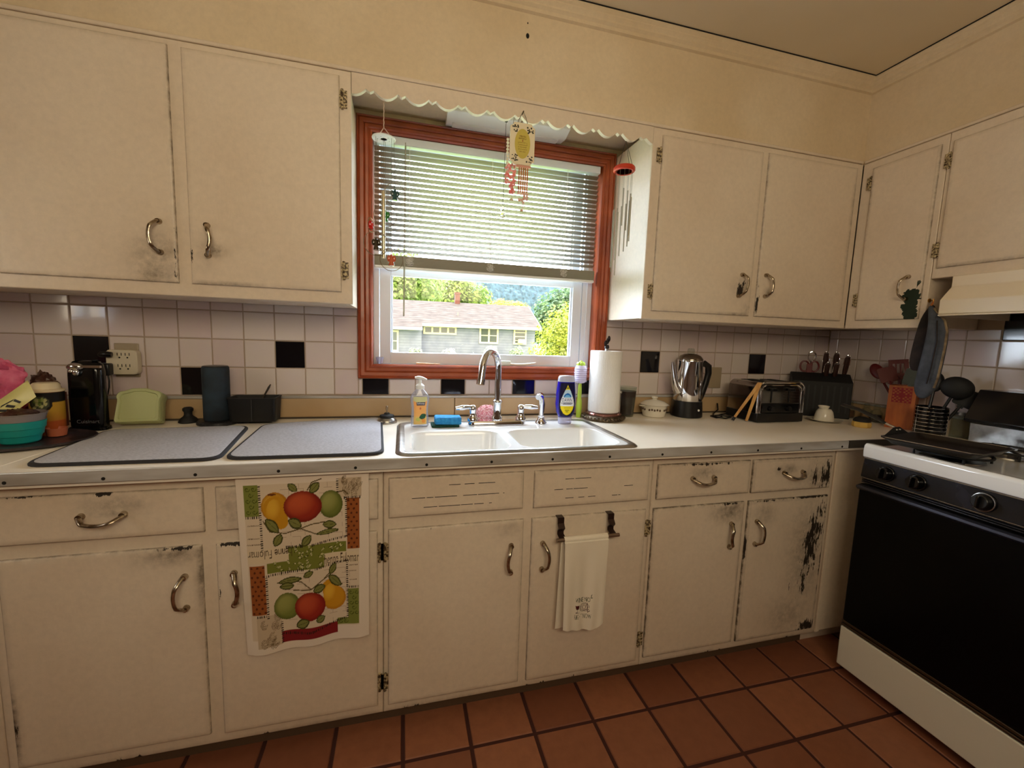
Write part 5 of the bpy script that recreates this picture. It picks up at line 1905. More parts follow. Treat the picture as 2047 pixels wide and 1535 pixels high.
def label_fn(rows, c, rz, z0, z1, frac, off=0.0006, p=3.0):
    ca, sa = math.cos(rz), math.sin(rz)
    def fn(u, v, o=0.0):
        z = z0 + (z1 - z0) * v
        a, b = rowat(rows, z)
        q = (u - 0.5) * 2 * frac
        x = a * q
        y = -b * (1 - abs(q) ** p) ** (1 / p) - off - o
        return (c[0] + x * ca - y * sa, c[1] + x * sa + y * ca, c[2] + z)
    return fn
SB = [(0.0, 0.029, 0.018), (0.004, 0.0335, 0.020), (0.03, 0.0335, 0.020), (0.055, 0.031, 0.019), (0.08, 0.032, 0.0195), (0.10, 0.0355, 0.021), (0.114, 0.0355, 0.021), (0.124, 0.032, 0.0195), (0.133, 0.025, 0.017), (0.141, 0.018, 0.015), (0.146, 0.0145, 0.0135)]
c = (1.325, -0.232, ZR)
t = thing('soap_bottle', 'clear pump soap bottle with an orange label on the sink deck', 'soap dispenser', c)
rz = 0.05
mb = MB()
superell(mb, SB, c, rz, p=2.6)
mb.build('bottle_body', clear('clear_soap_plastic', (240, 240, 244), 0.30, (214, 216, 226), 0.06, 0.12), t)
mb = MB()
mb.lathe([(0.0165, 0.1465), (0.0165, 0.160), (0.010, 0.165), (0.0065, 0.168), (0.0055, 0.186)], c, 20)
cx, cy, cz = c
mb.tube([(cx - 0.018, cy + 0.003, cz + 0.189), (cx - 0.006, cy, cz + 0.190), (cx + 0.008, cy - 0.006, cz + 0.1885), (cx + 0.024, cy - 0.016, cz + 0.184)], [0.007, 0.012, 0.010, 0.005], 12, flat=0.55)
mb.build('pump', WHITEP, t)
cv = Canvas(0, 0, 60, 110, 1.2, (232, 170, 96))
cv.put(np.clip((60 - cv.Y) / 60, 0, 1), (238, 150, 84), 0.6)
cv.ell(30, 8, 34, 14, (206, 204, 150))
cv.rect(0, 0, 60, 2, (206, 204, 150))
cv.put(cv.Y > 78, (216, 190, 110), 0.7)
cv.leaf(26, 84, 34, 18, -0.35, (40, 98, 70), (30, 70, 50))
cv.ell(20, 90, 11, 7, (188, 190, 96))
cv.ell(46, 96, 9, 9, (226, 150, 70))
cv.ell(30, 46, 4, 4.5, (196, 110, 70))
cv.rect(12, 20, 52, 33, (66, 60, 78))
lf = label_fn(SB, c, rz, 0.012, 0.118, 0.72, p=2.6)
mb = MB()
mb.grid(lf, 44, 66, col=cv.at)
mb.build('label', PRINT, t, angle=180)
lettering('lettering', 'Softsoap', lambda u, v: lf(u, v, 0.0005), WHITEP, t, (0.26, 0.715, 0.82, 0.80))

t = thing('scrub_pad', 'dark green scouring pad under the blue sponge', 'scouring pad', (1.425, -0.232, ZR))
mb = MB()
q = rot2(1.425, -0.232, 0.03)
mb.prism(rrect(-0.056, 0.050, -0.034, 0.036, 0.006), lambda a, b, s: q(a, b, s), ZR + 0.0004, ZR + 0.009)
mb.build('pad', mat('green_scourer', (22, 78, 66), 0.95, c2=(12, 54, 46), scale=200, bmp=0.8, bscale=500), t, bevel=0.002)
mb = MB()
q = rot2(1.432, -0.228, 0.0)
vs = []
for e, z in ((0.003, 0.0094), (0.0, 0.012), (0.0, 0.034), (0.003, 0.037)):
    for x, y in rrect(-0.050 + e, 0.052 - e, -0.034 + e, 0.034 - e, 0.008):
        vs.append(q(x, y, ZR + z + 0.0012 * math.sin(x * 120)))
fs = [(i * 28 + k, i * 28 + (k + 1) % 28, (i + 1) * 28 + (k + 1) % 28, (i + 1) * 28 + k) for i in range(3) for k in range(28)] + [tuple(range(28))[::-1], tuple(range(84, 112))]
mb.add(vs, fs)
tag(mb.build('sponge', mat('blue_sponge', (52, 148, 204), 0.95, c2=(30, 118, 180), scale=90, bmp=0.8, bscale=260), None, origin=(1.432, -0.228, ZR)), 'bright blue sponge lying on the green scouring pad', 'sponge')
mb = MB()
mb.ball((1.612, -0.122, CT + 0.034), 0.046, 0.030, 0.033, 40, 26, fn=lambda d: 1 + 0.16 * mnoise.noise(d * 9) + 0.05 * math.sin(d.x * 60) * math.cos(d.z * 60))
tag(mb.build('scrubber', mat('pink_mesh_scrubber', (214, 120, 130), 0.6, c2=(236, 190, 192), scale=140, lo=0.45, hi=0.55), None, origin=(1.612, -0.122, CT)), 'pink mesh pot scrubber behind the faucet', 'scrubber')

# washing-up liquid standing on its cap
DB = [(0.0, 0.026, 0.018), (0.003, 0.028, 0.020), (0.028, 0.029, 0.021), (0.032, 0.030, 0.022), (0.05, 0.038, 0.026), (0.085, 0.043, 0.028), (0.14, 0.040, 0.027), (0.178, 0.036, 0.025)]
c = (1.924, -0.232, ZR)
rz = -0.10
t = thing('dish_soap_bottle', 'blue dish soap bottle standing upside down right of the sprayer', 'dish soap', c)
mb = MB()
superell(mb, [r for r in DB if r[0] >= 0.032], c, rz, p=2.5)
mb.build('bottle_body', mat('deep_blue_liquid', (26, 18, 148), 0.12, coat=0.4), t)
mb = MB()
superell(mb, [r for r in DB if r[0] < 0.032], c, rz, p=2.5)
mb.build('cap', clear('milky_cap', (225, 225, 245), 0.5, (214, 214, 240)), t)
mb = MB()
superell(mb, [(0.1785, 0.0358, 0.0248), (0.192, 0.035, 0.0245), (0.199, 0.033, 0.0225), (0.203, 0.028, 0.018)], c, rz, p=2.5)
mb.build('bottle_base', clear('clear_base', (240, 242, 248), 0.45, (226, 230, 238)), t)
cv = Canvas(-1.0, -1.0, 1.0, 1.0, 46, (22, 18, 60))
def drop(mx, top, bot):
    y = cv.Y
    k = np.clip((y - top) / (bot - top), 0, 1)
    wd = mx * np.where(k < 0.66, np.sin(np.pi / 2 * np.clip(k / 0.66, 0, 1)) ** 1.05, np.sqrt(np.clip(1 - (np.clip(k - 0.66, 0, 1) / 0.34) ** 2, 0, 1)))
    return (y > top) & (y < bot) & (np.abs(cv.X) < wd)
cv.put(drop(0.98, -0.98, 0.98), (20, 18, 40))
cv.put(drop(0.86, -0.90, 0.90), (236, 240, 248))
cv.put(drop(0.86, -0.90, 0.90) & (cv.Y < -0.62), (236, 216, 40))
cv.put(drop(0.86, -0.90, 0.90) & (cv.Y > 0.36), (238, 216, 24))
cv.put(drop(0.86, -0.90, 0.90) & (cv.Y < -0.2) & (cv.Y > -0.62), (176, 214, 240), 0.8)
cv.put(((cv.X / 0.5) ** 2 + ((cv.Y + 0.12) / 0.30) ** 2 < 1) & (cv.Y < -0.16), (34, 110, 190))
cv.put(((cv.X / 0.44) ** 2 + ((cv.Y + 0.10) / 0.20) ** 2 < 1) & (cv.Y < -0.16), (120, 190, 230))
cv.ell(0, -0.72, 0.14, 0.05, (96, 120, 30))
for y in (0.14, 0.22):
    cv.rect(-0.55, y, 0.55, y + 0.035, (90, 96, 130))
for y in (0.46, 0.57, 0.68):
    cv.rect(-0.40 + (y - 0.46), y, 0.40 - (y - 0.46), y + 0.04, (90, 110, 30))
lf = label_fn(DB, c, rz, 0.034, 0.174, 0.80, p=2.5)
mb = MB()
mb.grid(lf, 60, 100, col=cv.at)
mb.build('label', PRINT, t, angle=180)
NAVY = mat('navy_print', (24, 50, 110), 0.4)
lettering('lettering', 'DAWN', lambda u, v: lf(u, v, 0.0005), NAVY, t, (0.17, 0.45, 0.80, 0.555))
lettering('lettering', 'PLATINUM', lambda u, v: lf(u, v, 0.0005), NAVY, t, (0.14, 0.375, 0.86, 0.425))

# bottle brush on its suction foot
t = thing('bottle_brush', 'lime green bottle brush with pale lilac bristles standing by the paper towels', 'brush', (2.035, -0.075, CT))
LIME = mat('lime_plastic', (176, 206, 66), 0.35)
bx, by = 2.052, -0.085
mb = MB()
mb.lathe([(0.0115, 0.0005), (0.0125, 0.006), (0.0125, 0.012), (0.0125, 0.02), (0.014, 0.05), (0.012, 0.075), (0.0085, 0.09), (0.0095, 0.11), (0.0075, 0.15), (0.005, 0.17)], (bx, by, CT), 16)
mb.build('handle', LIME, t)
mb = MB()
R_ = 0.0265
def brf(d):
    return 1 + 0.10 * math.sin(d.z * 40) + 0.06 * mnoise.noise(d * 12)
mb.lathe([(0.006, 0.158), (0.020, 0.162), (0.026, 0.172)] + [(0.0262 + (0.0018 if k % 2 else -0.0012), 0.176 + k * 0.0046) for k in range(13)] + [(0.022, 0.240), (0.014, 0.243)], (bx, by, CT), 30)
for k in range(260):
    a, z = rnd.uniform(0, 6.283), rnd.uniform(0.166, 0.236)
    mb.cyl((bx + 0.02 * math.cos(a), by + 0.02 * math.sin(a), CT + z), (bx + 0.0305 * math.cos(a), by + 0.0305 * math.sin(a), CT + z + rnd.uniform(-0.003, 0.003)), 0.0007, 0.0003, 4)
mb.build('bristles', mat('lilac_bristle', (212, 206, 232), 0.7), t)
mb = MB()
for k in range(7):
    a = k / 7 * 6.283
    mb.ball((bx + 0.012 * math.cos(a), by + 0.012 * math.sin(a), CT + 0.246), 0.009, 0.009, 0.012, 10, 6)
mb.ball((bx, by, CT + 0.252), 0.010, 0.010, 0.012, 10, 6)
mb.build('tip', LIME, t)

# paper towel holder and roll
px, py = 2.152, -0.132
t = thing('paper_towel_holder', 'bronze paper towel holder with leaf finial and ornate round base', 'paper towel holder', (px, py, CT))
OLDB = mat('antique_bronze', (120, 104, 84), 0.35, 0.75, c2=(60, 50, 40), scale=60, bmp=0.5, bscale=90)
mb = MB()
mb.lathe([(0.092, 0.0005), (0.098, 0.006), (0.097, 0.014), (0.090, 0.021), (0.081, 0.024)], (px, py, CT), 44)
for k in range(36):
    a = k / 36 * 6.283
    mb.ball((px + 0.094 * math.cos(a), py + 0.094 * math.sin(a), CT + 0.013), 0.008, 0.008, 0.006, 8, 5)
mb.build('ornate_base', OLDB, t)
mb = MB()
mb.lathe([(0.081, 0.0242), (0.082, 0.030), (0.078, 0.035), (0.0, 0.036)], (px, py, CT), 44)
mb.build('base_disc', mat('copper_disc', (150, 104, 96), 0.2, 0.8), t)
mb = MB()
mb.cyl((px, py, CT + 0.034), (px, py, CT + 0.325), 0.007, seg=12)
mb.build('post', STEEL, t)
mb = MB()
mb.lathe([(0.009, 0.322), (0.011, 0.328), (0.009, 0.336), (0.007, 0.339)], (px, py, CT), 14)
for s, h in ((-1, 0.345), (0.2, 0.356), (1, 0.366)):
    mb.ball((px + s * 0.0075, py - 0.002, CT + h), 0.0075, 0.0045, 0.014, 10, 7)
mb.build('leaf_finial', mat('black_iron', (34, 26, 28), 0.35, 0.5), t)
mb = MB()
mb.cyl((px + 0.079, py - 0.006, CT + 0.032), (px + 0.079, py - 0.006, CT + 0.118), 0.0035, seg=10)
mb.ball((px + 0.079, py - 0.006, CT + 0.124), 0.0085)
mb.build('tension_arm', STEEL, t)
t = thing('paper_towel_roll', 'white embossed paper towel roll on the bronze holder', 'paper towel', (px, py, CT + 0.037))
PAPER = mat('white_paper', (238, 236, 232), 0.9)
_nt = PAPER.node_tree
_w = N(_nt, 'ShaderNodeTexWave', Scale=40.0, Distortion=12.0, Detail=2.0)
_nt.links.new(coords(_nt, (1, 1, 0.8)), _w.inputs['Vector'])
bump(_nt, _nt.nodes['Principled BSDF'], _w.outputs['Fac'], 0.28, 0.0015)
mb = MB()
mb.lathe([(0.020, 0.0368), (0.069, 0.037), (0.0705, 0.040), (0.0705, 0.309), (0.069, 0.312), (0.020, 0.312), (0.020, 0.0368)], (px, py, CT), 64)
mb.build('roll', PAPER, t, angle=50)
mb = MB()
mb.lathe([(0.0198, 0.0372), (0.0198, 0.3125), (0.0185, 0.3125), (0.0185, 0.0372), (0.0198, 0.0372)], (px, py, CT), 24)
mb.build('cardboard_core', mat('cardboard', (166, 132, 96), 0.8), t)

# window-sill bits
mb = MB()
mb.lathe([(0.011, 0.0), (0.012, 0.001), (0.017, 0.029), (0.0155, 0.029), (0.011, 0.003), (0, 0.003)], (1.166, 0.012, 1.1415), 24)
tag(mb.build('plastic_cup', clear('cup_plastic', (225, 228, 240), 0.4, (220, 222, 238)), None, origin=(1.166, 0.012, 1.1415)), 'small clear plastic cup on the left end of the window sill', 'cup')
t = thing('sill_brush', 'white plastic brush with curved handle lying on the window sill', 'brush', (1.74, 0.012, 1.142))
mb = MB()
mb.tube([(1.735, 0.010, 1.150), (1.77, 0.008, 1.147), (1.81, 0.006, 1.148), (1.845, 0.004, 1.153), (1.862, 0.004, 1.157)], [0.005, 0.0055, 0.006, 0.005, 0.003], 8)
mb.build('handle', mat('ivory_plastic', (226, 224, 206), 0.4), t)
mb = MB()
mb.box(1.690, 1.742, 0.000, 0.022, 1.1418, 1.164)
mb.build('brush_block', mat('pale_green_plastic_block', (226, 234, 222), 0.4), t, bevel=0.003)
mb = MB()
mb.tube([(1.318, 0.010, 1.1455), (1.36, 0.008, 1.1445), (1.42, 0.008, 1.144)], [0.004, 0.0035, 0.002], 8)
tag(mb.build('craft_stick', mat('pale_wood_stick', (226, 190, 150), 0.6), None, origin=(1.37, 0.008, 1.142)), 'thin pale wooden stick lying on the window sill left of the faucet', 'stick')

# ------------------------------------------------------------------ things on the right worktop
gx, gy = 2.304, -0.072
t = thing('glass', 'tall drinking glass of dark cola beside the paper towels', 'glass', (gx, gy, CT))
mb = MB()
mb.lathe([(0.034, 0.0005), (0.035, 0.004), (0.0445, 0.142), (0.0432, 0.142), (0.0345, 0.010), (0, 0.009)], (gx, gy, CT), 32)
mb.build('glass_body', CLEARG, t)
mb = MB()
mb.lathe([(0.0335, 0.0105), (0.0422, 0.122), (0, 0.1222)], (gx, gy, CT), 32)
mb.build('cola', mat('dark_cola', (46, 20, 11), 0.35, spec=0.15), t)

cx, cy = 2.448, -0.085
t = thing('casserole_dish', 'small white lidded casserole with a brown pattern band', 'casserole', (cx, cy, CT))
mb = MB()
mb.lathe([(0.048, 0.0005), (0.052, 0.003), (0.058, 0.03), (0.0595, 0.052), (0.063, 0.056), (0.058, 0.057), (0.053, 0.02), (0, 0.012)], (cx, cy, CT), 40)
for s in (-1, 1):
    mb.ball((cx + s * 0.066, cy, CT + 0.052), 0.016, 0.018, 0.004, 14, 6)
mb.build('dish_body', CERAM, t)
mb = MB()
for k in range(30):
    a = k / 30 * 6.283
    if k % 6 == 5:
        continue
    q = Vector((math.cos(a), math.sin(a), 0))
    mb.ball((cx + q.x * 0.0588, cy + q.y * 0.0588, CT + 0.036 + 0.002 * (k % 2)), 0.0046, 0.0046, 0.0056, 8, 5)
mb.build('pattern_band', mat('brown_print', (96, 72, 54), 0.4), t)
mb = MB()
mb.lathe([(0.066, 0.0575), (0.068, 0.060), (0.062, 0.064), (0.045, 0.074), (0.020, 0.080), (0.011, 0.082), (0.0105, 0.086), (0.015, 0.090), (0.015, 0.096), (0.010, 0.098), (0, 0.098)], (cx, cy, CT), 40)
mb.build('lid', CERAM, t)

cx, cy = 2.622, -0.098
t = thing('percolator', 'tall chrome electric coffee percolator with black base and handle', 'coffee pot', (cx, cy, CT))
mb = MB()
mb.lathe([(0.070, 0.0005), (0.074, 0.004), (0.073, 0.03), (0.069, 0.078), (0.066, 0.080)], (cx, cy, CT), 40)
mb.build('base', BLACKP, t)
mb = MB()
mb.cyl((cx + 0.012, cy - 0.0735, CT + 0.040), (cx + 0.013, cy - 0.071, CT + 0.0402), 0.005, seg=12)
mb.build('indicator_light', WHITEP, t)
mb = MB()
mb.lathe([(0.066, 0.0802), (0.067, 0.084), (0.064, 0.16), (0.058, 0.265), (0.060, 0.270), (0.060, 0.276), (0.0575, 0.279)], (cx, cy, CT), 48)
mb.build('body', CHROME, t)
mb = MB()
mb.lathe([(0.059, 0.2792), (0.0585, 0.284), (0.048, 0.298), (0.030, 0.307), (0.018, 0.309)], (cx, cy, CT), 40)
l = mb.build('lid', mat('dark_chrome_lid', (150, 140, 132), 0.1, 1.0), t)
mb = MB()
mb.lathe([(0.0165, 0.3092), (0.0165, 0.328), (0.013, 0.334), (0, 0.335)], (cx, cy, CT), 18)
mb.build('glass_knob', CLEARG, l)
mb = MB()
mb.tube([(cx - 0.058, cy - 0.006, CT + 0.125), (cx - 0.078, cy - 0.008, CT + 0.155), (cx - 0.090, cy - 0.010, CT + 0.20), (cx - 0.100, cy - 0.011, CT + 0.245), (cx - 0.107, cy - 0.012, CT + 0.268)], [0.024, 0.019, 0.014, 0.010, 0.007], 16)
mb.build('spout', CHROME, t, angle=60)
mb = MB()
mb.tube([(cx + 0.054, cy - 0.004, CT + 0.255), (cx + 0.078, cy - 0.006, CT + 0.262), (cx + 0.100, cy - 0.008, CT + 0.248), (cx + 0.104, cy - 0.008, CT + 0.215), (cx + 0.094, cy - 0.007, CT + 0.165), (cx + 0.080, cy - 0.006, CT + 0.115), (cx + 0.070, cy - 0.005, CT + 0.085)], [0.011, 0.0125, 0.0135, 0.013, 0.012, 0.011, 0.010], 12, flat=1.25)
mb.build('handle', BLACKP, t)

outlet('beige outlet cover plate behind the coffee percolator', 2.818, 2.892, 1.042, 1.152)
t = bpy.data.objects['outlet_plate.001'] if 'outlet_plate.001' in bpy.data.objects else None

# toaster
TX0, TX1, TY0, TY1 = 2.856, 3.118, -0.292, -0.105
t = thing('toaster', 'chrome and black four slice toaster near the corner', 'toaster', (2.99, -0.2, CT))
mb = MB()
mb.box(TX0 - 0.004, TX1 + 0.004, TY0 - 0.004, TY1 + 0.004, CT + 0.004, CT + 0.045)
for x in (TX0 + 0.02, TX1 - 0.02):
    for y in (TY0 + 0.02, TY1 - 0.02):
        mb.cyl((x, y, CT + 0.0004), (x, y, CT + 0.006), 0.009, seg=12)
mb.build('base', BLACKP, t, bevel=0.005)
mb = MB()
prof = [(TX0, CT + 0.0455), (TX0, CT + 0.15)]
for k in range(1, 8):
    a = math.radians(180 - 90 * k / 7)
    prof.append((TX0 + 0.035 + 0.035 * math.cos(a), CT + 0.155 + 0.035 * math.sin(a)))
for k in range(0, 8):
    a = math.radians(90 - 90 * k / 7)
    prof.append((TX1 - 0.035 + 0.035 * math.cos(a), CT + 0.155 + 0.035 * math.sin(a)))
prof += [(TX1, CT + 0.0455)]
mb.prism(prof, lambda a, b, q: (a, q, b), TY0 + 0.004, TY1)
mb.build('shell', mat('mirror_steel', (170, 164, 158), 0.10, 1.0), t, angle=30)
mb = MB()
for x0 in (TX0 + 0.003, TX1 - 0.003):
    pass
rim = [(a, b) for a, b in prof]
mb.tube([(a, TY0 + 0.003, b) for a, b in rim], 0.0058, 8)
mb.tube([(a + (0.014 if a < (TX0 + TX1) / 2 else -0.014) * (1 if i < 3 or i > len(rim) - 4 else 1), TY0 + 0.001, b - 0.012 * (b > CT + 0.15)) for i, (a, b) in enumerate(rim)], 0.0035, 8)
mb.build('chrome_trim', CHROME, t)
mb = MB()
mb.box(TX0 + 0.024, TX1 - 0.024, TY0 - 0.001, TY0 + 0.006, CT + 0.046, CT + 0.092)
mb.build('control_panel', BLACKG, t, bevel=0.002)
for x in (TX0 + 0.075, TX1 - 0.085):
    mb = MB()
    mb.box(x - 0.002, x + 0.002, TY0 - 0.0005, TY0 + 0.004, CT + 0.095, CT + 0.165)
    mb.box(x - 0.016, x + 0.016, TY0 - 0.016, TY0 - 0.0006, CT + 0.150, CT + 0.163)
    mb.build('lever', BLACKP, t, bevel=0.002)
    mb = MB()
    mb.cyl((x, TY0 - 0.012, CT + 0.066), (x, TY0 - 0.0012, CT + 0.066), 0.011, seg=18)
    mb.build('browning_dial', BLACKP, t)
for k in range(2):
    for s in range(2):
        x = TX0 + 0.045 + k * 0.115 + s * 0.046
        mb = MB()
        mb.box(x, x + 0.026, TY0 + 0.03, TY1 - 0.025, CT + 0.1885, CT + 0.1912)
        mb.build('bread_slot', DARK, t)
mb = MB()
mb.tube([(TX0 - 0.002, -0.112, CT + 0.012), (2.82, -0.10, CT + 0.004), (2.78, -0.16, CT + 0.004), (2.735, -0.175, CT + 0.004), (2.74, -0.13, CT + 0.004), (2.80, -0.12, CT + 0.0055), (2.83, -0.165, CT + 0.004), (2.77, -0.195, CT + 0.004), (2.74, -0.155, CT + 0.006), (2.80, -0.075, CT + 0.004), (2.85, -0.05, CT + 0.02), (2.862, -0.028, CT + 0.05)], 0.0035, 8)
mb.build('cord', BLACKP, t, angle=80)
# bamboo toaster tongs leaning on the toaster
t = thing('toast_tongs', 'bamboo toast tongs leaning against the left end of the toaster', 'tongs', (2.855, -0.24, CT))
p_top = Vector((2.8535, -0.292, CT + 0.188))
for nm, foot in (('arm', Vector((2.775, -0.235, CT + 0.005))), ('arm', Vector((2.828, -0.262, CT + 0.005)))):
    d = (p_top - foot)
    side = Vector((0.72, -0.69, 0)).normalized()
    up = d.normalized().cross(side).normalized()
    vs = []
    for p_, w_ in ((foot, 0.006), (p_top, 0.0085)):
        for a in (-1, 1):
            for b in (-1, 1):
                vs.append(p_ + side * a * w_ + up * b * 0.0025)
    mb = MB()
    mb.add(vs, [(0, 1, 3, 2), (4, 6, 7, 5), (0, 4, 5, 1), (2, 3, 7, 6), (0, 2, 6, 4), (1, 5, 7, 3)])
    mb.build(nm, WOOD, t, bevel=0.001)
mb = MB()
d1 = (Vector((2.802, -0.248, CT + 0.005)) - p_top).normalized()
side = Vector((0.72, -0.69, 0)).normalized()
up = d1.cross(side).normalized()
vs = []
for k, w_ in ((0.0, 0.010), (0.035, 0.0125)):
    for a in (-1, 1):
        for b in (-1, 1):
            vs.append(p_top + d1 * (k - 0.002) + side * a * w_ + up * b * 0.0045)
mb.add(vs, [(0, 1, 3, 2), (4, 6, 7, 5), (0, 4, 5, 1), (2, 3, 7, 6), (0, 2, 6, 4), (1, 5, 7, 3)])
mb.build('spacer', WOOD, t, bevel=0.002)
mb = MB()
mb.cyl((2.7755, -0.235, CT + 0.004), (2.7815, -0.2395, CT + 0.020), 0.0068, 0.0068, 10)
mb.build('black_tip', BLACKP, t)

# knife block in the corner
kc = (3.385, -0.150)
kr = math.radians(-39)
kq = rot2(kc[0], kc[1], kr)
t = thing('knife_block', 'wide black knife block set across the corner', 'knife block', (kc[0], kc[1], CT))
mb = MB()
mb.prism([(-0.045, 0.0005), (0.048, 0.0005), (0.048, 0.225), (0.020, 0.225), (-0.045, 0.185)], lambda a, b, s: kq(s, a, CT + b), -0.130, 0.130)
mb.build('block', BLACKM, t, bevel=0.004)
mb = MB()
for k in range(9):
    x = -0.11 + k * 0.0275
    mb.add([kq(x - 0.004, -0.0455, CT + 0.03), kq(x + 0.004, -0.0455, CT + 0.03), kq(x + 0.004, -0.0455, CT + 0.165), kq(x - 0.004, -0.0455, CT + 0.165)], [(0, 1, 2, 3)])
mb.build('front_groove', mat('block_groove', (34, 34, 36), 0.35), t)
KB = mat('dark_brown_handle', (52, 30, 24), 0.35)
def knife(lbl, s, d, h, tilt=0.0):
    b = Vector(kq(s, d, CT + 0.212))
    tp = b + Vector((0, 0, h)) + Vector(kq(tilt, -0.02, 0)) - Vector(kq(0, 0, 0))
    k = thing('knife', lbl, 'knife', tuple(b), 0.0, 'knives in the corner block')
    mb = MB()
    mb.tube([b, b + (tp - b) * 0.3, b + (tp - b) * 0.75, b + (tp - b) * 0.95], [0.007, 0.0095, 0.0105, 0.009], 10, flat=1.5)
    mb.build('handle', KB, k)
    mb = MB()
    dr = Vector(kq(1, 0, 0)) - Vector(kq(0, 0, 0))
    pts = []
    for i in range(9):
        a = math.pi * i / 8
        pts.append(tp - (tp - b).normalized() * 0.050 + dr * (0.0125 * math.cos(a)) + (tp - b).normalized() * (0.054 * math.sin(a) ** 0.6))
    mb.tube(pts, 0.003, 7)
    mb.build('steel_cap', CHROME, k)
knife('tall brown knife with steel cap, left of the knife row', 0.018, 0.034, 0.125)
knife('tall brown knife with steel cap, in the middle of the row', 0.062, 0.034, 0.125)
knife('brown knife with steel cap at the right end of the block', 0.105, 0.034, 0.110, 0.006)
knife('short brown knife, front left in the corner block', 0.022, 0.006, 0.070)
knife('short brown knife, front right in the corner block', 0.060, 0.006, 0.070)
b = Vector(kq(-0.048, 0.034, CT + 0.222))
t = thing('kitchen_scissors', 'red handled kitchen scissors standing in the left of the knife block', 'scissors', tuple(b))
def ringpts(c, rx, rz_):
    return [c + (Vector(kq(1, 0, 0)) - Vector(kq(0, 0, 0))) * (rx * math.cos(k / 20 * 6.283)) + Vector((0, 0, rz_ * math.sin(k / 20 * 6.283))) for k in range(20)]
dr = Vector(kq(1, 0, 0)) - Vector(kq(0, 0, 0))
for s in (-1, 1):
    mb = MB()
    mb.tube(ringpts(b + dr * (s * 0.022) + Vector((0, 0, 0.036)), 0.019, 0.028), 0.0045, 8, closed=True)
    mb.build('finger_ring', RED, t)
mb = MB()
mb.box(-0.013, 0.013, -0.005, 0.005, 0, 0.05)
mb.v = [tuple(b + dr * p[0] + Vector((0, 0, p[2])) + Vector((dr.y, -dr.x, 0)) * p[1]) for p in mb.v]
mb.build('pivot_block', RED, t, bevel=0.002)
b2 = Vector(kq(-0.046, 0.010, CT + 0.208))
t = thing('sharpening_steel', 'steel ring handled sharpener rising behind the red scissors', 'sharpener', tuple(b2))
mb = MB()
mb.cyl(kq(-0.040, 0.040, CT + 0.2255), kq(-0.040, 0.040, CT + 0.285), 0.006, seg=10)
mb.build('shaft', KB, t)
mb = MB()
mb.tube(ringpts(Vector(kq(-0.040, 0.040, CT + 0.310)), 0.018, 0.026), 0.004, 8, closed=True)
mb.build('ring', CHROME, t)

# saucer and creamer
sx, sy = 3.262, -0.292
t = thing('saucer', 'thin white saucer in front of the knife block', 'saucer', (sx, sy, CT))
mb = MB()
mb.lathe([(0.035, 0.0005), (0.040, 0.003), (0.072, 0.011), (0.074, 0.013), (0.070, 0.0125), (0.038, 0.006), (0, 0.005)], (sx, sy, CT), 36)
mb.build('dish', CERAM, t)
t = thing('creamer', 'small white ceramic creamer turned upside down on the saucer', 'creamer', (sx, sy, CT + 0.006))
mb = MB()
mb.lathe([(0.041, 0.0075), (0.042, 0.010), (0.039, 0.030), (0.034, 0.050), (0.026, 0.062), (0.020, 0.064), (0.0, 0.063)], (sx - 0.004, sy, CT), 32)
mb.build('body', CERAM, t)
mb = MB()
mb.lathe([(0.018, 0.0642), (0.020, 0.068), (0.024, 0.076), (0.023, 0.078), (0.016, 0.070), (0.0, 0.068)], (sx - 0.012, sy, CT), 24)
mb.build('foot', CERAM, t)

# sponge in a dark dish
lx, ly = 3.318, -0.425
t = thing('scrub_brush', 'round dish brush with yellow bristles and dark top on the worktop', 'brush', (lx, ly, CT))
mb = MB()
vs = []
mb.lathe([(0.030, 0.0005), (0.034, 0.006), (0.0345, 0.018), (0.032, 0.026)], (lx, ly, CT), 28)
mb.v = [(lx + (x - lx) * (1 + 0.08 * math.sin(9 * math.atan2(y - ly, x - lx))), ly + (y - ly) * (1 + 0.08 * math.sin(9 * math.atan2(y - ly, x - lx))), z) for x, y, z in mb.v]
mb.build('bristles', mat('yellow_bristle', (214, 176, 92), 0.9, bmp=0.6, bscale=300), t)
mb = MB()
mb.lathe([(0.033, 0.0262), (0.034, 0.032), (0.028, 0.042), (0.015, 0.048), (0, 0.049)], (lx, ly, CT), 28)
mb.build('cap', BLACKM, t)

# cruets against the right wall
for k, (x, y, h, lb) in enumerate(((3.530, -0.210, 0.092, 'clear glass spice bottle nearest the corner on the right wall'), (3.555, -0.275, 0.085, 'clear glass spice bottle in the middle of the three by the wall'), (3.535, -0.335, 0.088, 'clear glass spice bottle closest to the red utensils'))):
    t = thing('spice_bottle', lb, 'bottle', (x, y, CT), 0, 'glass spice bottles')
    mb = MB()
    mb.lathe([(0.022, 0.0005), (0.024, 0.003), (0.024, h * 0.55), (0.016, h * 0.68), (0.012, h * 0.74)], (x, y, CT), 20)
    mb.build('bottle_body', CLEARG, t)
    mb = MB()
    mb.lathe([(0.0205, 0.004), (0.0205, h * 0.42), (0, h * 0.42)], (x, y, CT), 18)
    mb.build('spice', mat('ground_spice', [(92, 60, 34), (150, 110, 70), (60, 52, 40)][k], 0.9), t)
    mb = MB()
    mb.lathe([(0.011, h * 0.741), (0.016, h * 0.80), (0.010, h * 0.86), (0.014, h * 0.93), (0.008, h), (0, h)], (x, y, CT), 16)
    mb.build('stopper', CLEARG, t)

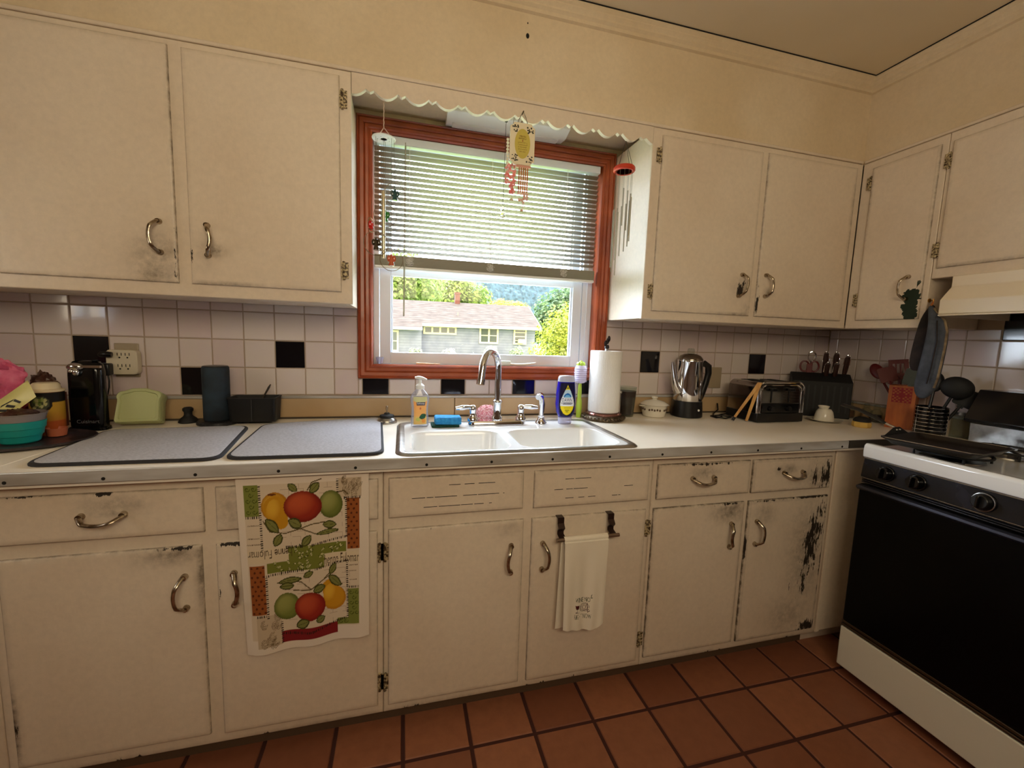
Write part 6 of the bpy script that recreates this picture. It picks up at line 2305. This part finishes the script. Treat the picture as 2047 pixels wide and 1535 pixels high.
# orange wooden utensil box with red stamp
ox, oy = 3.512, -0.455
oq = rot2(ox, oy, math.radians(-66))
t = thing('utensil_box', 'square orange wooden utensil box with a red stamped pattern', 'utensil holder', (ox, oy, CT))
ORW = mat('orange_wood', (196, 108, 44), 0.5, c2=(166, 84, 32), scale=12, stretch=(3, 3, 0.5))
mb = MB()
hw = 0.047
for a in ((-hw, hw, -hw, -hw + 0.006), (-hw, hw, hw - 0.006, hw), (-hw, -hw + 0.006, -hw + 0.006, hw - 0.006), (hw - 0.006, hw, -hw + 0.006, hw - 0.006)):
    m2 = MB().box(a[0], a[1], a[2], a[3], CT + 0.0005, CT + 0.198)
    mb.add([oq(*p) for p in m2.v], m2.f)
m2 = MB().box(-hw + 0.006, hw - 0.006, -hw + 0.006, hw - 0.006, CT + 0.0005, CT + 0.007)
mb.add([oq(*p) for p in m2.v], m2.f)
mb.build('box_body', ORW, t, smooth=False)
mb = MB()
cr = MB()
def stamp(mb, fn):
    n = 9
    for i in range(n):
        for j in range(n):
            u, v = (i - 4) / 4, (j - 4) / 4
            r = math.hypot(u, v)
            if max(abs(u), abs(v)) > 0.9 and (i + j) % 2: continue
            if (i + j) % 2 == 0 or r < 0.4 or 0.6 < r < 0.8:
                c0 = (u * 0.029, v * 0.029)
                mb.add([fn(c0[0] + a * 0.0038, c0[1] + b * 0.0038) for a, b in ((-1, -1), (1, -1), (1, 1), (-1, 1))], [(0, 1, 2, 3)])
    mb.add([fn(a * 0.034, b * 0.034) for a, b in ((-1, -1), (1, -1), (1, 1), (-1, 1), (-.94, -.94), (.94, -.94), (.94, .94), (-.94, .94))], [(0, 1, 5, 4), (1, 2, 6, 5), (2, 3, 7, 6), (3, 0, 4, 7)])
stamp(mb, lambda a, b: oq(a, -hw - 0.0004, CT + 0.155 + b))
mb.build('red_stamp', mat('red_print', (150, 20, 22), 0.5), t, smooth=False)

def utensil(nm, lbl, foot, top, mats, head):
    foot, top = Vector(foot), Vector(top)
    t = thing(nm, lbl, 'utensil', tuple(foot))
    d = (top - foot)
    mb = MB()
    mb.tube([foot, foot + d * 0.4, top], [0.0045, 0.006, 0.005], 9)
    mb.build('handle', mats, t)
    dn = d.normalized()
    side = Vector((0.55, -0.835, 0))
    side = (side - dn * side.dot(dn)).normalized()
    nn = dn.cross(side).normalized()
    mb = MB()
    if head == 'spoon':
        vs, fs = [], []
        mb.ball((0, 0, 0), 0.027, 0.008, 0.042, 18, 12)
        mb.v = [tuple(top + dn * 0.036 + side * x + dn * z + nn * (y - 0.004 * (1 - (x / 0.027) ** 2))) for x, y, z in mb.v]
    elif head == 'turner':
        for a, b in ((-0.036, -0.021), (-0.012, -0.006), (0.004, 0.010), (0.020, 0.036)):
            mb.box(a, b, -0.0015, 0.0015, 0.02, 0.068)
        mb.box(-0.036, 0.036, -0.0015, 0.0015, 0.066, 0.086)
        mb.box(-0.036, 0.036, -0.0015, 0.0015, 0.004, 0.021)
        mb.box(-0.014, 0.014, -0.003, 0.003, -0.01, 0.006)
        mb.v = [tuple(top + side * x + nn * (y + 0.25 * z * 0.3) + dn * z) for x, y, z in mb.v]
    elif head == 'blade':
        mb.prism(rrect(-0.034, 0.034, -0.004, 0.070, 0.01), lambda a, b, s: (a, s, b), -0.0018, 0.0018)
        mb.box(-0.010, 0.010, -0.003, 0.003, -0.012, 0.004)
        mb.v = [tuple(top + side * x + nn * y + dn * z) for x, y, z in mb.v]
    elif head == 'ladle':
        mb.ball((0, 0, 0), 0.052, 0.026, 0.046, 18, 12)
        mb.v = [tuple(top + dn * 0.03 + side * x + dn * z + nn * y) for x, y, z in mb.v]
    mb.build('head', mats, t, bevel=0.001, angle=50)
    return t
zi = CT + 0.012
def oi(a, b): return oq(a, b, zi)
utensil('serving_spoon', 'dark red silicone spoon, leftmost of the utensils', oi(0.028, 0.02), (3.535, -0.335, 1.135), RED, 'spoon')
utensil('slotted_turner', 'dark red slotted turner in the orange utensil box', oi(0.0, 0.028), (3.545, -0.405, 1.145), RED, 'turner')
utensil('spatula', 'dark red solid spatula behind the orange utensil box', oi(0.022, -0.006), (3.520, -0.385, 1.125), RED, 'blade')
utensil('spatula', 'grey green silicone spatula in the orange utensil box', oi(-0.01, -0.022), (3.490, -0.492, 1.122), mat('grey_green_silicone', (84, 90, 82), 0.5), 'blade')

# ribbed canister with black tools
rx, ry = 3.425, -0.618
t = thing('ribbed_canister', 'black canister with bright horizontal rings holding black tools', 'utensil holder', (rx, ry, CT))
mb = MB()
mb.lathe([(0.050, 0.0005), (0.052, 0.003), (0.052, 0.128), (0.049, 0.128), (0.048, 0.008), (0, 0.008)], (rx, ry, CT), 32)
mb.build('body', BLACKG, t)
mb = MB()
for k in range(8):
    mb.tube([(rx + 0.0525 * math.cos(a / 28 * 6.283), ry + 0.0525 * math.sin(a / 28 * 6.283), CT + 0.016 + k * 0.0155) for a in range(28)], 0.0016, 6, closed=True)
for a in (2.75, 4.9):
    mb.cyl((rx + 0.0535 * math.cos(a), ry + 0.0535 * math.sin(a), CT + 0.004), (rx + 0.0535 * math.cos(a), ry + 0.0535 * math.sin(a), CT + 0.130), 0.0016, seg=6)
mb.build('wire_rings', CHROME, t)
utensil('ladle', 'black ladle leaning right out of the ribbed canister', (rx + 0.01, ry + 0.01, CT + 0.014), (3.475, -0.652, 1.098), BLACKM, 'ladle')
utensil('spatula', 'black spatula leaning right over the range from the ribbed canister', (rx + 0.02, ry - 0.01, CT + 0.014), (3.505, -0.668, 1.055), BLACKM, 'blade')
utensil('serving_spoon', 'black spoon upright in the ribbed canister behind the mitts', (rx - 0.012, ry + 0.012, CT + 0.014), (3.45, -0.600, 1.108), BLACKP, 'spoon')
# glass jar
jx, jy = 3.520, -0.668
t = thing('glass_jar', 'small clear glass jar between the ribbed canister and the range', 'jar', (jx, jy, CT))
mb = MB()
mb.lathe([(0.030, 0.0005), (0.032, 0.003), (0.032, 0.085), (0.028, 0.092), (0.028, 0.10), (0.0265, 0.10), (0.0265, 0.09), (0.030, 0.084), (0.030, 0.006), (0, 0.005)], (jx, jy, CT), 28)
mb.build('jar_body', CLEARG, t)
mb = MB()
mb.lathe([(0.0285, 0.1002), (0.0285, 0.112), (0, 0.113)], (jx, jy, CT), 28)
mb.build('lid', STEEL, t)

# ------------------------------------------------------------------ hanging ornaments at the window
VY = UF + 0.016   # back of the valance
STR = mat('thin_grey_line', (120, 112, 100), 0.6)
# 1: mobile of rings with glass figures
mx, my = 1.195, -0.288
t = thing('wind_chime', 'mobile of hoops with coloured glass angels hanging left in the window', 'wind chime', (mx, my, 2.06))
mb = MB()
mb.tube([(mx, my - 0.0135, 2.066), (mx, my - 0.006, 2.066), (mx, my, 2.058), (mx, my, 2.052)], 0.0012, 6)
mb.build('hook', STEEL, t)
mb = MB()
mb.tube([(mx + 0.0008 * math.sin(k * 2), my, 2.053 - k * 0.0055) for k in range(17)], 0.0017, 6)
for a in (0.3, 2.3, 4.4):
    mb.tube([(mx, my, 1.964), (mx + 0.034 * math.cos(a), my + 0.034 * math.sin(a), 1.931)], 0.0012, 5)
mb.build('hanging_cord', mat('pinkish_cord', (206, 178, 160), 0.8), t)
mb = MB()
R_, n = 0.0385, 40
mb.lathe([(0.010, 1.926), (R_, 1.926), (R_ + 0.0008, 1.928), (R_, 1.930), (0.010, 1.930), (0.010, 1.926)], (mx, my, 0), n)
mb.lathe([(0.0005, 1.927), (0.006, 1.927), (0.006, 1.9295), (0.0, 1.9295)], (mx, my, 0), 14)
for k in range(5):
    a = k / 5 * 6.283
    mb.box(-0.0011, 0.0011, 0.005, 0.011, 1.927, 1.9295)
    mb.v[-8:] = [(mx + p[0] * math.cos(a) - p[1] * math.sin(a), my + p[0] * math.sin(a) + p[1] * math.cos(a), p[2]) for p in mb.v[-8:]]
mb.build('top_disc', WHITEP, t)
mb = MB()
for k in range(5):
    a = k / 5 * 6.283 + 0.5
    mb.ball((mx + 0.020 * math.cos(a), my + 0.020 * math.sin(a), 1.9282), 0.0052, 0.0075, 0.0024, 10, 6)
mb.build('petal_cutout', STEEL, t)
mb = MB()
mb.cyl((mx - 0.001, my, 1.757), (mx - 0.001, my, 1.532), 0.0062, seg=14)
mb.build('chime_tube', mat('champagne_tube', (196, 186, 156), 0.25, 0.8), t)
mb = MB()
mb.tube([(mx - 0.001, my, 1.757), (mx, my, 1.927)], 0.0006, 4)
mb.build('tube_line', STR, t)
rings = [(1.232, -0.296, 1.748, 0.0365, 0.25, (30, 74, 78)), (1.199, -0.268, 1.682, 0.0385, 0.1, (52, 130, 58)), (1.152, -0.290, 1.640, 0.024, 1.25, (196, 30, 26)), (1.170, -0.302, 1.578, 0.0405, 0.15, (52, 44, 32)), (1.221, -0.305, 1.527, 0.0385, 0.1, (196, 96, 66))]
for (x, y, z, r, yaw_, colr) in rings:
    mb = MB()
    ca, sa = math.cos(yaw_), math.sin(yaw_)
    mb.tube([(x + r * math.cos(k / 32 * 6.283) * ca, y + r * math.cos(k / 32 * 6.283) * sa, z + r * math.sin(k / 32 * 6.283)) for k in range(32)], 0.0011, 6, closed=True)
    h = mb.build('hoop', mat('antique_hoop', (150, 132, 104), 0.3, 0.9), t)
    g = MB()
    g.tube([(x, y, z + r), (x, y, z + r * 0.55)], 0.0006, 4)
    g.lathe([(0.010, -0.55 * r), (0.0095, -0.45 * r), (0.005, 0.1 * r), (0.0035, 0.22 * r), (0.0, 0.24 * r)], (x, y, z), 14)
    g.ball((x, y, z + 0.34 * r), 0.0048, 0.0048, 0.0055, 10, 7)
    for s in (-1, 1):
        g.ball((x + s * 0.0085 * ca, y + s * 0.0085 * sa, z + 0.08 * r), 0.0065, 0.003, 0.011, 10, 7)
    g.build('glass_figure', mat('glass_' + '_'.join(map(str, colr)), colr, 0.1, coat=0.5), h)
    g = MB()
    g.tube([(x, y, z + r), (x * 0.5 + mx * 0.5, y * 0.5 + my * 0.5, 1.926)] if r < 0.03 else [(x, y, z + r), (x, y, 1.927) if abs(x - mx) < 0.036 else (mx + (x - mx) * 0.9, my + (y - my) * 0.9, 1.927)], 0.0006, 4)
    g.build('line', STR, h)
# 2: plaque chime
qx, qy = 1.670, -0.3335
t = thing('plaque_chime', 'cream oval text plaque with copper tubes hanging from the valance centre', 'wind chime', (qx, qy, 2.07))
mb = MB()
mb.cyl((qx, UF, 2.0665), (qx, UF - 0.020, 2.0675), 0.0022, seg=8)
mb.build('peg', DKB, t)
mb = MB()
mb.tube([(qx - 0.020, qy, 2.026), (qx - 0.010, qy, 2.05), (qx, qy, 2.0695), (qx + 0.010, qy, 2.05), (qx + 0.020, qy, 2.022)], 0.0013, 6)
mb.ball((qx - 0.004, qy, 2.030), 0.004, 0.004, 0.007, 10, 6)
mb.build('hanging_wire', STEEL, t)
mb = MB()
hw, hh, k = 0.046, 0.071, 0.014
zc_ = 1.958
poly = [(-hw + k, -hh), (hw - k, -hh), (hw - k * 0.7, -hh + k * 0.6), (hw, -hh + k), (hw, hh - k), (hw - k * 0.7, hh - k * 0.6), (hw - k, hh), (-hw + k, hh), (-hw + k * 0.7, hh - k * 0.6), (-hw, hh - k), (-hw, -hh + k), (-hw + k * 0.7, -hh + k * 0.6)]
mb.prism(poly, lambda a, b, s: (qx + a, s, zc_ + b), qy - 0.004, qy + 0.004)
mb.build('plaque', mat('cream_porcelain', (238, 226, 196), 0.25), t, bevel=0.002)
cv = Canvas(-1, -1, 1, 1, 40, (206, 188, 92))
for j, (wd, hgt) in enumerate(((0.42, 0.09), (0.5, 0.09), (0.0, 0), (0.6, 0.05), (0.62, 0.05), (0.6, 0.05), (0.58, 0.05), (0.42, 0.05))):
    y = -0.55 + j * 0.15
    x = -wd
    while x < wd:
        w_ = rnd.uniform(0.08, 0.2)
        cv.rect(x, y, min(wd, x + w_), y + hgt, (150, 124, 56))
        x += w_ + 0.05
cv.ell(0, -0.22, 0.06, 0.06, (150, 70, 50))
mb = MB()
mb.grid(lambda u, v: (qx + 0.0285 * (v * math.cos(u * 6.2832)), qy - 0.0046, zc_ + 0.050 * (v * math.sin(u * 6.2832))), 60, 26, col=lambda u, v: cv.at(0.5 + 0.5 * v * math.cos(u * 6.2832), 0.5 + 0.5 * v * math.sin(u * 6.2832)))
mb.build('text_oval', PRINT, t, smooth=False)
mb = MB()
for sx_ in (-1, 1):
    for sz_ in (-1, 1):
        for k in range(13):
            mb.ball((qx + sx_ * (0.031 + rnd.uniform(-0.014, 0.008)), qy - 0.0045, zc_ + sz_ * (0.052 + rnd.uniform(-0.014, 0.008))), rnd.uniform(0.002, 0.0036), 0.0006, rnd.uniform(0.0018, 0.0036), 8, 5)
mb.build('floral_corner', mat('dark_floral_print', (58, 56, 40), 0.4), t)
mb = MB()
for k in range(5):
    x = qx + 0.008 + (k - 2) * 0.0078
    mb.cyl((x, qy + 0.001, 1.880), (x, qy + 0.001, 1.793), 0.0024, seg=8)
mb.build('chime_tube', mat('copper', (206, 130, 92), 0.25, 0.9), t)
mb = MB()
mb.box(qx - 0.020, qx + 0.034, qy - 0.004, qy + 0.005, 1.8790, 1.8862)
mb.build('chime_frame', mat('rose_porcelain_bar', (222, 160, 140), 0.3), t)
mb = MB()
mb.box(qx - 0.012, qx + 0.030, qy - 0.003, qy + 0.004, 1.7865, 1.7925)
for k in range(9):
    mb.ball((qx + rnd.uniform(-0.008, 0.026), qy + rnd.uniform(-0.003, 0.003), rnd.uniform(1.752, 1.786)), 0.005, 0.004, 0.006, 8, 5)
mb.tube([(qx + 0.012, qy, 1.752), (qx + 0.010, qy, 1.736)], 0.0012, 5)
mb.ball((qx + 0.006, qy, 1.732), 0.007, 0.002, 0.004, 8, 5)
mb.build('lower_beads', mat('rose_porcelain', (222, 160, 140), 0.3, c2=(236, 214, 200), scale=120), t)
# 3: pink capiz cluster behind the plaque
cx, cy = 1.640, -0.296
t = thing('shell_chime', 'pink shell wind chime hanging just behind the oval plaque', 'wind chime', (cx, cy, 2.06))
mb = MB()
mb.tube([(cx + 0.01, VY + 0.001, 2.066), (cx + 0.006, cy, 2.062), (cx, cy, 1.99), (cx, cy, 1.905)], 0.0008, 5)
mb.build('line', STR, t)
mb = MB()
for k in range(9):
    mb.ball((cx - 0.014, cy, 1.985 - k * 0.0115), 0.0055, 0.003, 0.0055, 8, 5)
mb.tube([(cx, cy, 1.994), (cx - 0.014, cy, 1.985), (cx - 0.014, cy, 1.89)], 0.0008, 5)
mb.build('white_shell_strand', mat('white_shell', (238, 228, 214), 0.3), t)
mb = MB()
for k in range(46):
    z = 1.905 - 0.105 * (k / 45)
    w_ = 0.020 if k < 30 else 0.010
    mb.ball((cx + rnd.uniform(-w_, w_) + (0.008 if k >= 30 else -0.002), cy + rnd.uniform(-0.008, 0.008), z), rnd.uniform(0.004, 0.0075), 0.0025, rnd.uniform(0.004, 0.008), 8, 5)
mb.build('pink_shells', mat('pink_shell', (222, 108, 106), 0.3, c2=(240, 176, 170), scale=90), t)
mb = MB()
mb.tube([(cx + 0.008, cy, 1.802), (cx + 0.008, cy, 1.780)], 0.0008, 5)
mb.ball((cx + 0.006, cy, 1.777), 0.008, 0.003, 0.005, 10, 6)
mb.build('pendant', mat('pearl_shell', (226, 222, 196), 0.2), t)
# 4: crystal on a thread
cx, cy = 1.612, -0.306
t = thing('crystal', 'clear cut crystal hanging on a dark thread left of the oval plaque', 'ornament', (cx, cy, 2.0))
mb = MB()
mb.box(cx + 0.001, cx + 0.010, -0.3008, -0.2925, 2.0425, 2.0525)
mb.tube([(cx + 0.006, -0.2985, 2.044), (cx + 0.004, -0.3005, 2.03), (cx + 0.002, -0.303, 1.85), (cx, cy, 1.748)], 0.0008, 5)
mb.build('thread', mat('dark_thread', (46, 40, 34), 0.7), t)
mb = MB()
mb.lathe([(0.0015, 1.748), (0.005, 1.742), (0.0085, 1.735), (0.005, 1.729), (0.009, 1.722), (0.0115, 1.714), (0.008, 1.708), (0.0, 1.706)], (cx, cy, 0), 7)
cg, nt_, bs_, out_ = nodes('cut_crystal')
bs_.inputs['Transmission Weight'].default_value = 1.0
bs_.inputs['Roughness'].default_value = 0.0
bs_.inputs['IOR'].default_value = 1.5
mb.build('cut_glass', cg, t, smooth=False)
TUBEG = mat('grey_chime_tube', (136, 130, 114), 0.4, 0.6)
# 5: red disc chime
rx, ry = 2.098, -0.296
t = thing('wind_chime', 'tubular wind chime with red wooden disc hanging right in the window', 'wind chime', (rx, ry, 2.06))
mb = MB()
mb.tube([(rx, VY + 0.0012, 2.064), (rx, ry, 2.062), (rx + 0.006, ry, 2.052), (rx, ry, 2.046), (rx - 0.006, ry, 2.052)], 0.0014, 6)
mb.build('hook', STEEL, t)
mb = MB()
for a in (0.4, 2.0, 3.6, 5.2):
    mb.tube([(rx, ry, 2.048), (rx + 0.034 * math.cos(a), ry + 0.034 * math.sin(a), 1.951)], 0.0008, 5)
mb.build('suspension_line', mat('dark_line', (66, 54, 44), 0.7), t)
mb = MB()
mb.lathe([(0.030, 1.932), (0.038, 1.931), (0.042, 1.935), (0.042, 1.945), (0.038, 1.950), (0.0, 1.951)], (rx, ry, 0), 32)
mb.lathe([(0.0, 1.9355), (0.030, 1.9335), (0.030, 1.932)], (rx, ry, 0), 32)
mb.build('red_disc', mat('red_lacquer', (202, 62, 36), 0.35), t)
for k in range(12):
    a = k / 12 * 6.283 - 2.0
    x, y = rx + 0.033 * math.cos(a) - 0.0, ry + 0.033 * math.sin(a)
    top = 1.795 - k * 0.009
    ln = 0.115 + k * 0.0075
    zt_ = 1.86 - 0.008 * k
    mb = MB()
    mb.cyl((x, y, zt_), (x, y, zt_ - (0.14 + 0.0092 * k)), 0.0023, seg=8)
    mb.tube([(x, y, zt_), (x, y, 1.933)], 0.0005, 4)
    mb.build('chime_tube', TUBEG, t)

# ------------------------------------------------------------------ outside
mb = MB()
def gz(x, y): return -0.75 + 0.25 * fbm(x * 0.05, y * 0.05)
mb.grid(lambda u, v: (-60 + 150 * u, 0.6 + 130 * v, gz(-60 + 150 * u, 0.6 + 130 * v)), 60, 60)
struct(mb.build('ground', mat('lawn', (84, 106, 44), 0.95, c2=(104, 118, 58), scale=0.8), None))

t = thing('house', 'grey shingled ranch house with pale roof seen through the window', 'house', (5, 23.5, -1.0))
def band(nt, w, c, at):
    """shadow-gap courses: the lap line of each board or shingle row"""
    bs = nt.nodes['Principled BSDF']
    src = bs.inputs['Base Color'].links[0].from_socket
    nt.links.new(mixc(nt, ramp(nt, w.outputs['Fac'], at, 1.0, 0.0, 0.8), src, c), bs.inputs['Base Color'])
SIDING = mat('grey_siding', (126, 134, 158), 0.9, c2=(112, 120, 146), scale=2)
_nt = SIDING.node_tree
_w = N(_nt, 'ShaderNodeTexWave', Scale=2.1, bands_direction='Z', wave_profile='SAW')
_nt.links.new(coords(_nt), _w.inputs['Vector'])
band(_nt, _w, rgb(84, 90, 110), 0.86)
bump(_nt, _nt.nodes['Principled BSDF'], _w.outputs['Fac'], 0.9, 0.03)
ROOF = mat('weathered_shingles', (86, 79, 77), 0.95, c2=(58, 51, 49), scale=9, stretch=(0.22, 1, 1))
_nt = ROOF.node_tree
_w = N(_nt, 'ShaderNodeTexWave', Scale=1.25, bands_direction='Y', wave_profile='SAW', Distortion=1.2)
_nt.links.new(coords(_nt), _w.inputs['Vector'])
band(_nt, _w, rgb(48, 40, 40), 0.7)
bump(_nt, _nt.nodes['Principled BSDF'], _w.outputs['Fac'], 0.9, 0.05)
TRIMW = mat('white_house_trim', (190, 188, 168), 0.6)
PANE = mat('dark_pane', (70, 80, 84), 0.15)
mb = MB()
mb.box(2.25, 8.85, 22.0, 27.0, -1.1, 1.80)
mb.box(-6.0, 2.25, 21.55, 27.0, -1.1, 1.55)
mb.prism([(22.0, 1.8), (24.5, 3.2), (27.0, 1.8)], lambda a, b, s: (s, a, b), 2.25, 8.85)
mb.build('wall', SIDING, t, smooth=False)
mb = MB()
mb.prism([(21.62, 1.88), (24.5, 3.30), (27.4, 1.86), (27.4, 1.78), (24.5, 3.21), (21.62, 1.80)], lambda a, b, s: (s, a, b), -6.2, 9.08)
mb.prism([(21.15, 1.64), (21.70, 1.915), (21.70, 1.83), (21.15, 1.56)], lambda a, b, s: (s, a, b), -6.2, 2.28)
rf = mb.build('roof', ROOF, t, smooth=False)
mb = MB()
mb.box(2.28, 9.1, 21.58, 21.615, 1.72, 1.88)
mb.box(-6.2, 2.28, 21.11, 21.145, 1.49, 1.64)
mb.prism([(21.6, 1.80), (24.5, 3.22), (24.5, 3.32), (21.6, 1.89)], lambda a, b, s: (s, a, b), 9.085, 9.12)
mb.build('fascia', TRIMW, t, smooth=False)
mb = MB()
mb.box(4.36, 4.66, 24.3, 24.65, 3.0, 3.86)
mb.box(4.33, 4.69, 24.27, 24.68, 3.80, 3.90)
mb.build('chimney', mat('brick_red', (96, 58, 54), 0.9, c2=(78, 46, 42), scale=12), rf)
mb = MB()
mb.cyl((4.35, 22.75, 2.38), (4.35, 22.75, 2.62), 0.05, seg=10)
mb.build('vent_pipe', mat('lead_grey', (110, 108, 108), 0.6), rf)
def hwin(x0, x1, z0, z1, nv, nh, y=22.0):
    mb = MB()
    f = 0.10
    mb.box(x0, x1, y - 0.06, y - 0.002, z0, z0 + f)
    mb.box(x0, x1, y - 0.06, y - 0.002, z1 - f, z1)
    for k in range(nv + 1):
        x = x0 + (x1 - x0 - f) * k / nv
        mb.box(x, x + f, y - 0.058, y - 0.002, z0 + f, z1 - f)
    for k in range(1, nh):
        z = z0 + (z1 - z0) * k / nh
        mb.box(x0, x1, y - 0.05, y - 0.002, z - 0.025, z + 0.025)
    w_ = mb.build('window', TRIMW, t, smooth=False)
    g = MB()
    g.box(x0 + f * .5, x1 - f * .5, y - 0.02, y - 0.001, z0 + f * .5, z1 - f * .5)
    g.build('pane', PANE, w_, smooth=False)
    return w_
hwin(2.36, 4.20, 1.30, 1.78, 4, 1)
hwin(5.50, 6.62, 0.86, 1.80, 2, 2)
hwin(7.52, 8.32, 0.86, 1.80, 1, 4)
hwin(-0.2, 1.05, 0.3, 1.45, 2, 2, 21.55)
mb = MB()
mb.box(7.78, 8.12, 21.62, 21.95, 0.94, 1.18)
mb.build('air_conditioner', mat('window_unit', (190, 188, 182), 0.5), t, bevel=0.02)

def leafy(name, label, base, trunk_h, blobs, n, size, col, col2, seed, cat='tree', group=None):
    r = random.Random(seed)
    t = thing(name, label, cat, base, 0, group)
    mb = MB()
    mb.tube([(base[0], base[1], base[2]), (base[0] + 0.05, base[1], base[2] + trunk_h * 0.6), (base[0], base[1] + 0.05, base[2] + trunk_h)], [size * 0.9, size * 0.7, size * 0.4], 8)
    for b in blobs[:4]:
        mb.tube([(base[0], base[1], base[2] + trunk_h * 0.8), tuple(b[0])], [size * 0.4, size * 0.12], 6)
    mb.build('trunk', mat('bark', (86, 72, 58), 0.9), t)
    mb = MB()
    vol = [b[1] * b[1] for b in blobs]
    for _ in range(n):
        b = r.choices(blobs, vol)[0]
        d = Vector((r.gauss(0, 1), r.gauss(0, 1), r.gauss(0, 1))).normalized()
        q = b[1] * (r.random() ** 0.35) * (1 + 0.25 * mnoise.noise(d * 2.5 + Vector(b[0])))
        p = Vector(b[0]) + Vector((d.x, d.y, d.z * (b[2] if len(b) > 2 else 0.85))) * q
        nrm = (d + Vector((r.gauss(0, .5), r.gauss(0, .5), r.gauss(0, .5) + 0.5))).normalized()
        u = nrm.cross(Vector((r.gauss(0, 1), r.gauss(0, 1), r.gauss(0, 1)))).normalized()
        v = nrm.cross(u)
        s = size * r.uniform(0.6, 1.3)
        mb.add([p - u * s, p - v * s * 0.6, p + u * s, p + v * s * 0.6], [(0, 1, 2, 3)])
    lm, nt, bs, out = nodes(name + '_leaf')
    c = mixc(nt, ramp(nt, noise(nt, coords(nt), 0.9 / size * 0.25, 3), 0.35, 0.65), rgb(*col), rgb(*col2))
    nt.links.new(c, bs.inputs['Base Color'])
    bs.inputs['Roughness'].default_value = 0.7
    tl = nt.nodes.new('ShaderNodeBsdfTranslucent')
    nt.links.new(c, tl.inputs[0])
    mx_ = nt.nodes.new('ShaderNodeMixShader')
    mx_.inputs[0].default_value = 0.35
    nt.links.new(bs.outputs[0], mx_.inputs[1])
    nt.links.new(tl.outputs[0], mx_.inputs[2])
    nt.links.new(mx_.outputs[0], out.inputs[0])
    mb.build('foliage', lm, t, smooth=False)
    return t
leafy('bush', 'bright yellow green bush outside the right side of the window', (6.95, 13, -0.75), 1.6, [((6.75, 13, 0.35), 1.15), ((7.4, 13.2, 0.9), 1.3), ((6.95, 12.9, 1.5), 0.95), ((7.6, 13.3, 1.8), 1.1), ((6.35, 13, -0.1), 0.8)], 9000, 0.055, (146, 150, 46), (104, 118, 32), 1, 'bush')
leafy('tree', 'tall green tree behind the left end of the house roof', (1.0, 33, -0.9), 4.5, [((0.5, 33, 4.6), 2.4), ((2.6, 33.5, 5.2), 2.2), ((-1.5, 33, 4.8), 2.4), ((1.0, 33, 6.4), 1.9)], 7000, 0.17, (126, 150, 70), (82, 112, 46), 2, group='trees behind the house')
leafy('tree', 'green tree rising behind the chimney of the house', (6.5, 40, -0.9), 4.8, [((5.7, 40, 5.1), 2.3), ((8.0, 40, 4.8), 2.0), ((6.4, 40, 6.1), 1.8), ((4.1, 40, 5.0), 1.8)], 7000, 0.18, (132, 152, 70), (88, 116, 48), 3, group='trees behind the house')
leafy('tree', 'low yellow green tree behind the right part of the roof', (8.9, 30, -0.9), 3.2, [((8.6, 30, 3.1), 1.25), ((9.8, 30, 3.2), 1.1), ((7.8, 30, 2.9), 0.8)], 4500, 0.12, (176, 176, 74), (140, 150, 60), 4, group='trees behind the house')
leafy('tree', 'dark green tree standing right of the house gable', (12.3, 27, -0.9), 3.5, [((12.0, 27, 3.2), 1.8), ((13.6, 27, 4.0), 2.0), ((11.0, 27, 2.0), 1.3), ((12.8, 27, 1.5), 1.9)], 7000, 0.15, (96, 124, 80), (66, 92, 60), 5, group='trees behind the house')
for k, (x, y, c1, lb) in enumerate(((5.9, 20.4, (176, 184, 160), 'pale flowering shrub below the double window of the house'), (7.3, 20.2, (150, 166, 132), 'pale green shrub between the house windows'), (1.9, 20.0, (160, 170, 140), 'low pale shrub at the corner of the house wing'), (3.6, 20.2, (196, 196, 184), 'low whitish shrub along the house wall'))):
    leafy('shrub', lb, (x, y, -0.8), 0.7, [((x, y, 0.25 if k > 1 else 0.45), 0.42), ((x + 0.25, y, 0.0), 0.36), ((x - 0.25, y, 0.1), 0.36)], 700, 0.075, c1, [q * 0.75 for q in c1], 20 + k, 'shrub', 'shrubs in front of the house')
# wooded ridge far away, haze of distance mixed into its blue colour
mb = MB()
mb.grid(lambda u, v: (-40 + 240 * u, 240 + 60 * v, -2 + (48 + 5 * fbm(u * 3, 0.4) + 2.2 * fbm(u * 55, v * 9) + 1.2 * fbm(u * 160, v * 20)) * math.sin(min(1, v * 1.15) * math.pi / 2)), 260, 24)
o = mb.build('hill', mat('haze_blue_woodland', (52, 78, 92), 0.95, c2=(30, 50, 58), scale=0.35), None, smooth=False)
struct(o)
